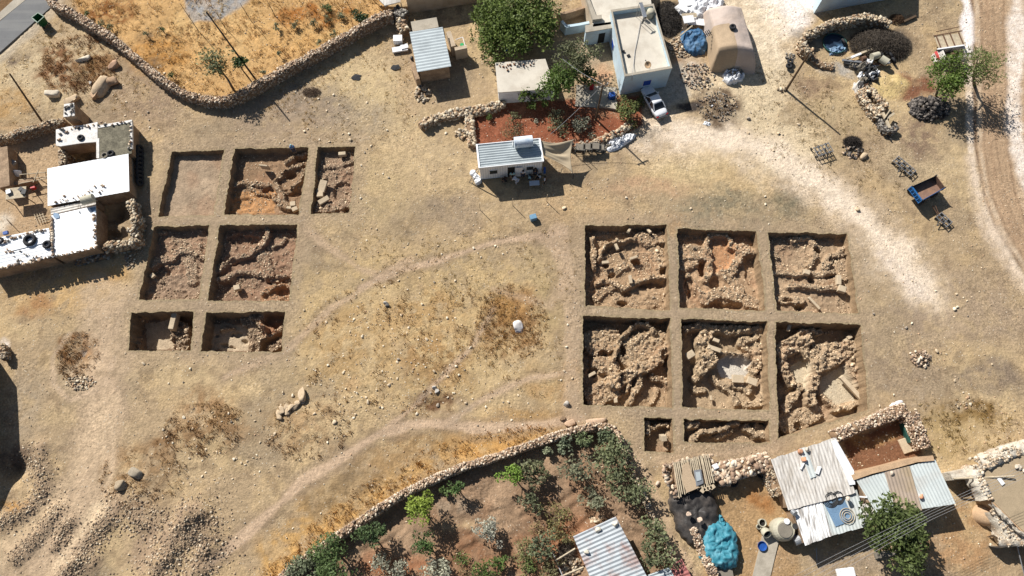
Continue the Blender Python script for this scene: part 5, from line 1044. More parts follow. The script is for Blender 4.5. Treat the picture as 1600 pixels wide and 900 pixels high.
# ------------------------------------------------------------ buildings and sheds
def corr(P4, pitch, amp, along=0, thick=.03, rag=0., seed=0):
    """corrugated sheet over 4 corners (3D); ribs run along edge 0-1 (along=0) or 0-3 (along=1)"""
    P = [Vector(p) for p in P4]
    if along: P = [P[0], P[3], P[2], P[1]]
    n = max(2, int((P[3]-P[0]).length/pitch*4)); r = np.random.RandomState(seed)
    V = []; F = []
    for i in range(n+1):
        t = i/n; a = P[0].lerp(P[3], t); b = P[1].lerp(P[2], t); z = amp*math.sin(t*n/4*2*math.pi)
        k = (i//8); e0 = r.uniform(0, rag) if rag and i % 8 == 0 else (e0 if rag and i else 0); d = (b-a).normalized()
        for q, s in ((a+d*e0, z), (b-d*e0*.7, z)): V.append(q+Vector((0, 0, s)))
    m = len(V)
    for q in list(V): V.append(q+Vector((0, 0, -thick)))
    for i in range(n):
        a, b, c, d = 2*i, 2*i+1, 2*i+3, 2*i+2; F.append((a, d, c, b) if not along else (a, b, c, d)); F.append((m+a, m+b, m+c, m+d))
        F.append((a, d, m+d, m+a)); F.append((b, c, m+c, m+b))
    F.append((0, 1, m+1, m)); F.append((2*n, 2*n+1, m+2*n+1, m+2*n))
    return V, F
def gz(pts, z): return [G(x, y, z) for x, y in pts]
def shrink(P, k):
    c = sum((Vector(p) for p in P), Vector((0, 0, 0)))/len(P); return [(c+(Vector(p)-c)*k) for p in P]
def inset(P, d):
    """move every corner inwards by d metres (convex outlines)"""
    n = len(P); c = sum((Vector((p[0], p[1])) for p in P), Vector((0, 0)))/n; out = []
    for p in P:
        v = c-Vector((p[0], p[1])); out.append(Vector((p[0], p[1]))+v.normalized()*d*1.41)
    return out
def tinroof(th, P4, z, mt, pitch=.3, amp=.025, along=0, dz=None, rag=0, name='roof_sheet', seed=0):
    Q = [Vector((p.x, p.y, z+(dz[i] if dz else 0))) for i, p in enumerate(P4)]
    V, F = corr(Q, pitch, amp, along, rag=rag, seed=seed); b = MB(); b.add(V, F); return b.build(name, mt, th)
def opening(th, a, b, z0, z1, mt, name='window', off=.03, frame=None, sub=None):
    """a,b : world points on the wall foot line, outward normal to the right of a->b"""
    a = Vector(a); b = Vector(b); d = (b-a).normalized(); n = Vector((d.y, -d.x, 0)); b1 = MB()
    c = (a+b)/2+n*off; c.z = (z0+z1)/2; rz = math.atan2(d.y, d.x)
    if frame:
        b1.box(c, ((b-a).length+.14, .06, z1-z0+.14), rz); o = b1.build(name, frame, th)
        b2 = MB(); b2.box(c+n*.035, ((b-a).length, .03, z1-z0), rz); b2.build(sub or 'pane', mt, o)
    else:
        b1.box(c, ((b-a).length, .06, z1-z0), rz); o = b1.build(name, mt, th)
    return o
def edgept(P, i, t): a, b = Vector(P[i]), Vector(P[(i+1) % len(P)]); q = a.lerp(b, t); return Vector((q.x, q.y, 0))
def parapet(th, P, z0, z1, wd, mt, name='parapet', skip=()):
    n = len(P); I = inset(P, wd); m = MB()
    for i in range(n):
        if i in skip: continue
        j = (i+1) % n; m.prism([P[i], P[j], I[j], I[i]], z0, z1)
    return m.build(name, mt, th)
# blue house with the roof terrace
hb = 3.7; P = gz([(954.5, 16), (1021, 6.5), (1050, 106.5), (976, 119.5)], hb); g0 = sum(P, Vector())/4; g0.z = 0
th = thing('blue_house', 'pale blue flat roofed house with a walled roof terrace above the parked car', 'house', g0)
m = MB(); m.prism(P, -.2, hb-.75); m.build('wall', M['blueplaster'], th)
I = inset(P, .22); m = MB(); m.prism(I, hb-.75, hb-.62); m.build('roof', M['deck'], th); parapet(th, P, hb-.75, hb, .2, M['blueplaster'])
m = MB(); n = 4
for i in range(n):
    j = (i+1) % n; O2 = inset(P, -.03); I2 = inset(P, .23); m.prism([O2[i], O2[j], I2[j], I2[i]], hb, hb+.06)
m.build('parapet_coping', M['concrete'], th)
opening(th, edgept([P[3], P[2]], 0, .46), edgept([P[3], P[2]], 0, .62), 1.2, 2.1, M['blueshutter'], 'window', .02, frame=M['whiteplaster'], sub='shutter')
opening(th, edgept([P[0], P[3]], 0, .3), edgept([P[0], P[3]], 0, .4), 1.1, 2.0, M['blueshutter'], 'window', .02, frame=M['whiteplaster'], sub='shutter')
# terrace things
q = G(1004, 34, hb-.3); s = thing('satellite_dish', 'small rusty pink satellite dish on the front of the roof terrace', 'satellite dish', G(1013, 103, hb-.62))
m = MB(); c0 = G(1013, 101, hb+.1); prof = [(.02, 0), (.2, .03), (.34, .09), (.42, .15), (.40, .16), (.3, .10), (.02, .03)]; m.lathe(c0, prof, 18, ry=.9, rz=rad(-130)); m.build('dish', M['clay'], s, smooth=True)
m = MB(); m.tube([G(1013, 103, hb-.62), c0], .03); m.build('mast', M['darksteel'], s); m = MB(); m.tube([c0, c0+Vector((-.35, .3, .35))], .02); m.box(c0+Vector((-.36, .31, .37)), (.1, .1, .1)); m.build('feed_arm', M['darksteel'], s)
s = thing('solar_water_heater', 'white solar panel with a round tank at the back of the roof terrace', 'water heater', G(1006, 36, hb-.62))
zt = hb+1.3; c1 = G(1002, 17, zt); m = MB(); a_, b_, c_, d_ = G(999, 4, zt+.5), G(1003.5, 3.5, zt+.5), G(1011, 25, zt-.5), G(1005, 27, zt-.5); m.add([a_, b_, c_, d_]+[Vector(v)+Vector((0, 0, -.1)) for v in (a_, b_, c_, d_)], [(0, 3, 2, 1), (4, 5, 6, 7), (0, 1, 5, 4), (1, 2, 6, 5), (2, 3, 7, 6), (3, 0, 4, 7)]); m.build('panel', M['whitebox'], s)
m = MB()
for v in (a_, b_, c_, d_): m.tube([v, (v.x, v.y, hb-.62)], .03)
m.build('stand', M['steel'], s)
m = MB(); m.lathe(G(1016, 21, hb-.1), [(0, -.5), (.45, -.5), (.47, 0), (.45, .45), (.2, .55), (0, .56)], 18); m.build('tank', M['tankcream'], s, smooth=True)
m = MB(); m.tube([G(1006, 28, hb-.5), G(1003, 36, hb-.55)], .05); m.box(G(1008, 26, hb-.2), (.3, .25, .5)); m.build('pipework', M['darksteel'], s)
m = MB(); m.box(G(982, 87, hb-.55), (.35, .3, .14), .4); m.box(G(974, 80, hb-.5), (.3, .2, .2)); tag(m.build('stone_lump', M['rubber'], origin=G(982, 87, hb-.62)), 'dark lump on a rusty spot of the roof terrace', 'lump')
m = MB(); m.tube([G(1001, 33, hb-.5), G(997, 55, hb-.5), G(992, 80, hb-.52), G(990, 100, hb-.5), G(988, 118, hb+.1), G(987, 132, 1.6)], .035, 5); tag(m.build('hose', M['wire'], origin=G(992, 80, hb-.6)), 'long pale hose running across the roof terrace and down the wall', 'hose')
# rear wing and annex
hw = 3.1; P = gz([(908, -40), (1012, -52), (1020.5, 5), (954, 15.5), (955.5, 34), (927, 38), (925, 28)], hw); g0 = P[3].copy(); g0.z = 0
th = thing('house_wing', 'rear wing with a cream roof cut by the top edge behind the blue house', 'house', g0)
m = MB(); m.prism(P, -.2, hw-.6); m.build('wall', M['plaster'], th); m = MB(); m.prism(inset(P, .05), hw-.6, hw-.5); m.build('roof', M['deck'], th)
Q = gz([(917, 0), (922, 0), (932, 25), (926, 29)], hw); m = MB(); m.prism(Q, hw-.6, hw); Q = gz([(912, -14), (917, -14), (922, 0), (917, 0)], hw); m.prism(Q, hw-.6, hw+.01); Q = gz([(925.5, 25), (940, 23), (940.5, 29), (926, 31)], hw); m.prism(Q, hw-.6, hw+.02); m.build('parapet', M['concrete'], th)
ha = 2.5; P = gz([(915.5, 40.5), (956, 35), (958, 44), (915.5, 51)], ha); g0 = sum(P, Vector())/4; g0.z = 0
th = thing('house_annex', 'low pale blue annex with a dark open doorway left of the blue house', 'annex', g0)
m = MB(); m.prism(P, -.1, ha); m.build('wall', M['blueplaster'], th); m = MB(); m.prism(inset(P, -.06), ha, ha+.1); m.build('roof', M['concrete'], th)
opening(th, edgept([P[3], P[2]], 0, .5), edgept([P[3], P[2]], 0, .74), .1, 1.9, M['darkopen'], 'door', .0)  # dark panel on the solid wall, painted shade of the open doorway
def slabwall(label, pts, h, wd, mt, name='low_wall', cat='wall', z0=-.2, zt=None):
    P = [(G(x, y, h).x, G(x, y, h).y) for x, y in pts]; m = MB(); A_ = np.array(P)
    for i in range(len(P)-1):
        a, b = Vector(P[i]), Vector(P[i+1]); d = (b-a).normalized(); n = Vector((-d.y, d.x))*wd/2; e = d*wd/2*(.98 if i % 2 else .94)
        m.prism([a-n-e, b-n+e, b+n+e, a+n-e], z0, h+(.004 if i % 2 else 0))
    return tag(m.build(name, mt), label, cat)
slabwall('rough pen wall with a reddish top left of the rear wing', [(873, 22), (890, 18), (918, 9)], 1.2, .35, M['mudwall'])
slabwall('blue grey pen wall above the annex shade', [(879, 34), (885, 41), (905, 38), (924, 34)], 1.4, .35, M['blueplaster'])
slabwall('small concrete step slab in the garden beside the pole', [(941, 160), (957, 163)], .35, 1.1, M['concrete'], 'concrete_slab', 'slab')
slabwall('flat concrete patio slab behind the garden pole', [(918, 150), (945, 152)], .12, 3.0, M['concrete'], 'concrete_slab', 'slab')
# white flat roof, corrugated garden shed, long building at the top
hf = 2.3; P = gz([(775, 99), (851, 93), (866, 138), (779, 144)], hf); g0 = sum(P, Vector())/4; g0.z = 0
th = thing('flat_roofed_house', 'low white walled house with a bare pale flat roof between the trees', 'house', g0)
m = MB(); m.prism(P, -.2, hf-.12); m.build('wall', M['whiteplaster'], th); m = MB(); m.prism(inset(P, -.08), hf-.12, hf+.04); m.build('roof', M['deck'], th)
r = np.random.RandomState(3)
for k, (x, y) in enumerate([(781, 103), (786, 104), (791, 105), (793, 102), (797, 101), (804, 100), (812, 100), (818, 101), (822, 103), (829, 102), (834, 99), (798, 107), (793, 110)]):
    v = rockproto(1, ICO_V, 300+k)[0]*r.uniform(.1, .17); p = G(x, y, hf+.1); o = link('roof_stone', newmesh('roof_stone', v+np.array(p), ICO_F, [M['rock']], False, np.ones((12, 3))*np.array(A(150, 110, 84))), origin=p); tag(o, 'small brown stone on the far edge of the pale flat roof', 'stone', 'stones on the pale flat roof')
hs = 2.6; P = gz([(640, 50.5), (691.5, 42.5), (705, 104), (652, 113)], hs); g0 = sum(P, Vector())/4; g0.z = 0
th = thing('corrugated_shed', 'brown mud walled shed under one large ridged grey metal roof', 'shed', g0)
I = inset(P, .3); m = MB(); m.prism(I, -.2, hs-.06); m.build('wall', M['mudwall'], th); tinroof(th, P, hs+.05, M['zinc'], .42, .022, 0)
th = thing('shed_lean_to', 'narrow roofless side room on the right of the ridged shed', 'lean-to', G(712, 75)); m = MB()
h_ = 1.7
for pts in ([(697, 50), (704, 48), (712, 71), (705, 73)], [(710, 74), (729, 70), (730, 75), (711, 79)]): m.prism(gz(pts, h_), -.1, h_+(.01 if pts[0][0] > 700 else 0))
m.build('wall', M['plaster'], th)
m = MB(); m.tube([G(712, 62, 1.7), G(723, 58, 1.7), G(727, 72, 1.7)], .04); m.build('rail', M['whitebox'], th)
m = MB(); m.lathe(G(722, 72, .2), [(0, 0), (.2, 0), (.24, .3), (0, .3)], 12); tag(m.build('bucket', M['greenp'], origin=G(722, 72, 0)), 'small bright green bucket in the side room of the ridged shed', 'bucket')
slabwall('short brown mud wall on the left of the ridged shed', [(643, 92), (647, 108), (652, 121)], 1.6, .5, M['mudwall'])
m = MB(); m.cyl(G(642.5, 91, 1.7), G(645, 91, 1.75), .25, .25, 12); tag(m.build('oil_drum', M['darksteel'], origin=G(643, 91, 1.5)), 'black drum lying on the mud wall by the ridged shed', 'drum')
slabwall('pale flat concrete platform behind the ridged shed', [(652, 40), (675, 36)], .9, 1.5, M['concrete'], 'concrete_platform', 'platform')
m = MB(); m.box(G(622, 62, .5), (1.1, .9, .7), .05); tag(m.build('white_crate', M['whitebox'], origin=G(622, 62), bevel=.03), 'white box standing left of the ridged shed', 'box')
m = MB(); m.box(G(625, 77, .25), (1.9, .7, .25), .2); m.box(G(632, 73, .4), (.9, .6, .2), .3); tag(m.build('discarded_board', M['whitefilm'], origin=G(625, 77)), 'white panels and bags on the ground below the white box', 'panels')
for k, (x, y, l) in enumerate([(557, 121, 'dark grey scrap of sheeting flat on the ground, left one'), (619, 106, 'dark grey scrap of sheeting nearer the ridged shed')]):
    m = MB(); p = GP(x, y); n_ = 11; m.add([p+Vector((math.cos(q)*.55*random.uniform(.6, 1.2)*(1.2), math.sin(q)*.5*random.uniform(.6, 1.2), .05+.04*random.random())) for q in [6.283*i/n_ for i in range(n_)]]+[p+Vector((0, 0, .14)), p+Vector((.1, 0, -.05))], [(i, (i+1) % n_, n_) for i in range(n_)]+[((i+1) % n_, i, n_+1) for i in range(n_)]); tag(m.build('sheeting_scrap', M['rubber'], origin=p), l, 'sheeting')
P = gz([(639, 21), (759, 1), (764, -55), (630, -34)], 0); g0 = sum(P, Vector())/4
th = thing('long_house', 'long cream plastered building cut by the top edge behind the ridged shed', 'building', g0)
m = MB(); m.prism(P, -.2, 2.5); m.build('wall', M['plaster'], th); m = MB(); m.prism(inset(P, -.12), 2.5, 2.66); m.build('roof', M['whitemetal'], th)
P = gz([(572, -22), (628, -24), (625, 2), (601, 9)], 1.9); th = thing('canvas_lean_to', 'cream canvas roofed lean to at the top end of the field wall', 'lean-to', G(610, 0)); m = MB()
m.prism(P, 1.75, [1.9, 1.9, 1.8, 1.95]); m.build('roof', M['creamsheet'], th); m = MB()
for p in P: m.tube([(p.x*.995, p.y, 0), (p.x*.995, p.y, 1.75)], .06)
m.build('post', M['wood'], th)
P = gz([(1271, 22), (1394, -2), (1396, -60), (1262, -50)], 0); th = thing('grey_building', 'blue grey building cut by the top edge, casting a wide shadow over the scrap yard', 'building', sum(P, Vector())/4)
m = MB(); m.prism(P, -.2, 3.1); m.build('wall', M['blueplaster'], th); m = MB(); m.prism(inset(P, -.15), 3.1, 3.3); m.build('roof', M['mudwall'], th)
# building outside the left edge that throws the broad shadow
a = G(-3, 562); th = thing('barn', 'tall building just outside the left edge whose shadow covers the ground', 'building', (a.x-6, a.y-6, 0)); m = MB()
m.prism([(a.x-14, a.y-1.5), (a.x, a.y), (a.x+1.9, a.y-7), (a.x+1.3, a.y-13), (a.x-13, a.y-13)], -.6, 3.2); m.build('wall', M['mudwall'], th); 
# ------------------------------------------------------------ the farm with white roofs
def room(label, pts, h, wallm, name='farm_shed', cat='shed', ov=.12, z0=-.2):
    P = gz(pts, h); g = sum(P, Vector())/len(P); g.z = 0; th = thing(name, label, cat, g); m = MB(); m.prism(inset(P, ov), z0, h-.05); m.build('wall', wallm, th); return th, P
th, P = room('largest bright white metal roof of the farm at the left edge', [(74.5, 263.5), (201, 240.5), (202.5, 299), (75, 322)], 2.0, M['mudwall'])
tinroof(th, P, 2.05, M['whitemetal'], .55, .02, 1)
th, P = room('second white metal roof of the farm, edged with stones and blue patches', [(80, 337), (150, 321), (150.5, 387.5), (82.5, 402.5)], 2.3, M['mudwall'])
tinroof(th, P, 2.30, M['whitemetal'], .8, .02, 0)
m = MB(); q = gz([(84, 332), (92, 334), (93, 340), (87, 342), (83, 338)], 2.36); m.prism(q, 2.342, 2.37); m.build('roof_patch', M['bluesheet'], th)
m = MB(); q = gz([(140, 325), (149, 323), (149.5, 332), (144, 330)], 2.36); m.prism(q, 2.342, 2.37); m.build('roof_patch', M['bluesheet'], th)
th, P = room('narrow ridged strip roof between the two white farm roofs', [(79, 326), (150, 311), (150, 320), (80, 336)], 1.75, M['mudwall'], ov=.05); tinroof(th, P, 1.8, M['creamsheet'], .3, .03, 0)
th, P = room('ridged grey metal roof of the farm strewn with stones, at the left edge', [(-30, 377), (77, 356.5), (82, 402), (-30, 427)], 2.2, M['mudwall']); tinroof(th, P, 2.25, M['whitemetal'], .4, .03, 0)
m = MB(); Q = gz([(15, 384), (76, 369), (77.5, 377), (17, 392)], 2.36); m.prism(Q, 2.3, 2.34); m.build('roof_patch', M['whitemetal'], th)
th, P = room('whitewashed mud roof of the farm, top left room', [(88, 203), (108, 198), (130, 196), (153, 191), (153, 222), (128, 224), (95, 229), (88, 228)], 1.9, M['mudwall'], ov=.05); m = MB(); m.prism(P, 1.86, 1.98); m.build('roof', M['stonewhite'], th)
th, P = room('flat dark earth roof of the farm with a whitewashed rim', [(153, 199), (205, 190), (206, 240), (154, 250)], 1.9, M['mudwall'], ov=.05); m = MB(); m.prism(P, 1.86, 1.94); m.build('roof', M['earthroof'], th)
m = MB(); 
for pts in ([(153, 196), (206, 187), (206.5, 191), (153, 200)], [(203, 190), (206.5, 190), (207, 232), (204, 232)], [(150.5, 216), (155, 216), (155, 247), (150.5, 247)]): m.prism(gz(pts, 1.98), 1.7, 1.99)
m.build('roof_rim', M['stonewhite'], th)
th, P = room('small square tower with a whitewashed stone dotted top by the field', [(100.5, 163), (116, 161), (117, 181), (99.5, 183)], 2.9, M['mudwall'], 'stone_tower', 'tower', 0.)
m = MB(); m.prism(P, 2.86, 2.96); m.build('roof', M['stonewhite'], th)
def roofstones(label, group, pts, z, n, size, tones, seed, jit=1.0, name='roof_stone'):
    r = np.random.RandomState(seed); P = [Vector((x, y, 0)) for x, y in pts]; L = [0]
    for a, b in zip(P, P[1:]): L.append(L[-1]+(b-a).length)
    for k in range(n):
        s = (k+r.rand())/n*L[-1]; i = max(j for j in range(len(L)-1) if L[j] <= s); f = (s-L[i])/(L[i+1]-L[i]); q = P[i].lerp(P[i+1], f); q += Vector((r.normal()*jit, r.normal()*jit, 0))
        sz = r.uniform(*size); p = G(q.x, q.y, z+sz*.4); v = rockproto(1, ICO_V, seed*100+k)[0]*np.array([sz, sz*r.uniform(.6, 1), sz*.7]); a = r.uniform(0, 6.28); v = np.stack([v[:, 0]*math.cos(a)-v[:, 1]*math.sin(a), v[:, 0]*math.sin(a)+v[:, 1]*math.cos(a), v[:, 2]], 1)
        o = link(name, newmesh(name, v+np.array(p), ICO_F, [M['rock']], False, np.ones((12, 3))*np.array(tones[r.randint(len(tones))])), origin=p); tag(o, label, 'stone', group)
RT = PINK+GREY[:2]
roofstones('stone weighing down the left edge of the second white farm roof', 'stones on the left edge of the second white roof', [(80.5, 338), (81, 360), (81, 380), (83, 400)], 2.36, 34, (.12, .22), RT, 1, .6)
roofstones('stone weighing down the lower edge of the second white farm roof', 'stones on the lower edge of the second white roof', [(84, 401), (110, 396), (130, 391), (149, 386)], 2.36, 18, (.12, .22), RT, 2, .8)
roofstones('stone weighing down the right edge of the second white farm roof', 'stones on the right edge of the second white roof', [(147, 333), (148, 350), (148, 370), (149, 384)], 2.36, 22, (.1, .2), RT, 3, 1.4)
roofstones('stone on the lower part of the largest white farm roof', 'stones on the largest white roof', [(82, 316), (105, 312), (130, 303), (150, 296), (168, 292)], 2.1, 26, (.08, .18), RT, 4, 3.)
roofstones('stone along the lower edge of the ridged grey farm roof', 'stones on the lower edge of the ridged farm roof', [(0, 419), (25, 414), (50, 409), (80, 401)], 2.3, 36, (.12, .24), RT, 5, 1.2)
roofstones('stone along the upper edge of the ridged grey farm roof', 'stones on the upper edge of the ridged farm roof', [(5, 376), (30, 370), (50, 363), (70, 359)], 2.3, 22, (.1, .19), RT, 6, 1.2)
roofstones('stone scattered on the middle of the ridged grey farm roof', 'stones scattered on the ridged farm roof', [(10, 388), (17, 395), (40, 402), (66, 398)], 2.3, 24, (.08, .16), RT, 7, 4.)
roofstones('dark stone on the top of the small whitewashed tower', 'dark stones on the tower top', [(103, 178), (104, 168), (110, 165), (115, 172), (110, 180)], 3.0, 18, (.12, .2), GREY+BLACKS, 8, 1.5)
roofstones('stone along the edge of the whitewashed or earth farm roofs', 'stones on the mud farm roofs', [(90, 226), (92, 206), (120, 199), (153, 194), (180, 193), (203, 192), (204, 215), (204, 235)], 2.02, 34, (.12, .24), RT+GREY, 9, 1.6)
def tyre(label, p, R_=.38, r_=.14, rx=0., rz=0., ry=0., group=None, rim=False):
    m = MB(); m.torus(p, R_-r_, r_, 22, 8, rx=rx, ry=ry, rz=rz, squash=1.05); o = m.build('tyre', M['rubber'], origin=p, smooth=True); return tag(o, label, 'tyre', group)
tyre('largest tyre lying on the ridged grey farm roof', G(46.5, 375, 2.45), .72, .2); tyre('smaller tyre near the stone row on the ridged farm roof', G(73.5, 382, 2.45), .5, .16); tyre('half tyre at the left edge of the ridged farm roof', G(0, 376, 2.45), .4, .13)
tyre('grey tyre on the earth roof, left of two', G(163.5, 243, 2.03), .42, .1).data.materials[0] = M['concrete_dark']; tyre('dark tyre on the earth roof, right of two', G(173, 239.5, 2.03), .42, .12); tyre('black tyre on the whitewashed mud roof', G(126, 215, 2.08), .4, .14)
for k in range(9):
    tyre('black tyre leaning in the row along the right side of the farm wall', G(218+.3*math.sin(k), 232+k*6.6, .45), .5, .17, ry=rad(62), group='tyres leaning on the farm wall')
s = thing('solar_water_heater', 'pale round water tank between the two white farm roofs', 'water heater', G(138, 314, 2.0)); m = MB(); a, b = G(128, 314, 2.9), G(146, 309, 2.9); m.cyl(a, b, .48, .48, 20); m.build('tank', M['tankcream'], s, smooth=False); m = MB(); m.tube([a, (a.x, a.y, 2.1)], .04); m.tube([b, (b.x, b.y, 2.1)], .04); m.tube([G(126, 322, 2.1), G(124, 333, 2.4)], .04); m.build('stand', M['steel'], s)
# junk corner on the left
th = thing('plank_table', 'square tan board roof on posts in the farm junk corner', 'lean-to', G(25, 303)); Q = gz([(9, 295), (41, 291), (40, 308), (9, 312)], 1.6); m = MB(); m.prism(Q, 1.55, 1.62); m.build('roof', M['wood'], th); m = MB()
for q in Q: m.tube([(q.x, q.y, 0), (q.x, q.y, 1.55)], .05)
m.build('post', M['wooddark'], th)
th = thing('stick_fence', 'rickety fence of sticks between the junk corner and the white roof', 'fence', G(55, 275)); m = MB()
for y0, y1, z in ((273, 269, 1.3), (287, 278, 1.2), (281, 276, .8)): m.tube([G(30, y0, z), G(75, y1, z)], .05)
for x in (32, 46, 60, 72): m.tube([G(x, 284-.1*x, 0), G(x-1, 276-.1*x, 1.4)], .05)
m.tube([G(52, 285, 1.3), G(60, 266, 1.3)], .05); m.build('rail', M['wood'], th)
slabwall('dark stone hut wall at the far left edge of the farm yard', [(4, 236), (6, 262), (7, 285)], 1.7, 1.1, M['mudwall'], 'hut_wall')
slabwall('low stone ledge across the farm junk corner', [(2, 291), (30, 285), (48, 280)], .9, .5, M['mudwall'])
m = MB(); m.lathe(G(28, 271, .5), [(.45, 0), (.2, .5), (0, .8)], 10); tag(m.build('white_sack', M['whitefilm'], origin=G(28, 272)), 'white pointed sack by the stick fence', 'sack')
m = MB(); m.box(G(9, 291, 1.2), (.4, .35, .3)); tag(m.build('red_can', M['red'], origin=G(9, 292, 1)), 'bright red can in the farm junk corner', 'can')
m = MB(); m.box(G(52, 294, .5), (.5, .3, .3), .4); tag(m.build('red_cloth', M['red'], origin=G(52, 295)), 'red cloth lying by the board roof', 'cloth')
m = MB(); m.box(G(9, 364, 2.5), (.5, .35, .25), .3); tag(m.build('blue_can', M['blue'], origin=G(9, 365, 2.3)), 'blue can on the top edge of the ridged farm roof', 'can')
for k, (x, y) in enumerate([(3, 262), (4, 275), (20, 255), (38, 300), (14, 300), (33, 296)]):
    m = MB(); m.box(G(x, y, .9 if k < 3 else 1.75), (.9-.1*k, .5, .3), .5*k); tag(m.build('scrap_box', M['darksteel'] if k % 2 else M['steel'], origin=G(x, y, .6)), ['dark metal scrap box at the left edge, upper', 'grey metal scrap box at the left edge, lower', 'grey scrap box above the junk corner', 'small dark box on the right of the board roof', 'grey box on the left of the board roof', 'dark box at the top of the board roof'][k], 'scrap')
m = MB(); m.tube([G(10, 342, .1), G(18, 352, 1.3)], .04); tag(m.build('wooden_stick', M['wooddark'], origin=G(10, 342)), 'leaning stick in the farm yard', 'stick')
m = MB()
for k in range(5): m.tube([G(52+k*3.4, 335+k*3.2, .12), G(66+k*3., 331+k*3.2, .12)], .04)
for k in range(4): m.tube([G(53+k*4, 333-k*.8, .14), G(66+k*4-6, 350-k, .14)], .04)
tag(m.build('wire_mat', M['wood'], origin=G(62, 340)), 'flat woven lattice mat lying in the farm yard', 'mat')
# ------------------------------------------------------------ lower right farm
RAGS = dict(rag=.12)
th, P = room('large old cream ridged metal roof with dark seams at the lower right', [(1204, 717), (1306, 682), (1337, 735), (1336, 771), (1232, 798)], 2.5, M['mudwall'], 'tin_roofed_barn', 'barn', .3)
Q = gz([(1204, 717), (1306, 682), (1337, 771), (1232, 798)], 2.5); tinroof(th, Q, 2.52, M['creamsheet'], .34, .022, 1, rag=.15, seed=2)
Q = gz([(1249, 701), (1259, 698), (1276, 744), (1266, 748)], 2.6); V_, F_ = corr([Vector((q.x, q.y, 2.62)) for q in Q], .34, .03, 1); m = MB(); m.add(V_, F_); m.build('roof_patch', M['paleblue_sheet'], th)
Q = gz([(1299, 690), (1306, 686), (1334, 735), (1336, 757), (1327, 758), (1318, 735), (1306, 712)], 2.64); m = MB(); m.prism(Q, 2.6, 2.68); m.build('roof_sheeting', M['whitefilm'], th)
th, P = room('worn white ridged roof with black streaks above the yard', [(1238, 796), (1284, 782), (1300, 838), (1258, 853)], 2.35, M['mudwall'], 'tin_roofed_barn', 'barn', .2); tinroof(th, P, 2.4, M['whitesheet_worn'], .34, .022, 1, rag=.1, seed=5)
th, P = room('patched blue and cream ridged roof between the streaked and pale roofs', [(1284, 782), (1338, 764), (1356, 822), (1300, 838)], 2.2, M['mudwall'], 'tin_roofed_barn', 'barn', .15); tinroof(th, P, 2.26, M['paleblue_sheet'], .34, .022, 1, rag=.1, seed=6)
Q = gz([(1285, 781), (1314, 770), (1336, 812), (1306, 823)], 2.4); m = MB(); m.prism(Q, 2.32, 2.35); m.build('roof_sheeting', M['bluesheet'], th)
Q = gz([(1344, 789), (1372, 782), (1380, 805), (1354, 816)], 2.4); V_, F_ = corr([Vector((q.x, q.y, 2.33)) for q in Q], .34, .03, 1); m = MB(); m.add(V_, F_); m.build('roof_patch', M['creamsheet'], th)
th, P = room('long faded pale blue ridged roof with a brown patch, lower right', [(1334, 750), (1458, 716), (1493, 788), (1400, 809), (1350, 790)], 2.6, M['mudwall'], 'tin_roofed_barn', 'barn', .3)
Q = gz([(1336, 748), (1460, 717), (1493, 788), (1372, 806)], 2.6); tinroof(th, [Q[0], Q[1], Q[2], Q[3]], 2.64, M['paleblue_sheet'], .34, .022, 1, rag=.1, seed=8)
Q = gz([(1382, 738), (1421, 728), (1441, 797), (1402, 807)], 2.7); V_, F_ = corr([Vector((q.x, q.y, 2.71)) for q in Q], .34, .022, 1); m = MB(); m.add(V_, F_); m.build('roof_patch', M['brownsheet'], th)
slabwall('pale mud wall along the top of the long faded blue roof', [(1336, 745), (1362, 736), (1400, 727), (1432, 718), (1455, 716)], 2.8, .5, M['clay'])
for k, (x, y, lb) in enumerate([(1251, 705, 'orange stone, upper left of the cream ridged roof'), (1256, 718, 'orange stone in the middle of the cream ridged roof'), (1262, 702, 'white stone beside the blue strip of the cream roof'), (1440, 776, 'orange stone on the long faded blue roof'), (1395, 740, 'white stone at the top of the brown roof patch'), (1325, 780, 'pale stone on the patched roof')]):
    p = G(x, y, 2.8); v = rockproto(1, ICO2_V, 400+k)[0]*.24; o = link('roof_stone', newmesh('roof_stone', v+np.array(p), ICO2_F, [M['rock']], False, np.ones((len(v), 3))*np.array(A(226, 168, 132) if 'orange' in lb else A(226, 210, 190))), origin=p); tag(o, lb, 'stone')
for k, (x0, y0, x1, y1, lb) in enumerate([(1251, 733, 1257, 722, 'white metal bar lying left on the cream ridged roof'), (1275, 740, 1279, 729, 'first of two parallel white bars on the cream roof'), (1278, 741, 1282, 729, 'second of two parallel white bars on the cream roof'), (1343, 776, 1355, 777, 'white bar lying across the roof joint')]):
    m = MB(); m.bar(G(x0, y0, 2.68), G(x1, y1, 2.68), .14, .1); tag(m.build('metal_bar', M['whitebox']), lb, 'bar')
def coil(x, y, z, R_, lb, mt):
    m = MB()
    for k in range(4): m.torus(G(x+k*.8, y-k*.4, z+.04*k), R_*(1-.12*k), .035, 24, 5, rx=.08*k)
    tag(m.build('cable_coil', mt, origin=G(x, y, z)), lb, 'coil')
coil(1297, 780, 2.4, .75, 'left black cable coil on the blue sheeting', M['darksteel']); coil(1308, 777, 2.4, .65, 'right black cable coil on the blue sheeting', M['darksteel'])
m = MB(); 
for k in range(3): m.torus(G(1324, 806, 2.42+.03*k), .7-.2*k, .035, 22, 5)
tag(m.build('cable_coil', M['wood'], origin=G(1324, 806, 2.4)), 'tan oval hose coil low on the blue sheeting', 'coil')
# red soil yard extras
m = MB(); m.box(G(1420, 676, .35), (1.0, 2.0, .7), rad(12)); tag(m.build('green_trough', M['darkgreen'], origin=G(1420, 676), bevel=.05), 'dark green trough in the corner of the red soil yard', 'trough')
slab('pale slab lying below the green trough', 1419, 695, .15, (1.6, 1.5, .2), .3)
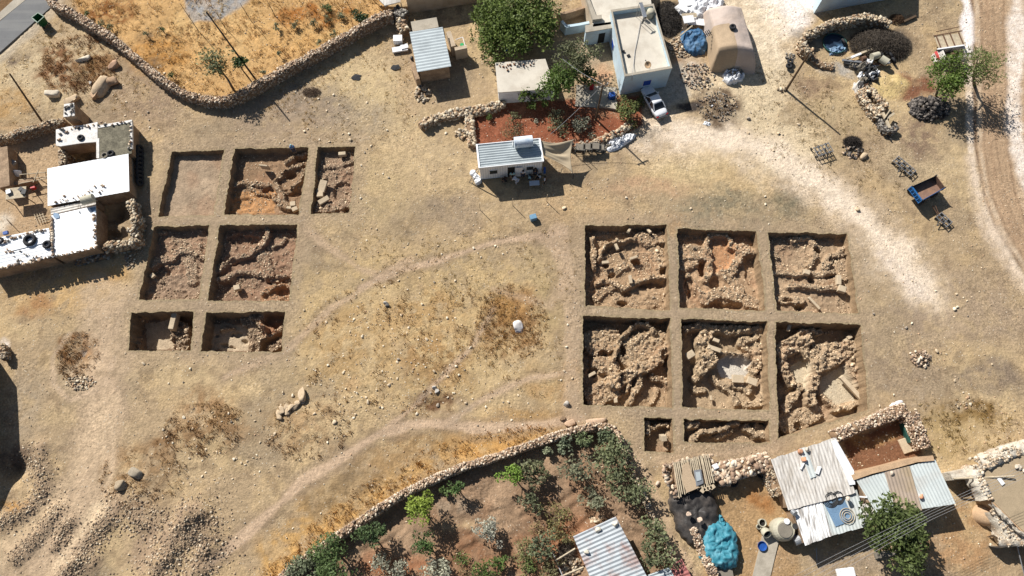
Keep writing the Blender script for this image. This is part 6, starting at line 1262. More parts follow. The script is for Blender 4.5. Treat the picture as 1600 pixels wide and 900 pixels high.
# pole roofed hut
th = thing('pole_roofed_hut', 'stone hut roofed with bare poles and a brown cloth', 'hut', G(1078, 745)); hh_ = 1.5
P = gz([(1052, 727), (1107, 713), (1117, 750), (1060, 773)], hh_); m = MB(); m.prism(P, -.1, hh_-.15); m.build('wall', M['mudwall'], th)
m = MB(); r = np.random.RandomState(9)
for k in range(20):
    t = (k+.3)/20; a = P[0].lerp(P[1], t); b = P[3].lerp(P[2], t)
    if 6 <= k <= 9: b = a.lerp(b, .35)
    m.tube([Vector((a.x, a.y, hh_+.05+r.uniform(-.03, .05)))+Vector((r.uniform(-.05, .05), .25, 0)), Vector((b.x, b.y, hh_+.05))+Vector((r.uniform(-.05, .05), -.2+r.uniform(-.2, .15), 0))], [.075, .055], 6)
m.build('roof_poles', M['wood'], th)
m = MB(); Q = gz([(1066, 727), (1076, 722), (1082, 742), (1092, 762), (1073, 770), (1066, 752)], hh_+.15)
m.prism(Q, hh_+.1, hh_+.2); m.build('roof_cloth', M['tanpatch'], th)
r = np.random.RandomState(12); xs = []; 
for seg in ([(1040, 728), (1062, 722), (1085, 717), (1106, 713)], [(1036, 732), (1042, 748), (1050, 765), (1058, 776)], [(1108, 716), (1114, 728), (1116, 745)], [(1038, 734), (1042, 744), (1046, 750)]):
    for p in resample(W2(seg, 1.4), .16): xs.append((p[0]+r.normal()*.12, p[1]+r.normal()*.12, 1.42+r.uniform(-.12, .1)))
for k in range(260):
    a = r.choice(3); seg = ([(1040, 730), (1108, 714)], [(1040, 738), (1060, 776)], [(1110, 716), (1118, 748)])[a]; q = Vector(W2([seg[0]], 1.0)[0]).lerp(Vector(W2([seg[1]], 1.0)[0]), r.rand()); xs.append((q.x+r.normal()*.1, q.y+r.normal()*.1, r.uniform(0, 1.3)))
xs = np.array(xs); v, f, c = rocks(xs, r.uniform(.13, .3, len(xs)), r, tones=PINK, flatrot=True); link('wall_stones', newmesh('wall_stones', v, f, [M['rock']], False, c), parent=th)
m = MB(); z = hh_+.22; Q = gz([(1084, 735), (1095, 733), (1099, 755), (1088, 760)], z); m.prism(Q, z-.1, z+.03, 0); Q2 = gz([(1087, 738), (1094, 737), (1096, 750), (1089, 752)], z+.1); m.prism(Q2, z+.02, z+.1, 1); o = m.build('metal_door', [M['steel'], M['zinc']], origin=Q[0]); tag(o, 'grey metal door lying on the pole roof of the hut', 'door')
m = MB(); m.box(G(1118, 729, 1.6), (.55, .5, .35), .4); tag(m.build('white_sack', M['whitefilm'], origin=G(1118, 729, 1.4), bevel=.08), 'white sack on the stones right of the pole roof', 'sack')
for k, (x, y) in enumerate([(1103, 764), (1108, 762), (1113, 761), (1098, 766)]):
    m = MB(); m.box(G(x, y, 1.5), (.5, .35, .25), .3*k); tag(m.build('white_block', M['slab'], origin=G(x, y, 1.3)), ['second white block below the pole roof', 'third white block below the pole roof', 'rightmost white block below the pole roof', 'leftmost white block below the pole roof'][k], 'block')
# sheeted heaps
def sheet(label, cx, cy, rx, ry, h, mt, rot=0., seed=0, n=56, expo=3., name='covered_heap', cat='covered heap', folds=.12, peak=None, zc=0., skirt=.1, fscale=1.1, prof=.5, nf=11, cmat=None, cr=0., nc=9):
    """a tarpaulin draped over a heap: super-ellipse footprint (metres), height h"""
    V = []; F = []; rings = 26
    for i in range(rings+1):
        q = i/rings
        for k in range(n):
            t = 2*math.pi*k/n; c_, s_ = math.cos(t), math.sin(t); sup = (abs(c_)**expo+abs(s_)**expo)**(-1/expo)
            wob_ = 1+folds*.12*math.sin(3*t+seed)*q**2+folds*.09*math.sin(nf*t+seed)*q**3+folds*.08*math.sin((nf*2+3)*t+seed*2)*q**4
            X = c_*sup*rx*q*wob_; Y = s_*sup*ry*q*wob_; zz = h*max(0, 1-q**(2/prof))**(prof)
            x, y = X*math.cos(rot)-Y*math.sin(rot)+cx, X*math.sin(rot)+Y*math.cos(rot)+cy
            zz += folds*1.5*(abs(float(fbm(x, y, fscale, 800+seed, 3))-.5)*2.2-.4)*h*(1-q**6)*.9
            if cr: zz -= cr*h*abs(math.sin(nc*t*.5+9*float(fbm(x, y, 1.5, 840+seed, 2))))**.6*q*(1-q**5)*1.2-cr*h*.4*q*(1-q**5)
            if peak: zz += peak[2]*math.exp(-((X-peak[0])**2+(Y-peak[1])**2)/peak[3]**2)
            V.append((x, y, max(zz, .02)+zc-skirt*(i == rings)))
    for i in range(rings):
        for k in range(n):
            k2 = (k+1) % n; F.append((i*n+k, i*n+k2, (i+1)*n+k2, (i+1)*n+k)[::1])
    F = [f for f in F if f[0] >= n or True]
    b = MB(); b.add(V, F); o = b.build(name, mt, origin=(cx, cy, 0), smooth=True); return tag(o, label, cat)
q = G(1088, 799, .9); sheet('heap under wrinkled black sheeting below the pole roofed hut', q.x, q.y, 2.3, 2.9, 1.1, M['blacktarp'], .2, 1, 96, 3.0, folds=.35, fscale=1.4, prof=.45, nf=9, cr=.06, nc=9)
for k, (x, y) in enumerate([(1075, 803), (1093, 812), (1083, 827)]): boulder(['pinkish stone on the left of the black sheeting', 'white bag on the right of the black sheeting', 'pale stone at the lower tip of the black sheeting'][k], x, y, .5, .4, .35, .3, 60+k, A(226, 200, 176), z=1.5 if k < 2 else .7, name='weight_stone')
q = G(1126, 853, .8); sheet('heap tied under turquoise sheeting beside the stone wall', q.x, q.y, 1.8, 2.2, 1.35, M['bluetarp'], -.1, 3, 96, 3.2, folds=.38, fscale=1.0, prof=.42, nf=10, cr=.05, nc=7)
q = G(1131, 822, .9); sheet('gathered turquoise neck of the tied sheeting', q.x, q.y, .45, 1.1, .9, M['bluetarp'], .2, 4, 32, 2.2, folds=.5, fscale=.4, prof=.6, nf=5, name='sheeting_neck', cat='sheeting')
boulder('grey white bag between the black and turquoise heaps', 1099, 836, .9, .8, .6, .2, 64, A(176, 176, 180), name='grey_bag')
def canvas_tent():
    Pt = gz([(1101, 12), (1160, 8), (1184, 88), (1117, 86)], 2.6); Pb = [Vector((G(x, y, 0).x, G(x, y, 0).y, 0)) for x, y in [(1095, 24), (1155, 26), (1180, 117), (1110, 114)]]
    nu, nv = 34, 44; V = []
    for j in range(nv+1):
        t = j/nv
        for i in range(nu+1):
            s = i/nu; e = 7; u = 2*s-1; v = 2*t-1; su = np.sign(u)*(1-(1-abs(u))**1.0); 
            top = (Pt[0].lerp(Pt[1], s)).lerp(Pt[3].lerp(Pt[2], s), t); bot = (Pb[0].lerp(Pb[1], s)).lerp(Pb[3].lerp(Pb[2], s), t)
            k = max(abs(u), abs(v)); side = max(0, (k-.82)/.18); w = min(1, side)
            p = top.lerp(bot, w**.9); crown = .95*(1-abs(u*.9+.05)**1.7)*(1-max(0, abs(v)-.75)*1.2); 
            z = (2.6+crown)*(1-w)+0*w
            n_ = float(fbm(p.x, p.y, 1.3, 820, 3))-.5; z += n_*.22*(1-w); 
            if w > 0: z = (2.6+crown)*(1-w**1.6); p.x += .12*math.sin(s*40)*w*(1-w)*2*(abs(v) > abs(u)); p.y += .1*math.sin(t*46)*w*(1-w)*2*(abs(u) > abs(v))
            V.append((p.x, p.y, max(z, .0)-.05*(w >= 1)))
    F = []; W_ = nu+1
    for j in range(nv):
        for i in range(nu): F.append((j*W_+i, (j+1)*W_+i, (j+1)*W_+i+1, j*W_+i+1))
    # brown patch on the lower left
    fm = [1 if (nv*.52 < (f[0]//W_)+( (f[0] % W_)*-.35)+8 and (f[0] % W_) < nu*.5 and (f[0]//W_) > nv*.45) else 0 for f in F]
    me = newmesh('canvas', V, F, [M['tantarp'], M['tanpatch']], True, None, fm); g = G(1140, 60)
    th = thing('canvas_covered_store', 'long store heap under tan canvas with a darker brown patch', 'covered heap', g); link('canvas', me, parent=th)
    return th
canvas_tent()
tyre('single tyre lying on top of the tan canvas', G(1145, 42, 3.75), .42, .14)
m = MB()
for k in range(4): m.bar(G(1099+k*2.6, 50-k*1.2, 2.6), G(1104+k*2.6, 58-k*1.0, 2.4), .08, .06)
m.bar(G(1099, 56, 2.5), G(1112, 50, 2.6), .08, .06); tag(m.build('scrap_grille', M['darksteel'], origin=G(1104, 54, 2.3)), 'dark broken frame on the left flank of the tan canvas', 'frame')
q = G(1086, 62, .6); sheet('small heap under torn deep blue sheeting left of the canvas', q.x, q.y, 1.6, 1.9, 1.0, M['deepbluetarp'], .2, 6, 72, 3., cr=.1, nc=9, folds=.45, fscale=.9, prof=.5, nf=9)
q = G(1104, 6, .8); sheet('bundle of white plastic behind the tan canvas', q.x, q.y, 2.4, 1.7, 1.2, M['whitefilm'], .3, 7, 48, 2.4, folds=.6, fscale=.8, nf=8)
q = G(1146, 118, .5); sheet('crumpled grey plastic bundle at the front foot of the canvas', q.x, q.y, 1.3, .95, .9, M['whitefilm'], .1, 8, 40, 2.2, folds=.9, fscale=.45, nf=9); q = G(1150, 112, .5); sheet('dark grey bag behind the crumpled plastic bundle', q.x, q.y, 1.0, .7, .9, M['concrete_dark'], .1, 9, 32, 2.2, folds=.5, fscale=.4)
for k, (x, y, a, L_, W_) in enumerate([(1071, 21, -.9, 3.0, 1.2), (1081, 10, .9, 2.0, .9), (1090, 34, -.05, 2.6, .9), (1074, 3, .3, 2.2, 1.1), (1067, 12, -.5, 1.4, .8), (1077, 24, .15, 1.9, .6), (1076, 30, .2, 1.4, 1.)]):
    m = MB(); m.box(G(x, y, .45+.12*k), (L_, W_, .08), a, 0, .1, .08); tag(m.build('discarded_board', M['whitebox'] if k != 5 else M['wood'], origin=G(x, y)), ['longest white panel in the pile left of the canvas', 'white panel tilted up in the panel pile', 'white panel nearest the deep blue sheeting', 'white panel at the top edge of the pile', 'short white panel behind the longest one', 'tan board lying across the white panels', 'small white panel at the bottom of the pile'][k], 'panel')
m = MB(); m.bar(G(1062, 56, 1.), G(1082, 40, 1.3), .15, .1); tag(m.build('timber_beam', M['wood']), 'pale beam across the upper edge of the deep blue sheeting', 'beam')
# ridged shed and red sheet in the orchard
hs = 2.4; P = gz([(895.5, 838), (962, 807), (1013, 905), (935, 935)], hs); th = thing('ridged_shed', 'grey blue ridged metal roof with rust spots in the orchard', 'shed', G(952, 870)); m = MB(); m.prism(inset(P, .25), -.2, hs-.05); m.build('wall', M['mudwall'], th); tinroof(th, P, hs+.03, M['zinc_rusty'], .36, .028, 0)
P = gz([(1046, 886), (1065, 873), (1085, 910), (1060, 915)], 1.3); th = thing('red_lean_to', 'small faded red ridged roof at the bottom edge', 'lean-to', G(1066, 895)); m = MB(); m.prism(inset(P, .15), -.1, 1.28); m.build('wall', M['mudwall'], th); tinroof(th, P, 1.32, M['redsheet'], .3, .035, 0)
P = gz([(1008, 900), (1046, 886), (1060, 915), (1015, 925)], 1.5); th = thing('blue_lean_to', 'small pale metal roof between the ridged shed and the red sheet', 'lean-to', G(1030, 902)); m = MB(); m.prism(inset(P, .15), -.1, 1.48); m.build('wall', M['mudwall'], th); tinroof(th, P, 1.52, M['zinc'], .3, .035, 0)
for k, (x, y) in enumerate([(935, 828), (961, 819), (917, 862)]): boulder(['cream stone at the top of the ridged shed roof', 'grey white stone at the top corner of the ridged shed roof', 'white stone at the left of the ridged shed roof'][k], x, y, .5, .45, .35, .2, 90+k, A(226, 216, 196), z=2.45, name='roof_stone')
for k, (a, b, lb) in enumerate([((868, 876, 1.2), (899, 857, 1.6), 'upper pole leaning towards the ridged shed'), ((876, 901, 1.2), (912, 886, 1.6), 'thick lower pole leaning towards the ridged shed'), ((863, 862, .1), (880, 902, 1.4), 'grey pole standing across the two leaning poles')]):
    m = MB(); m.tube([G(*a), G(*b)], .09 if k < 2 else .05, 6); tag(m.build('wooden_pole', M['wood'] if k < 2 else M['wire'], origin=G(a[0], a[1])), lb, 'pole')
# lime crusted ruin on the right
th = thing('earth_roofed_house', 'old house with a flat tan earth roof and lime crusted edges at the right', 'house', G(1575, 770)); hr = 2.5
P = gz([(1530, 732), (1600, 706), (1680, 690), (1680, 900), (1602, 836), (1551, 786), (1541, 768)], hr); m = MB(); m.prism(P, -.2, hr); m.build('wall', M['clay'], th); m = MB(); m.prism(inset(P, .1), hr, hr+.06); m.build('roof', mat('tan_earth_roof', A(180, 160, 130), .95, var=.14, scale=.8, fine=.15, bump=.6, coord='P'), th)
def crust(pts, z0, z1, wd, seed, th=th, name='lime_crust'):
    P_ = resample(W2(pts, z1), .25); A_ = np.array(P_); n = len(A_); T = np.gradient(A_, axis=0); T /= np.linalg.norm(T, axis=1)[:, None]; N = np.stack([-T[:, 1], T[:, 0]], 1); r = np.random.RandomState(seed)
    wv = wd*(.75+.6*fbm(A_[:, 0], A_[:, 1], 1.1, 830+seed, 3)); prof = [(-.52, z0), (-.5, z1*.5+z0*.5), (-.45, z1), (0, z1+.02), (.45, z1), (.5, z1*.5+z0*.5), (.52, z0)]
    V = np.stack([np.concatenate([A_+N*(a*wv)[:, None]+r.uniform(-.13, .13, A_.shape), np.full((n, 1), b)+r.uniform(-.14, .1, (n, 1))], 1) for a, b in prof], 1); k = len(prof); idx = np.arange(n*k).reshape(n, k)
    F = np.stack([idx[:-1, :-1], idx[:-1, 1:], idx[1:, 1:], idx[1:, :-1]], 2).reshape(-1, 4)[:, ::-1]; link(name, newmesh(name, V.reshape(-1, 3), F, [M['limewall']], False), parent=th)
    if name == 'roof_edge': return
    m_ = int(n*.25*wd*34); i = r.randint(0, n, m_); o_ = r.uniform(-.5, .5, m_); pz = np.where(np.abs(o_) < .42, z1, r.uniform(z0, z1, m_)); v, f, c = rocks(np.stack([A_[i, 0]+N[i, 0]*o_*wv[i], A_[i, 1]+N[i, 1]*o_*wv[i], pz], 1), r.uniform(.06, .2, m_), r, tones=[A(236, 222, 198), A(214, 194, 166), A(190, 166, 138)]); link('crust_stones', newmesh('crust_stones', v, f, [M['rock']], False, c), parent=th)['kind'] = 'stuff'
crust([(1529, 727), (1545, 721), (1565, 712), (1585, 704), (1610, 698)], 1.6, 2.75, 1.25, 1); crust([(1527, 728), (1530, 745), (1538, 762), (1547, 780)], 1.2, 2.7, .8, 2); crust([(1556, 794), (1570, 812), (1582, 830), (1586, 842), (1602, 840)], .2, 2.0, 1.5, 3); crust([(1560, 845), (1575, 848), (1602, 842)], 0, 1.8, .8, 4); crust([(1550, 788), (1575, 812), (1602, 838)], 2.4, 2.62, .25, 5, name='roof_edge')
slabwall('lime plastered wall stub reaching left from the earth roofed house', [(1492, 743), (1524, 736)], 1.9, .75, M['limewall'])
m = MB(); m.tube([G(1490, 748, 2.1), G(1585, 744, 2.9)], .09, 7); tag(m.build('roof_beam', M['wood'], origin=G(1490, 748)), 'long straight beam laid over the wall stub and earth roof', 'beam')
heap('broken reddish masonry on top of the wall stub', 1510, 733, 9, 5, 40, (.1, .22), hh=1.9, seed=30, tones=PINK)
for k, (x, y) in enumerate([(1535, 731), (1592, 731), (1592, 728), (1587, 729), (1600, 736)]): boulder(['grey stone near the inner crust corner of the earth roof', 'white stone in the middle of the roof stone group', 'upper white stone of the roof stone group', 'left small stone of the roof stone group', 'stone at the frame edge on the earth roof'][k], x, y, .4, .35, .3, .2, 70+k, A(220, 206, 184), z=2.6, name='roof_stone')
m = MB(); m.box(G(1564, 752, 2.66), (.4, .7, .06), .5); tag(m.build('discarded_board', M['whitebox'], origin=G(1564, 752, 2.6)), 'small white plate lying on the tan earth roof', 'plate')
th = thing('clay_oven', 'domed clay oven at the front of the earth roofed house', 'oven', G(1541, 806)); m = MB(); c = G(1541, 803, 0); m.lathe(c, [(1.45, -.1), (1.4, .5), (1.15, .95), (.7, 1.15), (0, 1.2)], 26, squash=.8, rz=.2); m.build('dome', M['clay'], th, smooth=True); m = MB(); m.cyl(G(1557, 808, .8), G(1558, 808, 1.45), .3, .26, 12); m.build('flue', M['darkopen'], th)
# water cistern, pots, basin
th = thing('clay_bin', 'large round cream bin with a grey lid beside the streaked roof', 'bin', G(1219, 826)); c = G(1218, 827, 0); c2 = G(1214, 824, 1.6)
m = MB(); m.lathe((c.x, c.y, 0), [(1.05, -.1), (1.12, .5), (1.08, 1.2), (.92, 1.6), (.82, 1.72), (0, 1.74)], 26); m.build('bin_body', M['tankcream'], th, smooth=False); m = MB(); m.lathe((c.x-.1, c.y-.05, 1.75), [(.72, 0), (.7, .06), (0, .08)], 20); m.build('lid', M['concrete_dark'], th)
m = MB(); m.lathe((c.x+.1, c.y+.75, 1.75), [(.24, 0), (.28, .18), (0, .2)], 14); m.build('cap', M['whitebox'], th); m = MB(); m.lathe((c.x+.9, c.y+.3, 1.7), [(.28, 0), (.28, .05), (0, .05)], 14); m.build('hole_cover', M['darksteel'], th)
def pot(x, y, R_, h, lb, ry=0., rz=0., name='clay_pot', mt='tankcream', cat='pot'):
    th = thing(name, lb, cat, G(x, y)); m = MB(); m.lathe(G(x, y, .02 if not ry else R_), [(0, 0), (R_*.7, 0), (R_, h*.5), (R_*.85, h*.9), (R_*.95, h), (R_*.78, h), (R_*.7, h*.85), (R_*.8, h*.5), (R_*.5, .12), (0, .1)], 18, ry=ry, rz=rz); m.build('body', M[mt], th, smooth=True); m = MB(); m.lathe(G(x, y, .03 if not ry else R_), [(R_*.72, h*.6), (0, h*.6)], 16, ry=ry, rz=rz); m.build('inside', M['darkopen'], th); return th  # dark disc is the painted shade in the pot mouth
pot(1188, 817, .42, .7, 'upper tan clay pot left of the round bin'); pot(1184, 823, .26, .4, 'smallest clay pot of the three'); pot(1193, 828, .48, .7, 'lower tipped clay pot next to the round bin', .7, -1.2)
m = MB(); m.lathe(GP(1189, 853, .14), [(0, .06), (.34, .06), (.42, .26), (.45, .27), (.46, .24), (.36, 0), (0, 0)], 22); tag(m.build('blue_basin', M['blue'], origin=GP(1189, 853)), 'round blue plastic basin on the yard floor', 'basin')
m = MB(); m.cyl(G(1238, 799, 2.6), G(1243, 803, 2.9), .26, .26, 14); o = m.build('stove_pipe', M['steel'], origin=G(1238, 800, 2.3)); tag(o, 'grey stove pipe at the corner of the streaked roof', 'stove pipe')
m = MB(); m.cyl(G(1241, 846, .9), G(1250, 842, 1.0), .45, .45, 16); tag(m.build('metal_drum', M['steel'], origin=G(1245, 845)), 'grey drum in the shade by the streaked roof corner', 'drum')
m = MB(); m.cyl(G(1236, 835, .0), G(1236, 835, 1.0), .4, .4, 16); tag(m.build('blue_barrel', M['blue'], origin=G(1236, 835)), 'dark blue barrel in the shade right of the round bin', 'barrel')
slabwall('flat cement path slab running down the yard floor', [(1204, 842), (1190, 900)], .12, 1.6, M['concrete'], 'cement_path', 'path slab'); slabwall('low cement kerb across the lower yard', [(1372, 868), (1400, 862), (1424, 860)], .3, .55, M['concrete_dark'], 'cement_kerb', 'kerb'); slabwall('square cement block at the foot of the turquoise heap', [(1126, 896), (1136, 895)], .5, 1.2, M['concrete_dark'], 'cement_block', 'block')
m = MB(); m.box(G(1322, 898, .9), (1.7, 1.2, .5), .12); tag(m.build('white_tank', M['whitebox'], origin=G(1322, 900), bevel=.12), 'rounded white tank cut by the bottom edge', 'tank')
tyre('dark round grate in the shade below the slab wall, left one', G(1146, 753, .2), .5, .12); tyre('dark round grate in the shade, right one', G(1190, 740, .2), .5, .12)
m = MB(); m.box(G(1131, 757, .2), (.35, .3, .3), .3); tag(m.build('white_block', M['whitebox'], origin=G(1131, 757)), 'small white block in the shade below the slab wall', 'block')
# ------------------------------------------------------------ roads with real edges
def strip(name, label, pts, z, mt, kind='structure'):
    P = W2(pts); m = MB(); m.prism(P, z-.25, z); o = m.build(name, mt); 
    o['kind'] = kind
    if label: o['label'] = label
    return o
strip('asphalt_road', None, [(-260, 150), (0, 34), (37, 2), (90, -48), (130, -48), (78, 13), (0, 82), (-260, 250)], .05, M['asphalt'])
strip('road_verge', None, [(-260, 120), (0, 20), (22, 0), (70, -48), (92, -50), (39, 1.5), (0, 33), (-260, 148)], .07, M['concrete'])
# ------------------------------------------------------------ poles, posts, cables
def pole(label, b, t, r=.13, mt='wooddark', h=None, cross=None, name='power_pole', cat='power pole', par=None):
    B = G(*b); T_ = G(*t); th = thing(name, label, cat, B); m = MB(); m.tube([B-Vector((0, 0, .2)), T_], [r, r*.65], 8); m.build('mast', M[mt], th)
    if cross:
        d = Vector((math.cos(cross), math.sin(cross), 0)); m = MB(); m.bar(T_-d*.7-Vector((0, 0, .3)), T_+d*.7-Vector((0, 0, .3)), .1, .1); m.build('crossarm', M['darksteel'], th); 
        for s in (-.6, 0, .6):
            m = MB(); m.cyl(T_+d*s-Vector((0, 0, .25)), T_+d*s-Vector((0, 0, .05)), .05, .04, 8); m.build('insulator', M['whitebox'], th)
    return T_
pole('tall wooden power pole standing alone on the dusty right side', (1228, 141, 0), (1265, 82, 7.0), .15)
tp = pole('wooden power pole in the right corner of the red soil garden', (931, 187, 0), (942, 132, 6.8), .13, cross=.4)
pole('long leaning dark pole over the golden grass field', (398, 122, 0), (322, 18, 9.0), .12, 'darksteel')
pole('brown power pole at the left edge behind the dark stone wall', (65, 190, 0), (15, 115, 7.), .13)
pole('thin pale steel pole rising from the shaded yard at the bottom', (1277, 856, .2), (1277, 896, 0), .05, 'wire'); pole('thin pale steel pole at the lower right corner', (1590, 846, 1.8), (1602, 905, 0), .06, 'wire')
for k, (b, t, h) in enumerate([((310, 48), (281, 5), 4.6), ((352, 44), (338, 20), 2.6), ((392, 32), (375, 5), 3.2), ((430, 25), (417, 0), 2.9), ((551, 18), (540, 0), 2.4)]):
    pole(['tallest thin post left of the grey concrete patch', 'thin post at the right of the grey concrete patch', 'third thin post along the top of the golden field', 'fourth thin post along the top of the golden field', 'thin post near the dark bush at the field top'][k], (*b, 0), (*t, h), .045, 'darksteel', name='fence_post', cat='post')
for k, (x, y) in enumerate([(750, 328), (801, 321), (854, 315), (914, 247), (876, 274)]):
    p = GP(x, y); m = MB(); m.tube([p-Vector((0, 0, .1)), p+Vector((.02, .02, 1.75))], .035, 6); tag(m.build('stake', M['wood'], origin=p), ['left thin stake standing below the container cabin', 'middle thin stake standing below the container cabin', 'right thin stake standing below the container cabin', 'thin stake beside the metal racks', 'thin stake holding the low corner of the awning'][k], 'stake')
def cable(label, pts, r=.022, sag=.4, mt='wire'):
    m = MB(); Q = []
    for a, b in zip(pts, pts[1:]):
        for k in range(11):
            t = k/10; p = Vector(a).lerp(Vector(b), t); p.z -= sag*4*t*(1-t); Q.append(p)
    m.tube(Q, r, 5); return tag(m.build('cable', M[mt], origin=pts[0]), label, 'cable')
cable('pale cable from the garden pole down across the red soil', [tp, G(860, 210, 2.8)], .022, .3); cable('pale cable from the garden pole to the grey green tree', [tp, G(879, 92, 5.0)], .02, .3)
LB = ['uppermost', 'second', 'third', 'fourth', 'lowest']
for k in range(5): cable(LB[k]+' of five parallel pale cables crossing the lower right', [G(1240+k*5, 900+k*6, 6.6), G(1455, 797+k*4.5-3, 6.4), G(1625, 716+k*5, 6.6)], .012, .15)
# ------------------------------------------------------------ container cabin, awning, racks
hc = 3.0; P = gz([(744.5, 226), (843.5, 216.5), (849, 252), (748.5, 262.5)], hc); th = thing('container_cabin', 'white site cabin with a ridged roof, two windows and an open door', 'cabin', sum(P, Vector())/4-Vector((0, 0, hc)))
m = MB(); m.prism(inset(P, .06), .15, hc-.1); m.build('wall', M['whitemetal'], th); tinroof(th, inset3(P, .1) if False else P, hc-.02, M['zinc'], .3, .035, 0)
m = MB(); n = 4
for i in range(4):
    j = (i+1) % 4; O2 = inset(P, -.05); I2 = inset(P, .1); m.prism([O2[i], O2[j], I2[j], I2[i]], hc-.16, hc+.07)
m.build('roof_frame', M['whitemetal'], th)
m = MB(); F0, F1 = P[3], P[2]
for k in range(26): q = F0.lerp(F1, (k+.5)/26); m.box((q.x, q.y+.04, 1.5), (.03, .03, 2.6))
m.build('wall_ribs', M['zinc'], th)
fl = [F0, F1]; opening(th, edgept(fl, 0, .16), edgept(fl, 0, .28), 1.35, 2.1, M['glass'], 'window', .0, frame=M['whitebox']); opening(th, edgept(fl, 0, .74), edgept(fl, 0, .85), 1.35, 2.1, M['glass'], 'window', .0, frame=M['whitebox'])
opening(th, edgept(fl, 0, .445), edgept(fl, 0, .555), .2, 2.35, M['darkopen'], 'doorway', .0)  # near-black panel paints the shade inside the cabin
a_, b_ = edgept(fl, 0, .56), edgept(fl, 0, .685); m = MB(); c = (a_+b_)/2+Vector((-.02, -.12, 1.3)); d = b_-a_; m.box(c, (d.length, .05, 2.05), math.atan2(d.y, d.x)-.08); m.build('door', M['whitebox'], th)
m = MB(); 
for x, y in ((751, 283), (850, 274), (800, 278)): q = G(x, y); m.box((q.x, q.y+.3, .08), (.4, .4, .16))
m.build('footing', M['concrete'], th)
s = thing('roof_water_tank', 'pale blue streaked cylinder tank on the container roof', 'tank', G(817, 230, hc)); a, b = G(803.5, 223, hc+.75), G(832, 220, hc+.75); m = MB(); m.cyl(a, b, .62, .62, 28); m.build('tank', M['tankwhite'], s); m = MB()
for q in (a.lerp(b, .12), a.lerp(b, .88)): m.box((q.x, q.y, hc+.12), (.1, 1.1, .2))
m.tube([G(801, 220, hc), G(801, 228, hc+.1)], .04); m.build('cradle', M['steel'], s)
def awning():
    A4 = [G(844, 219, 2.8), G(897, 217.5, 2.7), G(896, 271, 1.3), G(850, 243, 2.7)]; n = 26; V = []
    for j in range(n+1):
        t = j/n
        for i in range(n+1):
            s_ = i/n; p = A4[0].lerp(A4[1], s_).lerp(A4[3].lerp(A4[2], s_), t); e = 4*t*(1-t); f = 4*s_*(1-s_)
            p.z -= .5*e*f+.12*math.sin(t*13+s_*5)*f*(.6+.4*s_)+.05*math.sin(t*27+s_*3)*f; p.x -= .35*e*s_**4; p.y += (-.35*f*(1-t)**3+.25*f*t**3); V.append(p)
    W_ = n+1; F = [(j*W_+i, (j+1)*W_+i, (j+1)*W_+i+1, j*W_+i+1) for j in range(n) for i in range(n)]
    th = thing('cloth_awning', 'beige cloth awning stretched from the right end of the cabin', 'awning', G(872, 255)); me = newmesh('cloth', V, F, [M['beigeshade']], True); o = link('cloth', me, parent=th); md = o.modifiers.new('t', 'SOLIDIFY'); md.thickness = .02
    m = MB()
    for q in (A4[1], A4[2]): m.tube([(q.x+.05, q.y, -.1), (q.x+.05, q.y, q.z)], .04, 6)
    m.build('post', M['darksteel'], th); m = MB(); m.tube([A4[2], G(902, 277, 0)], .012, 4); m.tube([A4[1], G(903, 228, 0)], .012, 4); m.build('guy_rope', M['wire'], th)
awning()
def rack(x, y, lb, w_=1.1, d_=.9, h=1.05, rz=-.08):
    th = thing('metal_rack', lb, 'rack', G(x, y)); c = G(x, y); R_ = Matrix.Rotation(rz, 3, 'Z'); m = MB(); C4 = [c+R_ @ Vector((sx*w_/2, sy*d_/2, 0)) for sx, sy in ((-1, -1), (1, -1), (1, 1), (-1, 1))]
    for i in range(4):
        a, b = C4[i], C4[(i+1) % 4]; m.tube([a, a+Vector((0, 0, h))], .03, 5); m.tube([a+Vector((0, 0, h)), b+Vector((0, 0, h))], .03, 5); m.tube([a+Vector((0, 0, .15)), b+Vector((0, 0, .15))], .025, 5)
    m.build('frame', M['darksteel'], th); m = MB(); m.box(c+Vector((0, 0, h)), (w_*.9, d_*.85, .03), rz); m.build('mesh_top', M['concrete_dark'], th)
rack(906, 237, 'left black metal rack with a grey top beside the awning'); rack(917, 236, 'middle black metal rack with a grey top beside the awning'); rack(928, 235, 'right black metal rack with a grey top beside the awning'); rack(937, 235, 'rusty metal rack at the right end of the rack row', .9, .8, .8)
q = G(968, 221, .2); sheet('crumpled white plastic along the low boulder wall', q.x, q.y, 2.0, .8, .5, M['whitefilm'], .5, 21, 36, 2., folds=1.2, fscale=.4, name='plastic_sheet', cat='plastic sheet'); q = G(946, 228, .2); sheet('grey plastic and rags beside the metal racks', q.x, q.y, 1.2, .6, .35, M['concrete_dark'], .4, 22, 32, 2., folds=1.2, fscale=.4, name='plastic_sheet', cat='plastic sheet')
th = thing('ladder', 'metal ladder leaning on the left end of the cabin', 'ladder', G(735, 286)); m = MB(); a0, a1, b0, b1 = G(733, 285), G(738, 287), G(746, 262, 2.7), G(750, 263, 2.7); m.tube([a0, b0], .035, 5); m.tube([a1, b1], .035, 5); m.build('side_rail', M['steel'], th); m = MB()
for k in range(9): m.tube([a0.lerp(b0, (k+.6)/9.5), a1.lerp(b1, (k+.6)/9.5)], .022, 4)
m.build('rung', M['steel'], th)
for k, (x, y) in enumerate([(739, 270), (744, 276), (747, 283)]):
    q = G(x, y, .2); sheet(['upper white sack behind the ladder', 'middle white sack under the ladder', 'lower white sack at the cabin corner'][k], q.x, q.y, .38, .42, .5, M['whitefilm'], k, 23+k, 24, 2.4, folds=.5, fscale=.4, name='white_sack', cat='sack')
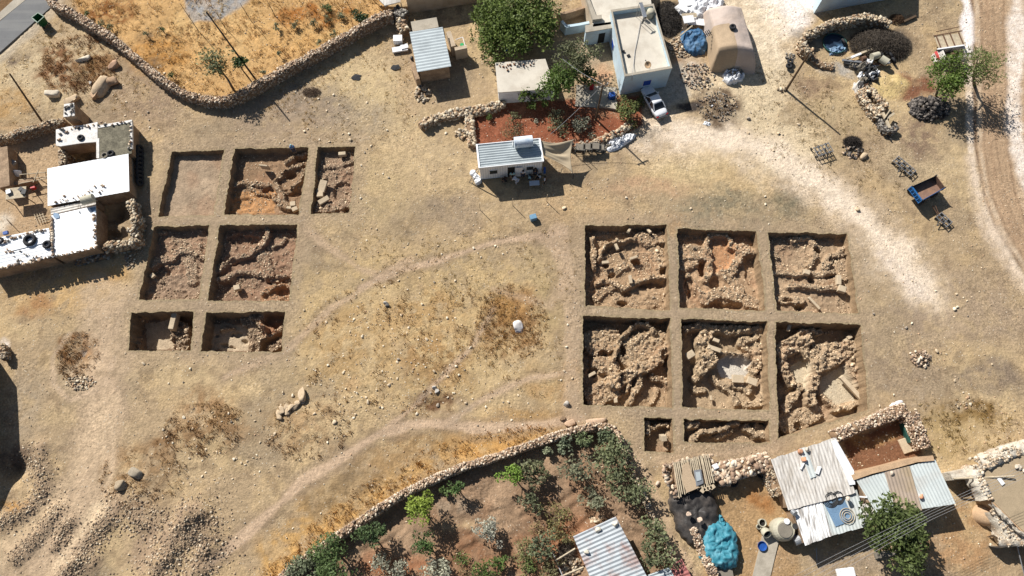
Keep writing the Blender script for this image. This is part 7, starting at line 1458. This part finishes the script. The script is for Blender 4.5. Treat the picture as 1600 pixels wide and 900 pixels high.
m = MB(); p = GP(833, 342); m.box(p+Vector((0, 0, .35)), (.75, .6, .7), .3); tag(m.build('blue_bin', mat('faded_blue_plastic', A(120, 160, 186), .5, var=.1, bump=0), origin=p, bevel=.05), 'small faded blue bin standing alone below the cabin', 'bin')
m = MB(); m.box(G(851, 266, 1.1), (.25, .5, .7), 0); tag(m.build('blue_jerrycan', M['blue'], origin=G(852, 268, .7), bevel=.03), 'blue jerrycan hanging at the right end of the cabin', 'jerrycan')
m = MB(); m.box(G(924.5, 136, .4), (.45, .45, .6)); tag(m.build('red_bucket', M['red'], origin=G(924.5, 136)), 'red bucket in the tree shade near the patio', 'bucket'); m = MB(); m.box(G(956, 150, .5), (.8, .7, .8), .3); tag(m.build('blue_barrel', M['blue'], origin=G(956, 150), bevel=.1), 'dark blue barrel at the corner of the concrete patio', 'barrel'); m = MB(); m.box(G(792, 73, .9), (.3, .5, 1.2), .1); tag(m.build('blue_barrel', M['blue'], origin=G(792, 76), bevel=.05), 'blue barrel under the edge of the huge tree', 'barrel')
# ------------------------------------------------------------ people
def person(label, x, y, pose, shirt, trousers, face=0., z0=None, hair='hair', hat=None):
    """one continuous skinned body, clothes as children"""
    g = GP(x, y) if z0 is None else G(x, y, z0)
    def J(pose):
        if pose == 'stand': return dict(pel=(0, 0, .95), ch=(0, .02, 1.28), nk=(0, .03, 1.48), hd=(0, .05, 1.64), hp=(.1, 0, .9), kn=(.12, .05, .5), an=(.12, 0, .08), to=(.13, .18, .03), sh=(.19, 0, 1.42), el=(.27, .05, 1.14), wr=(.26, .2, .95), ha=(.25, .28, .9))
        if pose == 'bend': return dict(pel=(0, -.1, .92), ch=(0, .2, 1.12), nk=(0, .42, 1.22), hd=(0, .56, 1.24), hp=(.1, -.1, .88), kn=(.13, .02, .48), an=(.13, -.05, .08), to=(.14, .13, .03), sh=(.19, .36, 1.16), el=(.25, .42, .88), wr=(.2, .52, .66), ha=(.18, .56, .58))
        return dict(pel=(0, 0, .45), ch=(0, .05, .76), nk=(0, .1, .98), hd=(0, .16, 1.14), hp=(.1, .05, .44), kn=(.15, .42, .52), an=(.14, .45, .1), to=(.15, .6, .04), sh=(.19, .08, .92), el=(.26, .2, .68), wr=(.18, .4, .6), ha=(.14, .48, .58))
    j = J(pose); names = ['pel', 'ch', 'nk', 'hd']; V = [j[n] for n in names]; E = [(0, 1), (1, 2), (2, 3)]; Rr = [.15, .15, .065, .105]
    def chain(root, keys, rs, s):
        prev = root
        for k_, q in zip(keys, rs): p = j[k_]; V.append((p[0]*s, p[1], p[2])); Rr.append(q); E.append((prev, len(V)-1)); prev = len(V)-1
        return prev
    for s in (-1, 1):
        chain(0, ['hp', 'kn', 'an', 'to'], [.095, .065, .045, .035], s)
        w = chain(1, ['sh', 'el', 'wr', 'ha'], [.07, .048, .033, .03], s)
        for f in range(3):
            p = V[w]; V.append((p[0]+s*(.012*(f-1)), p[1]+.05, p[2]-.05-.008*f)); Rr.append(.011); E.append((w, len(V)-1))
    th_ = Matrix.Rotation(face, 3, 'Z')
    def skin(Vs, Es, Rs, name, mt, parent, root=0):
        me = bpy.data.meshes.new(name); me.from_pydata([tuple(th_ @ Vector(v)) for v in Vs], Es, []); o = bpy.data.objects.new(name, me); C.objects.link(o);
        md = o.modifiers.new('skin', 'SKIN'); sv = me.skin_vertices[0].data
        for k, q in enumerate(Rs): sv[k].radius = (q, q)
        sv[root].use_root = True; sb = o.modifiers.new('sub', 'SUBSURF'); sb.levels = sb.render_levels = 1; md.use_smooth_shade = True; me.materials.append(mt)
        if parent is None: o.location = g
        else: o.parent = parent
        LOC[o.name] = g; return o
    body = skin(V, E, Rr, 'person', M['skin'], None); tag(body, label, 'person')
    # shirt over torso and upper arms
    vs = [j['pel'], j['ch'], tuple(Vector(j['nk'])*.8+Vector(j['ch'])*.2)]; es = [(0, 1), (1, 2)]; rs = [.165, .175, .1]
    for s in (-1, 1):
        for a, q in (('sh', .09), ('el', .066)): p = j[a]; vs.append((p[0]*s, p[1], p[2])); rs.append(q); es.append((1 if a == 'sh' else len(vs)-2, len(vs)-1))
    skin(vs, es, rs, 'shirt', shirt, body)
    vs = [tuple(Vector(j['pel'])+Vector((0, 0, .02)))]; es = []; rs = [.17]
    for s in (-1, 1):
        for a, q in (('hp', .115), ('kn', .085), ('an', .065)): p = j[a]; vs.append((p[0]*s, p[1], p[2]+(.04 if a == 'an' else 0))); rs.append(q); es.append((0 if a == 'hp' else len(vs)-2, len(vs)-1))
    skin(vs, es, rs, 'trousers', trousers, body)
    hd = th_ @ Vector(j['hd']); m = MB(); m.lathe(g+hd+th_ @ Vector((0, -.03, .04)), [(.118, -.06), (.125, .0), (.1, .07), (.05, .105), (0, .115)], 12); LOCs = LOC[body.name]; m.build('hat' if hat else 'hair', hat or M['hair'], body, smooth=True)
    m = MB(); f = g+hd
    for s in (-1, 1): m.box(f+th_ @ Vector((s*.035, .1, .01)), (.02, .012, .012), face)
    m.box(f+th_ @ Vector((0, .115, -.02)), (.02, .03, .03), face); m.build('face_features', M['hair'], body)
    return body
person('worker in a blue shirt and dark trousers standing at the trench edge', 461, 238, 'stand', M['cloth_blue'], M['cloth_denim'], rad(200), hat=M['cloth_teal'])
person('person in dark clothes crouching left of the cabin door', 791, 284, 'sit', M['cloth_black'], M['cloth_black'], rad(90))
person('person in a white shirt bending down in front of the cabin', 807, 287, 'bend', M['cloth_white'], M['cloth_white'], rad(60))
person('person in a white shirt standing against the cabin door', 817, 277, 'stand', M['cloth_white'], M['cloth_denim'], rad(180))
person('person in a pale teal shirt seated left of the table', 826, 281, 'sit', M['cloth_teal'], M['cloth_denim'], rad(-80))
person('dark haired person in black standing behind the table', 836, 274, 'stand', M['cloth_black'], M['cloth_denim'], rad(180))
person('person in a white shirt seated right behind the table', 843, 279, 'sit', M['cloth_white'], M['cloth_black'], rad(130))
person('person in a pale shirt and dark vest standing right of the table', 851, 287, 'stand', mat('pale_blue_cloth', (.5, .56, .62), .85, var=.1, bump=.1), M['cloth_black'], rad(80))
person('person in teal and orange inside the cabin doorway', 800.5, 279.5, 'stand', M['cloth_teal'], M['clay'], rad(180), z0=.2)
th = thing('work_table', 'low pale table covered with finds in front of the cabin', 'table', G(835, 287)); c = G(835, 286, .7); m = MB(); m.box(c, (1.15, .6, .04), .08); m.build('tabletop', mat('pale_grey_top', (.5, .54, .58), .6, var=.1, bump=0), th)
for sx in (-1, 1):
    for sy in (-1, 1): m = MB(); q = c+Vector((sx*.5, sy*.25, 0)); m.tube([(q.x, q.y, 0), (q.x, q.y, .69)], .02, 5); m.build('leg', M['steel'], th)
# ------------------------------------------------------------ saloon car
def car():
    a = G(1008, 143.5); b = G(1032, 185); d = (b-a); L_ = 4.45; ang = math.atan2(d.y, d.x); c = (a+b)/2+Vector((0, .1, 0))
    R_ = Matrix.Rotation(ang, 3, 'Z'); th = thing('parked_car', 'white saloon car parked in front of the blue house', 'car', c)
    # +x is the rear (towards the photo bottom)
    st = [(-2.22, .50, .62, .40), (-2.12, .70, .80, .25), (-1.5, .80, .88, .2), (-.95, .84, .98, .2), (-.6, .85, .93, .2), (.2, .86, .93, .2), (1.2, .86, .97, .2), (1.45, .84, 1.02, .2), (2.05, .78, .98, .25), (2.22, .66, .86, .38)]
    V = []; F = []
    for x, w_, zt, zb in st:
        for y, z in ((-w_*.92, zb), (-w_, .45+zb*.3), (-w_*1.0, zt-.14), (-w_*.86, zt), (w_*.86, zt), (w_*1.0, zt-.14), (w_, .45+zb*.3), (w_*.92, zb)): V.append(c+R_ @ Vector((x, y, z)))
    n = 8
    for i in range(len(st)-1):
        for k in range(n): k2 = (k+1) % n; F.append((i*n+k, (i+1)*n+k, (i+1)*n+k2, i*n+k2))
    F.append(tuple(range(n))); F.append(tuple(range((len(st)-1)*n, len(st)*n))[::-1]); m = MB(); m.add(V, F); o = m.build('body', M['carwhite'], th, smooth=True); 
    md = o.modifiers.new('b', 'SUBSURF'); md.levels = md.render_levels = 1
    # cabin: glass house and roof
    gh = [(-.98, .74, .93), (-.25, .60, 1.38), (.75, .60, 1.40), (1.42, .72, 1.0)]; V = []
    for x, w_, z in gh:
        V += [c+R_ @ Vector((x, -w_, z)), c+R_ @ Vector((x, w_, z))]
    base = [c+R_ @ Vector((-.98, -.78, .90)), c+R_ @ Vector((-.98, .78, .90)), c+R_ @ Vector((1.42, -.78, .92)), c+R_ @ Vector((1.42, .78, .92))]; V += base
    m = MB(); m.add(V, [(0, 1, 3, 2), (2, 3, 5, 4), (4, 5, 7, 6), (8, 0, 2, 4, 6, 10), (9, 11, 7, 5, 3, 1), (8, 9, 1, 0), (6, 7, 11, 10)]); m.build('window_glass', M['glass'], th)
    m = MB(); rf = [(-.33, .57, 1.395), (-.1, .60, 1.425), (.55, .60, 1.435), (.82, .575, 1.41)]; V = []
    for x, w_, z in rf: V += [c+R_ @ Vector((x, -w_, z-.02)), c+R_ @ Vector((x, -w_*.8, z+.02)), c+R_ @ Vector((x, w_*.8, z+.02)), c+R_ @ Vector((x, w_, z-.02))]
    F = []
    for i in range(3):
        for k in range(3): F.append((i*4+k, i*4+k+1, (i+1)*4+k+1, (i+1)*4+k))
    m.add(V, F); o = m.build('roof', M['carwhite'], th, smooth=True); md = o.modifiers.new('t', 'SOLIDIFY'); md.thickness = .03
    m = MB()
    for s in (-1, 1):
        for x0, z0, x1, z1, wa, wb in ((-.98, .92, -.28, 1.40, .75, .6), (.28, .93, .25, 1.41, .80, .62), (1.42, 1.0, .78, 1.42, .73, .6)): m.bar(c+R_ @ Vector((x0, s*wa, z0)), c+R_ @ Vector((x1, s*wb, z1)), .09, .05)
    m.build('pillars', M['carwhite'], th)
    for x in (-1.4, 1.35):
        for s in (-1, 1):
            p = c+R_ @ Vector((x, s*.74, .3)); ax = R_ @ Vector((0, 1, 0)); m = MB(); m.cyl(p-ax*.1, p+ax*.1, .3, .3, 16); w_ = m.build('wheel', M['rubber'], th); m = MB(); m.cyl(p+ax*(.1*s), p+ax*(.12*s), .18, .16, 12); m.build('rim', M['steel'], w_)
    for s in (-1, 1):
        m = MB(); m.box(c+R_ @ Vector((2.17, s*.6, .72)), (.1, .28, .16), ang); m.build('tail_light', M['red'], th); m = MB(); m.box(c+R_ @ Vector((-2.12, s*.5, .62)), (.1, .3, .14), ang); m.build('headlight', M['glass'], th); m = MB(); m.box(c+R_ @ Vector((-.72, s*.92, .95)), (.1, .18, .12), ang); m.build('wing_mirror', M['carwhite'], th)
    m = MB(); m.box(c+R_ @ Vector((2.27, 0, .5)), (.06, 1.3, .16), ang); m.build('rear_bumper', M['zinc'], th)
car()
# ------------------------------------------------------------ dumpster, trailer, harrows
def dumpster():
    c = G(61, 33, 0); P = gz([(50, 28), (60, 20.5), (69.5, 26.5), (59, 36)], 1.25); th = thing('rubbish_container', 'green metal rubbish container standing beside the asphalt road', 'rubbish container', sum(P, Vector())/4-Vector((0, 0, 1.25)))
    I = [Vector((p.x, p.y, 0)) for p in P]; cc = sum(I, Vector())/4; B = [cc+(p-cc)*.8 for p in I]; m = MB(); n = 4; In = inset(P, .07); z1, z0 = 1.3, .25
    for i in range(4):
        j = (i+1) % 4; m.add([(B[i].x, B[i].y, z0), (B[j].x, B[j].y, z0), (P[j].x, P[j].y, z1), (P[i].x, P[i].y, z1), (B[i].x*.9+cc.x*.1, B[i].y*.9+cc.y*.1, z0+.05), (B[j].x*.9+cc.x*.1, B[j].y*.9+cc.y*.1, z0+.05), (In[j].x, In[j].y, z1), (In[i].x, In[i].y, z1)], [(0, 3, 2, 1), (4, 5, 6, 7), (3, 7, 6, 2), (0, 1, 5, 4)])
    m.add([(b.x, b.y, z0+.02) for b in B], [(0, 1, 2, 3)]); m.build('bin_body', M['green'], th); m = MB()
    for i in range(4): j = (i+1) % 4; m.bar((P[i].x, P[i].y, z1), (P[j].x, P[j].y, z1), .09, .08)
    m.build('rim', M['green'], th)
    for b in B: m = MB(); m.cyl((b.x, b.y-.06, .12), (b.x, b.y+.06, .12), .12, .12, 10); m.build('wheel', M['rubber'], th)
    m = MB(); a, b = P[0].lerp(P[3], .2), P[0].lerp(P[3], .8); m.box(((a.x+b.x)/2, (a.y+b.y)/2, .75), (.04, .6, .1)); m.build('rib', M['green'], th)
dumpster()
def trailer():
    zt = 1.75; P = gz([(1425, 291), (1463, 274), (1477, 293), (1441, 313)], zt); c = sum(P, Vector())/4; th = thing('farm_trailer', 'farm trailer with a blue end board and rusty bed, tow bar down', 'trailer', (c.x, c.y, 0)); zb = 1.05
    I = inset(P, .05); m = MB(); m.prism(P, zb-.08, zb); m.build('bed', M['trailerfloor'], th)
    for i, (nm, mt) in enumerate([('side_board', 'darksteel'), ('side_board', 'ruststeel'), ('side_board', 'trailerblue'), ('end_board', 'trailerblue')]):
        j = (i+1) % 4; m = MB(); m.prism([P[i], P[j], I[j], I[i]], zb, zt+(.003*i)); o = m.build(nm, M[mt], th)
        if nm == 'end_board':
            mm = MB(); d = (P[j]-P[i]).normalized(); n_ = Vector((d.y, -d.x, 0)); 
            if (n_.dot(P[i]-c)) < 0: n_ = -n_
            for k in range(6): q = P[i].lerp(P[j], k/5); mm.bar((q.x+n_.x*.05, q.y+n_.y*.05, zb-.05), (q.x+n_.x*.05, q.y+n_.y*.05, zt+.02), .08, .08)
            for zz in (zb+.05, zt-.03): a, b = P[i]+n_*.05, P[j]+n_*.05; mm.bar((a.x, a.y, zz), (b.x, b.y, zz), .1, .08)
            mm.build('rib', M['trailerblue'], o)
    m = MB()
    for p in P: m.box((p.x, p.y, (zb+zt)/2+.05), (.12, .12, zt-zb+.12), .5)
    m.build('corner_post', M['darksteel'], th)
    ax = (P[1]-P[0]).normalized(); ay = (P[3]-P[0]).normalized(); m = MB(); a, b = P[0].lerp(P[3], .3), P[1].lerp(P[2], .3); m.bar((a.x, a.y, .9), (b.x, b.y, .9), .12, .16); a, b = P[0].lerp(P[3], .7), P[1].lerp(P[2], .7); m.bar((a.x, a.y, .9), (b.x, b.y, .9), .12, .16); m.build('chassis', M['darksteel'], th)
    for t in (.22, .8):
        for s in (-.02, 1.02):
            p = P[0].lerp(P[1], t)*(1-s)+P[3].lerp(P[2], t)*s; m = MB(); m.torus((p.x, p.y, .45), .33, .13, 18, 8, rx=rad(90), rz=math.atan2(ax.y, ax.x)); w_ = m.build('wheel', M['rubber'], th, smooth=True); m = MB(); m.cyl(Vector((p.x, p.y, .45))-ay*.1, Vector((p.x, p.y, .45))+ay*.1, .2, .2, 10); m.build('hub', M['ruststeel'], w_)
    m = MB(); q0, q1, q2 = G(1457, 322, .75), G(1462, 322, .75), G(1470, 343, .3); m.tube([q0, q2], .05, 6); m.tube([q1, q2], .05, 6); m.tube([q2, G(1473, 348, .15)], .06, 6); m.tube([q0, q1], .05); m.build('tow_bar', M['ruststeel'], th)
trailer()
def harrow(label, px, py, ang, L_, W_, nb, name='harrow', cat='farm implement', hitch=True, dz=.55):
    c = G(px, py, 0); R_ = Matrix.Rotation(ang, 3, 'Z'); th = thing(name, label, cat, c); pt = lambda x, y, z: c+R_ @ Vector((x, y, z)); m = MB()
    for y in (-W_/2, 0, W_/2): m.bar(pt(-L_/2, y, dz), pt(L_/2, y, dz), .07, .07)
    for k in range(nb): x = -L_/2+L_*k/(nb-1); m.bar(pt(x, -W_/2-.1, dz+.02), pt(x, W_/2+.1, dz+.02), .06, .06)
    m.build('frame', M['steel'], th); m = MB()
    for k in range(nb):
        x = -L_/2+L_*k/(nb-1)
        for y in (-W_/2, 0, W_/2):
            m.tube([pt(x+.05, y, dz), pt(x+.1, y+.12, dz*.5), pt(x+.05, y-.05, .0)], .035, 5)
            if (k+int(y*3)) % 2: m.cyl(pt(x-.02, y+.15, .25), pt(x+.02, y+.15, .25), .2, .2, 10)
    m.build('tine', M['darksteel'], th)
    if hitch: m = MB(); m.tube([pt(-.3, -W_/2, dz), pt(0, -W_/2-.7, dz*.8), pt(.3, -W_/2, dz)], .045, 5); m.tube([pt(0, -W_/2-.7, dz*.8), pt(0, 0, dz+.5)], .04, 5); m.build('hitch', M['darksteel'], th)
    return th
harrow('grey harrow standing alone left of the burnt branches', 1282, 239, .35, 1.9, 1.1, 5, dz=.8); harrow('long grey harrow up left of the trailer', 1409, 263, -.85, 2.5, .9, 7, dz=.6)
harrow('dark plough lying below the trailer in its shadow', 1471, 346, -.9, 1.5, .9, 4, 'plough', hitch=True, dz=.5)
# ------------------------------------------------------------ the scrap yard
def box1(name, label, cat, x, y, z, size, a, mt, rx=0, ry=0, bevel=0): m = MB(); m.box(G(x, y, z), size, a, 0, rx, ry); return tag(m.build(name, M[mt], origin=G(x, y, max(0, z-.5)), bevel=bevel), label, cat)
def drum(label, x0, y0, x1, y1, z, r_, mt, name='metal_drum'): th = MB(); th.cyl(G(x0, y0, z), G(x1, y1, z), r_, r_, 18); th.torus(G((x0+x1)/2, (y0+y1)/2, z), r_, .02, 4, 4); return tag(th.build(name, M[mt], origin=G(x0, y0)), label, 'drum')
drum('cream drum lying highest in the scrap row', 1362, 89, 1373, 86, 1.0, .42, 'tankcream'); drum('cream drum right of the highest drum in the scrap', 1376, 91, 1387, 98, .9, .45, 'tankcream'); drum('small rusty drum in the middle of the scrap row', 1346, 93, 1352, 91, .7, .32, 'ruststeel')
for k, (x, y, R_, a) in enumerate([(1362, 77, .55, .3), (1319, 66, .55, 1.0), (1378, 86, .5, 1.1), (1384, 84, .5, 1.2), (1391, 87, .55, 1.2), (1396, 95, .5, 1.2), (1235, 96, .42, .1), (1233, 103, .42, .1), (1355, 117, .45, .6), (1336, 106, .4, .9)]):
    tyre(['tyre lying at the top of the scrap row', 'tyre standing by the blue pool in the yard', 'left tyre of the three upright at the scrap end', 'middle tyre of the three upright at the scrap end', 'right tyre of the three upright at the scrap end', 'tyre at the lower right end of the scrap', 'upper tyre of the pair by the tall power pole', 'lower tyre of the pair by the tall power pole', 'tyre in the black scrap heap below the drums', 'tyre at the left of the black scrap heap'][k], G(x, y, .45), R_, .15, ry=a, rz=.4)
for k, (x0, y0, x1, y1, z, mt, lb) in enumerate([(1316, 94, 1350, 98, .5, 'steel', 'long grey beam at the bottom of the scrap row'), (1322, 92, 1362, 77, .6, 'wood', 'pale slanting timber across the scrap row'), (1345, 99, 1385, 101, .5, 'ruststeel', 'rusty beam under the cream drums'), (1318, 98, 1346, 104, .35, 'darksteel', 'black rail at the left of the scrap row'), (1330, 90, 1345, 84, .8, 'whitebox', 'short white beam in the scrap row'), (1352, 106, 1390, 98, .4, 'steel', 'grey pipe along the lower side of the scrap'), (1412, 34, 1431, 25, .3, 'wooddark', 'dark timber lying beyond the branch tangle')]):
    m = MB(); m.bar(G(x0, y0, z), G(x1, y1, z), .25, .2); tag(m.build('scrap_beam', M[mt], origin=G(x0, y0)), lb, 'beam')
r = np.random.RandomState(44)
for k, (x, y, s, mt) in enumerate([(1331, 102, .7, 'concrete_dark'), (1347, 103, 1.1, 'concrete_dark'), (1354, 100, 1.0, 'whitefilm'), (1369, 112, .7, 'whitefilm'), (1362, 118, .8, 'whitebox'), (1346, 118, .6, 'whitefilm'), (1348, 128, .9, 'concrete_dark'), (1341, 137, 1., 'creamsheet'), (1350, 133, .8, 'ruststeel'), (1360, 110, 1.1, 'darksteel'), (1352, 122, .8, 'darksteel'), (1366, 122, .8, 'darksteel')]):
    q = G(x, y, .2); sheet(['grey scrap bundle at the left end of the scrap row', 'grey crumpled sheet in the scrap row middle', 'pale crumpled sheet under the drums', 'white crumpled bag right of the black scrap', 'small white bag at the right of the black scrap', 'white rag at the left of the black scrap', 'grey sheet below the black scrap', 'cream sheet at the tip of the roofless pen', 'rusty sheet near the roofless pen', 'black machine scrap in the heap centre', 'black machine scrap below the heap centre', 'black machine scrap at the right of the heap'][k], q.x, q.y, s*.75, s*.6, s*.7, M[mt], r.uniform(0, 3), 60+k, 20, 2.5, folds=1.3, fscale=.3, name='scrap_piece', cat='scrap', nf=5)
th = thing('paddling_pool', 'round dark pool lined with blue sheeting inside the black stone wall', 'pool', G(1305, 70)); m = MB(); c = G(1303, 70, 0); c.z = zgp(c.x, c.y); m.torus(c+Vector((0, 0, .25)), 1.45, .07, 32, 8); m.build('rim', M['darkgreen'], th, smooth=True); m = MB(); m.lathe(c+Vector((0, 0, .12)), [(0, 0), (1.42, 0), (1.42, .1)], 28); m.build('liner', mat('pool_liner', (.02, .035, .06), .3, var=.5, scale=.8, coord='P', bump=.3, stain=(.08, .16, .26), stain_amt=.7, sscale=.7), th)
q = G(1308, 78, .2); sheet('pale blue crumpled sheet over the pool edge', q.x, q.y, 1.2, .55, .45, M['bluesheet'], .2, 90, 32, 2.4, folds=1.2, fscale=.4, name='plastic_sheet', cat='plastic sheet')
def wreck():
    c = G(1477, 72, 0); ang = rad(8); R_ = Matrix.Rotation(ang, 3, 'Z'); pt = lambda x, y, z: c+R_ @ Vector((x, y, z)); th = thing('broken_cart', 'broken flat bed cart frame by the earth road', 'cart', c); m = MB(); m.box(pt(0, 0, .95), (3.4, 1.8, .1), ang); m.build('bed', M['wood'], th); m = MB()
    for x in (-1.5, -.6, .3, 1.4): m.bar(pt(x, -.9, 1.05), pt(x, 1.0, 1.05), .12, .1)
    m.bar(pt(-1.8, .95, 1.05), pt(1.9, 1.15, 1.1), .1, .1); m.bar(pt(-1.2, 1.6, .9), pt(1.9, 1.9, .9), .08, .08); m.build('frame', M['ruststeel'], th)
    for x in (-1.2, 1.2): m = MB(); m.cyl(pt(x, -.8, .4), pt(x, -.65, .4), .4, .4, 14); m.build('wheel', M['rubber'], th)
    c = G(1478, 93, 0); ang = rad(9); R2 = Matrix.Rotation(ang, 3, 'Z'); p2 = lambda x, y, z: c+R2 @ Vector((x, y, z)); th = thing('vehicle_wreck', 'gutted white vehicle shell with a red marking by the green tree', 'wreck', c); m = MB()
    st = [(-1.9, .55, .5), (-1.6, .75, 1.0), (-.9, .8, 1.25), (.8, .8, 1.3), (1.7, .75, 1.15), (1.9, .6, .7)]; V = []
    for x, w_, z in st:
        for y, zz in ((-w_, .25), (-w_, z*.6), (-w_*.85, z), (w_*.85, z), (w_, z*.6), (w_, .25)): V.append(p2(x, y, zz))
    F = []
    for i in range(5):
        for k in range(5):
            if k == 2 and i in (2, 3): continue
            F.append((i*6+k, (i+1)*6+k, (i+1)*6+k+1, i*6+k+1))
    F += [tuple(range(6)), tuple(range(30, 36))[::-1]]; m.add(V, F); o = m.build('shell', M['creamsheet'], th); md = o.modifiers.new('t', 'SOLIDIFY'); md.thickness = .05
    m = MB(); m.box(p2(-.2, 0, .4), (3.2, 1.4, .1), ang); m.box(p2(.4, .2, .7), (.5, .5, .5), ang); m.box(p2(-.6, -.3, .65), (.5, .5, .5), ang); m.build('floor_pan', M['ruststeel'], th); m = MB(); m.box(p2(-1.72, .1, 1.04), (.3, 1.1, .06), ang, 0, 0, -.5); m.build('marking', M['red'], th); m = MB(); m.bar(p2(-1.6, .78, 1.3), p2(1.8, .78, 1.35), .16, .1); m.build('roof_rail', M['whitebox'], th)
wreck()
# fallen beams in the ruin
for k, (x0, y0, x1, y1, z, w_, lb) in enumerate([(1379, 176, 1390, 200, .8, .35, 'thick grey beam fallen over the ruin'), (1381, 186, 1391, 171, 1., .12, 'thin pale pole crossing the ruin'), (1383, 187, 1397, 177, .8, .25, 'pale short beam across the ruin'), (1387, 196, 1394, 204, .7, .3, 'grey beam at the lower end of the ruin'), (1383, 209, 1394, 204, .5, .25, 'lowest white beam of the ruin'), (1385, 210, 1393, 219, .25, .15, 'dark rail on the ground below the ruin')]):
    m = MB(); m.bar(G(x0, y0, z), G(x1, y1, z), w_, .15); tag(m.build('fallen_beam', M['wood' if k < 5 else 'darksteel'], origin=G(x0, y0)), lb, 'beam')
for k, (x, y, lb) in enumerate([(1119, 157, 'white rag on the charred heap, upper'), (1124, 160, 'long white rag on the charred heap'), (1111, 164, 'grey rag on the charred heap, left'), (1105, 192, 'white scrap below the charred heap')]):
    q = G(x, y, .3); sheet(lb, q.x, q.y, .55, .3, .3, M['whitefilm'], k, 110+k, 18, 2.2, folds=1.2, fscale=.3, name='rag', cat='rag', nf=4)

q = GP(1402, 633); sheet('white rag at the upper end of the wall above the red soil yard', q.x, q.y, .8, .4, .3, M['whitefilm'], .2, 130, 20, 2.2, folds=1.2, fscale=.3, name='rag', cat='rag', nf=4)
for k, (x, y, lb) in enumerate([(606, 478, 'upper dark grey stone of the pair in the field middle'), (603, 474, 'small white stone beside the dark grey pair'), (679, 605, 'pale stone above the burnt weeds'), (683, 612, 'pale grey stone on the rim of the burnt weeds'), (142, 131, 'small rounded stone near the pale boulders')]): boulder(lb, x, y, .45, .4, .35, .5*k, 140+k, A(200, 194, 184) if k else A(120, 116, 110))
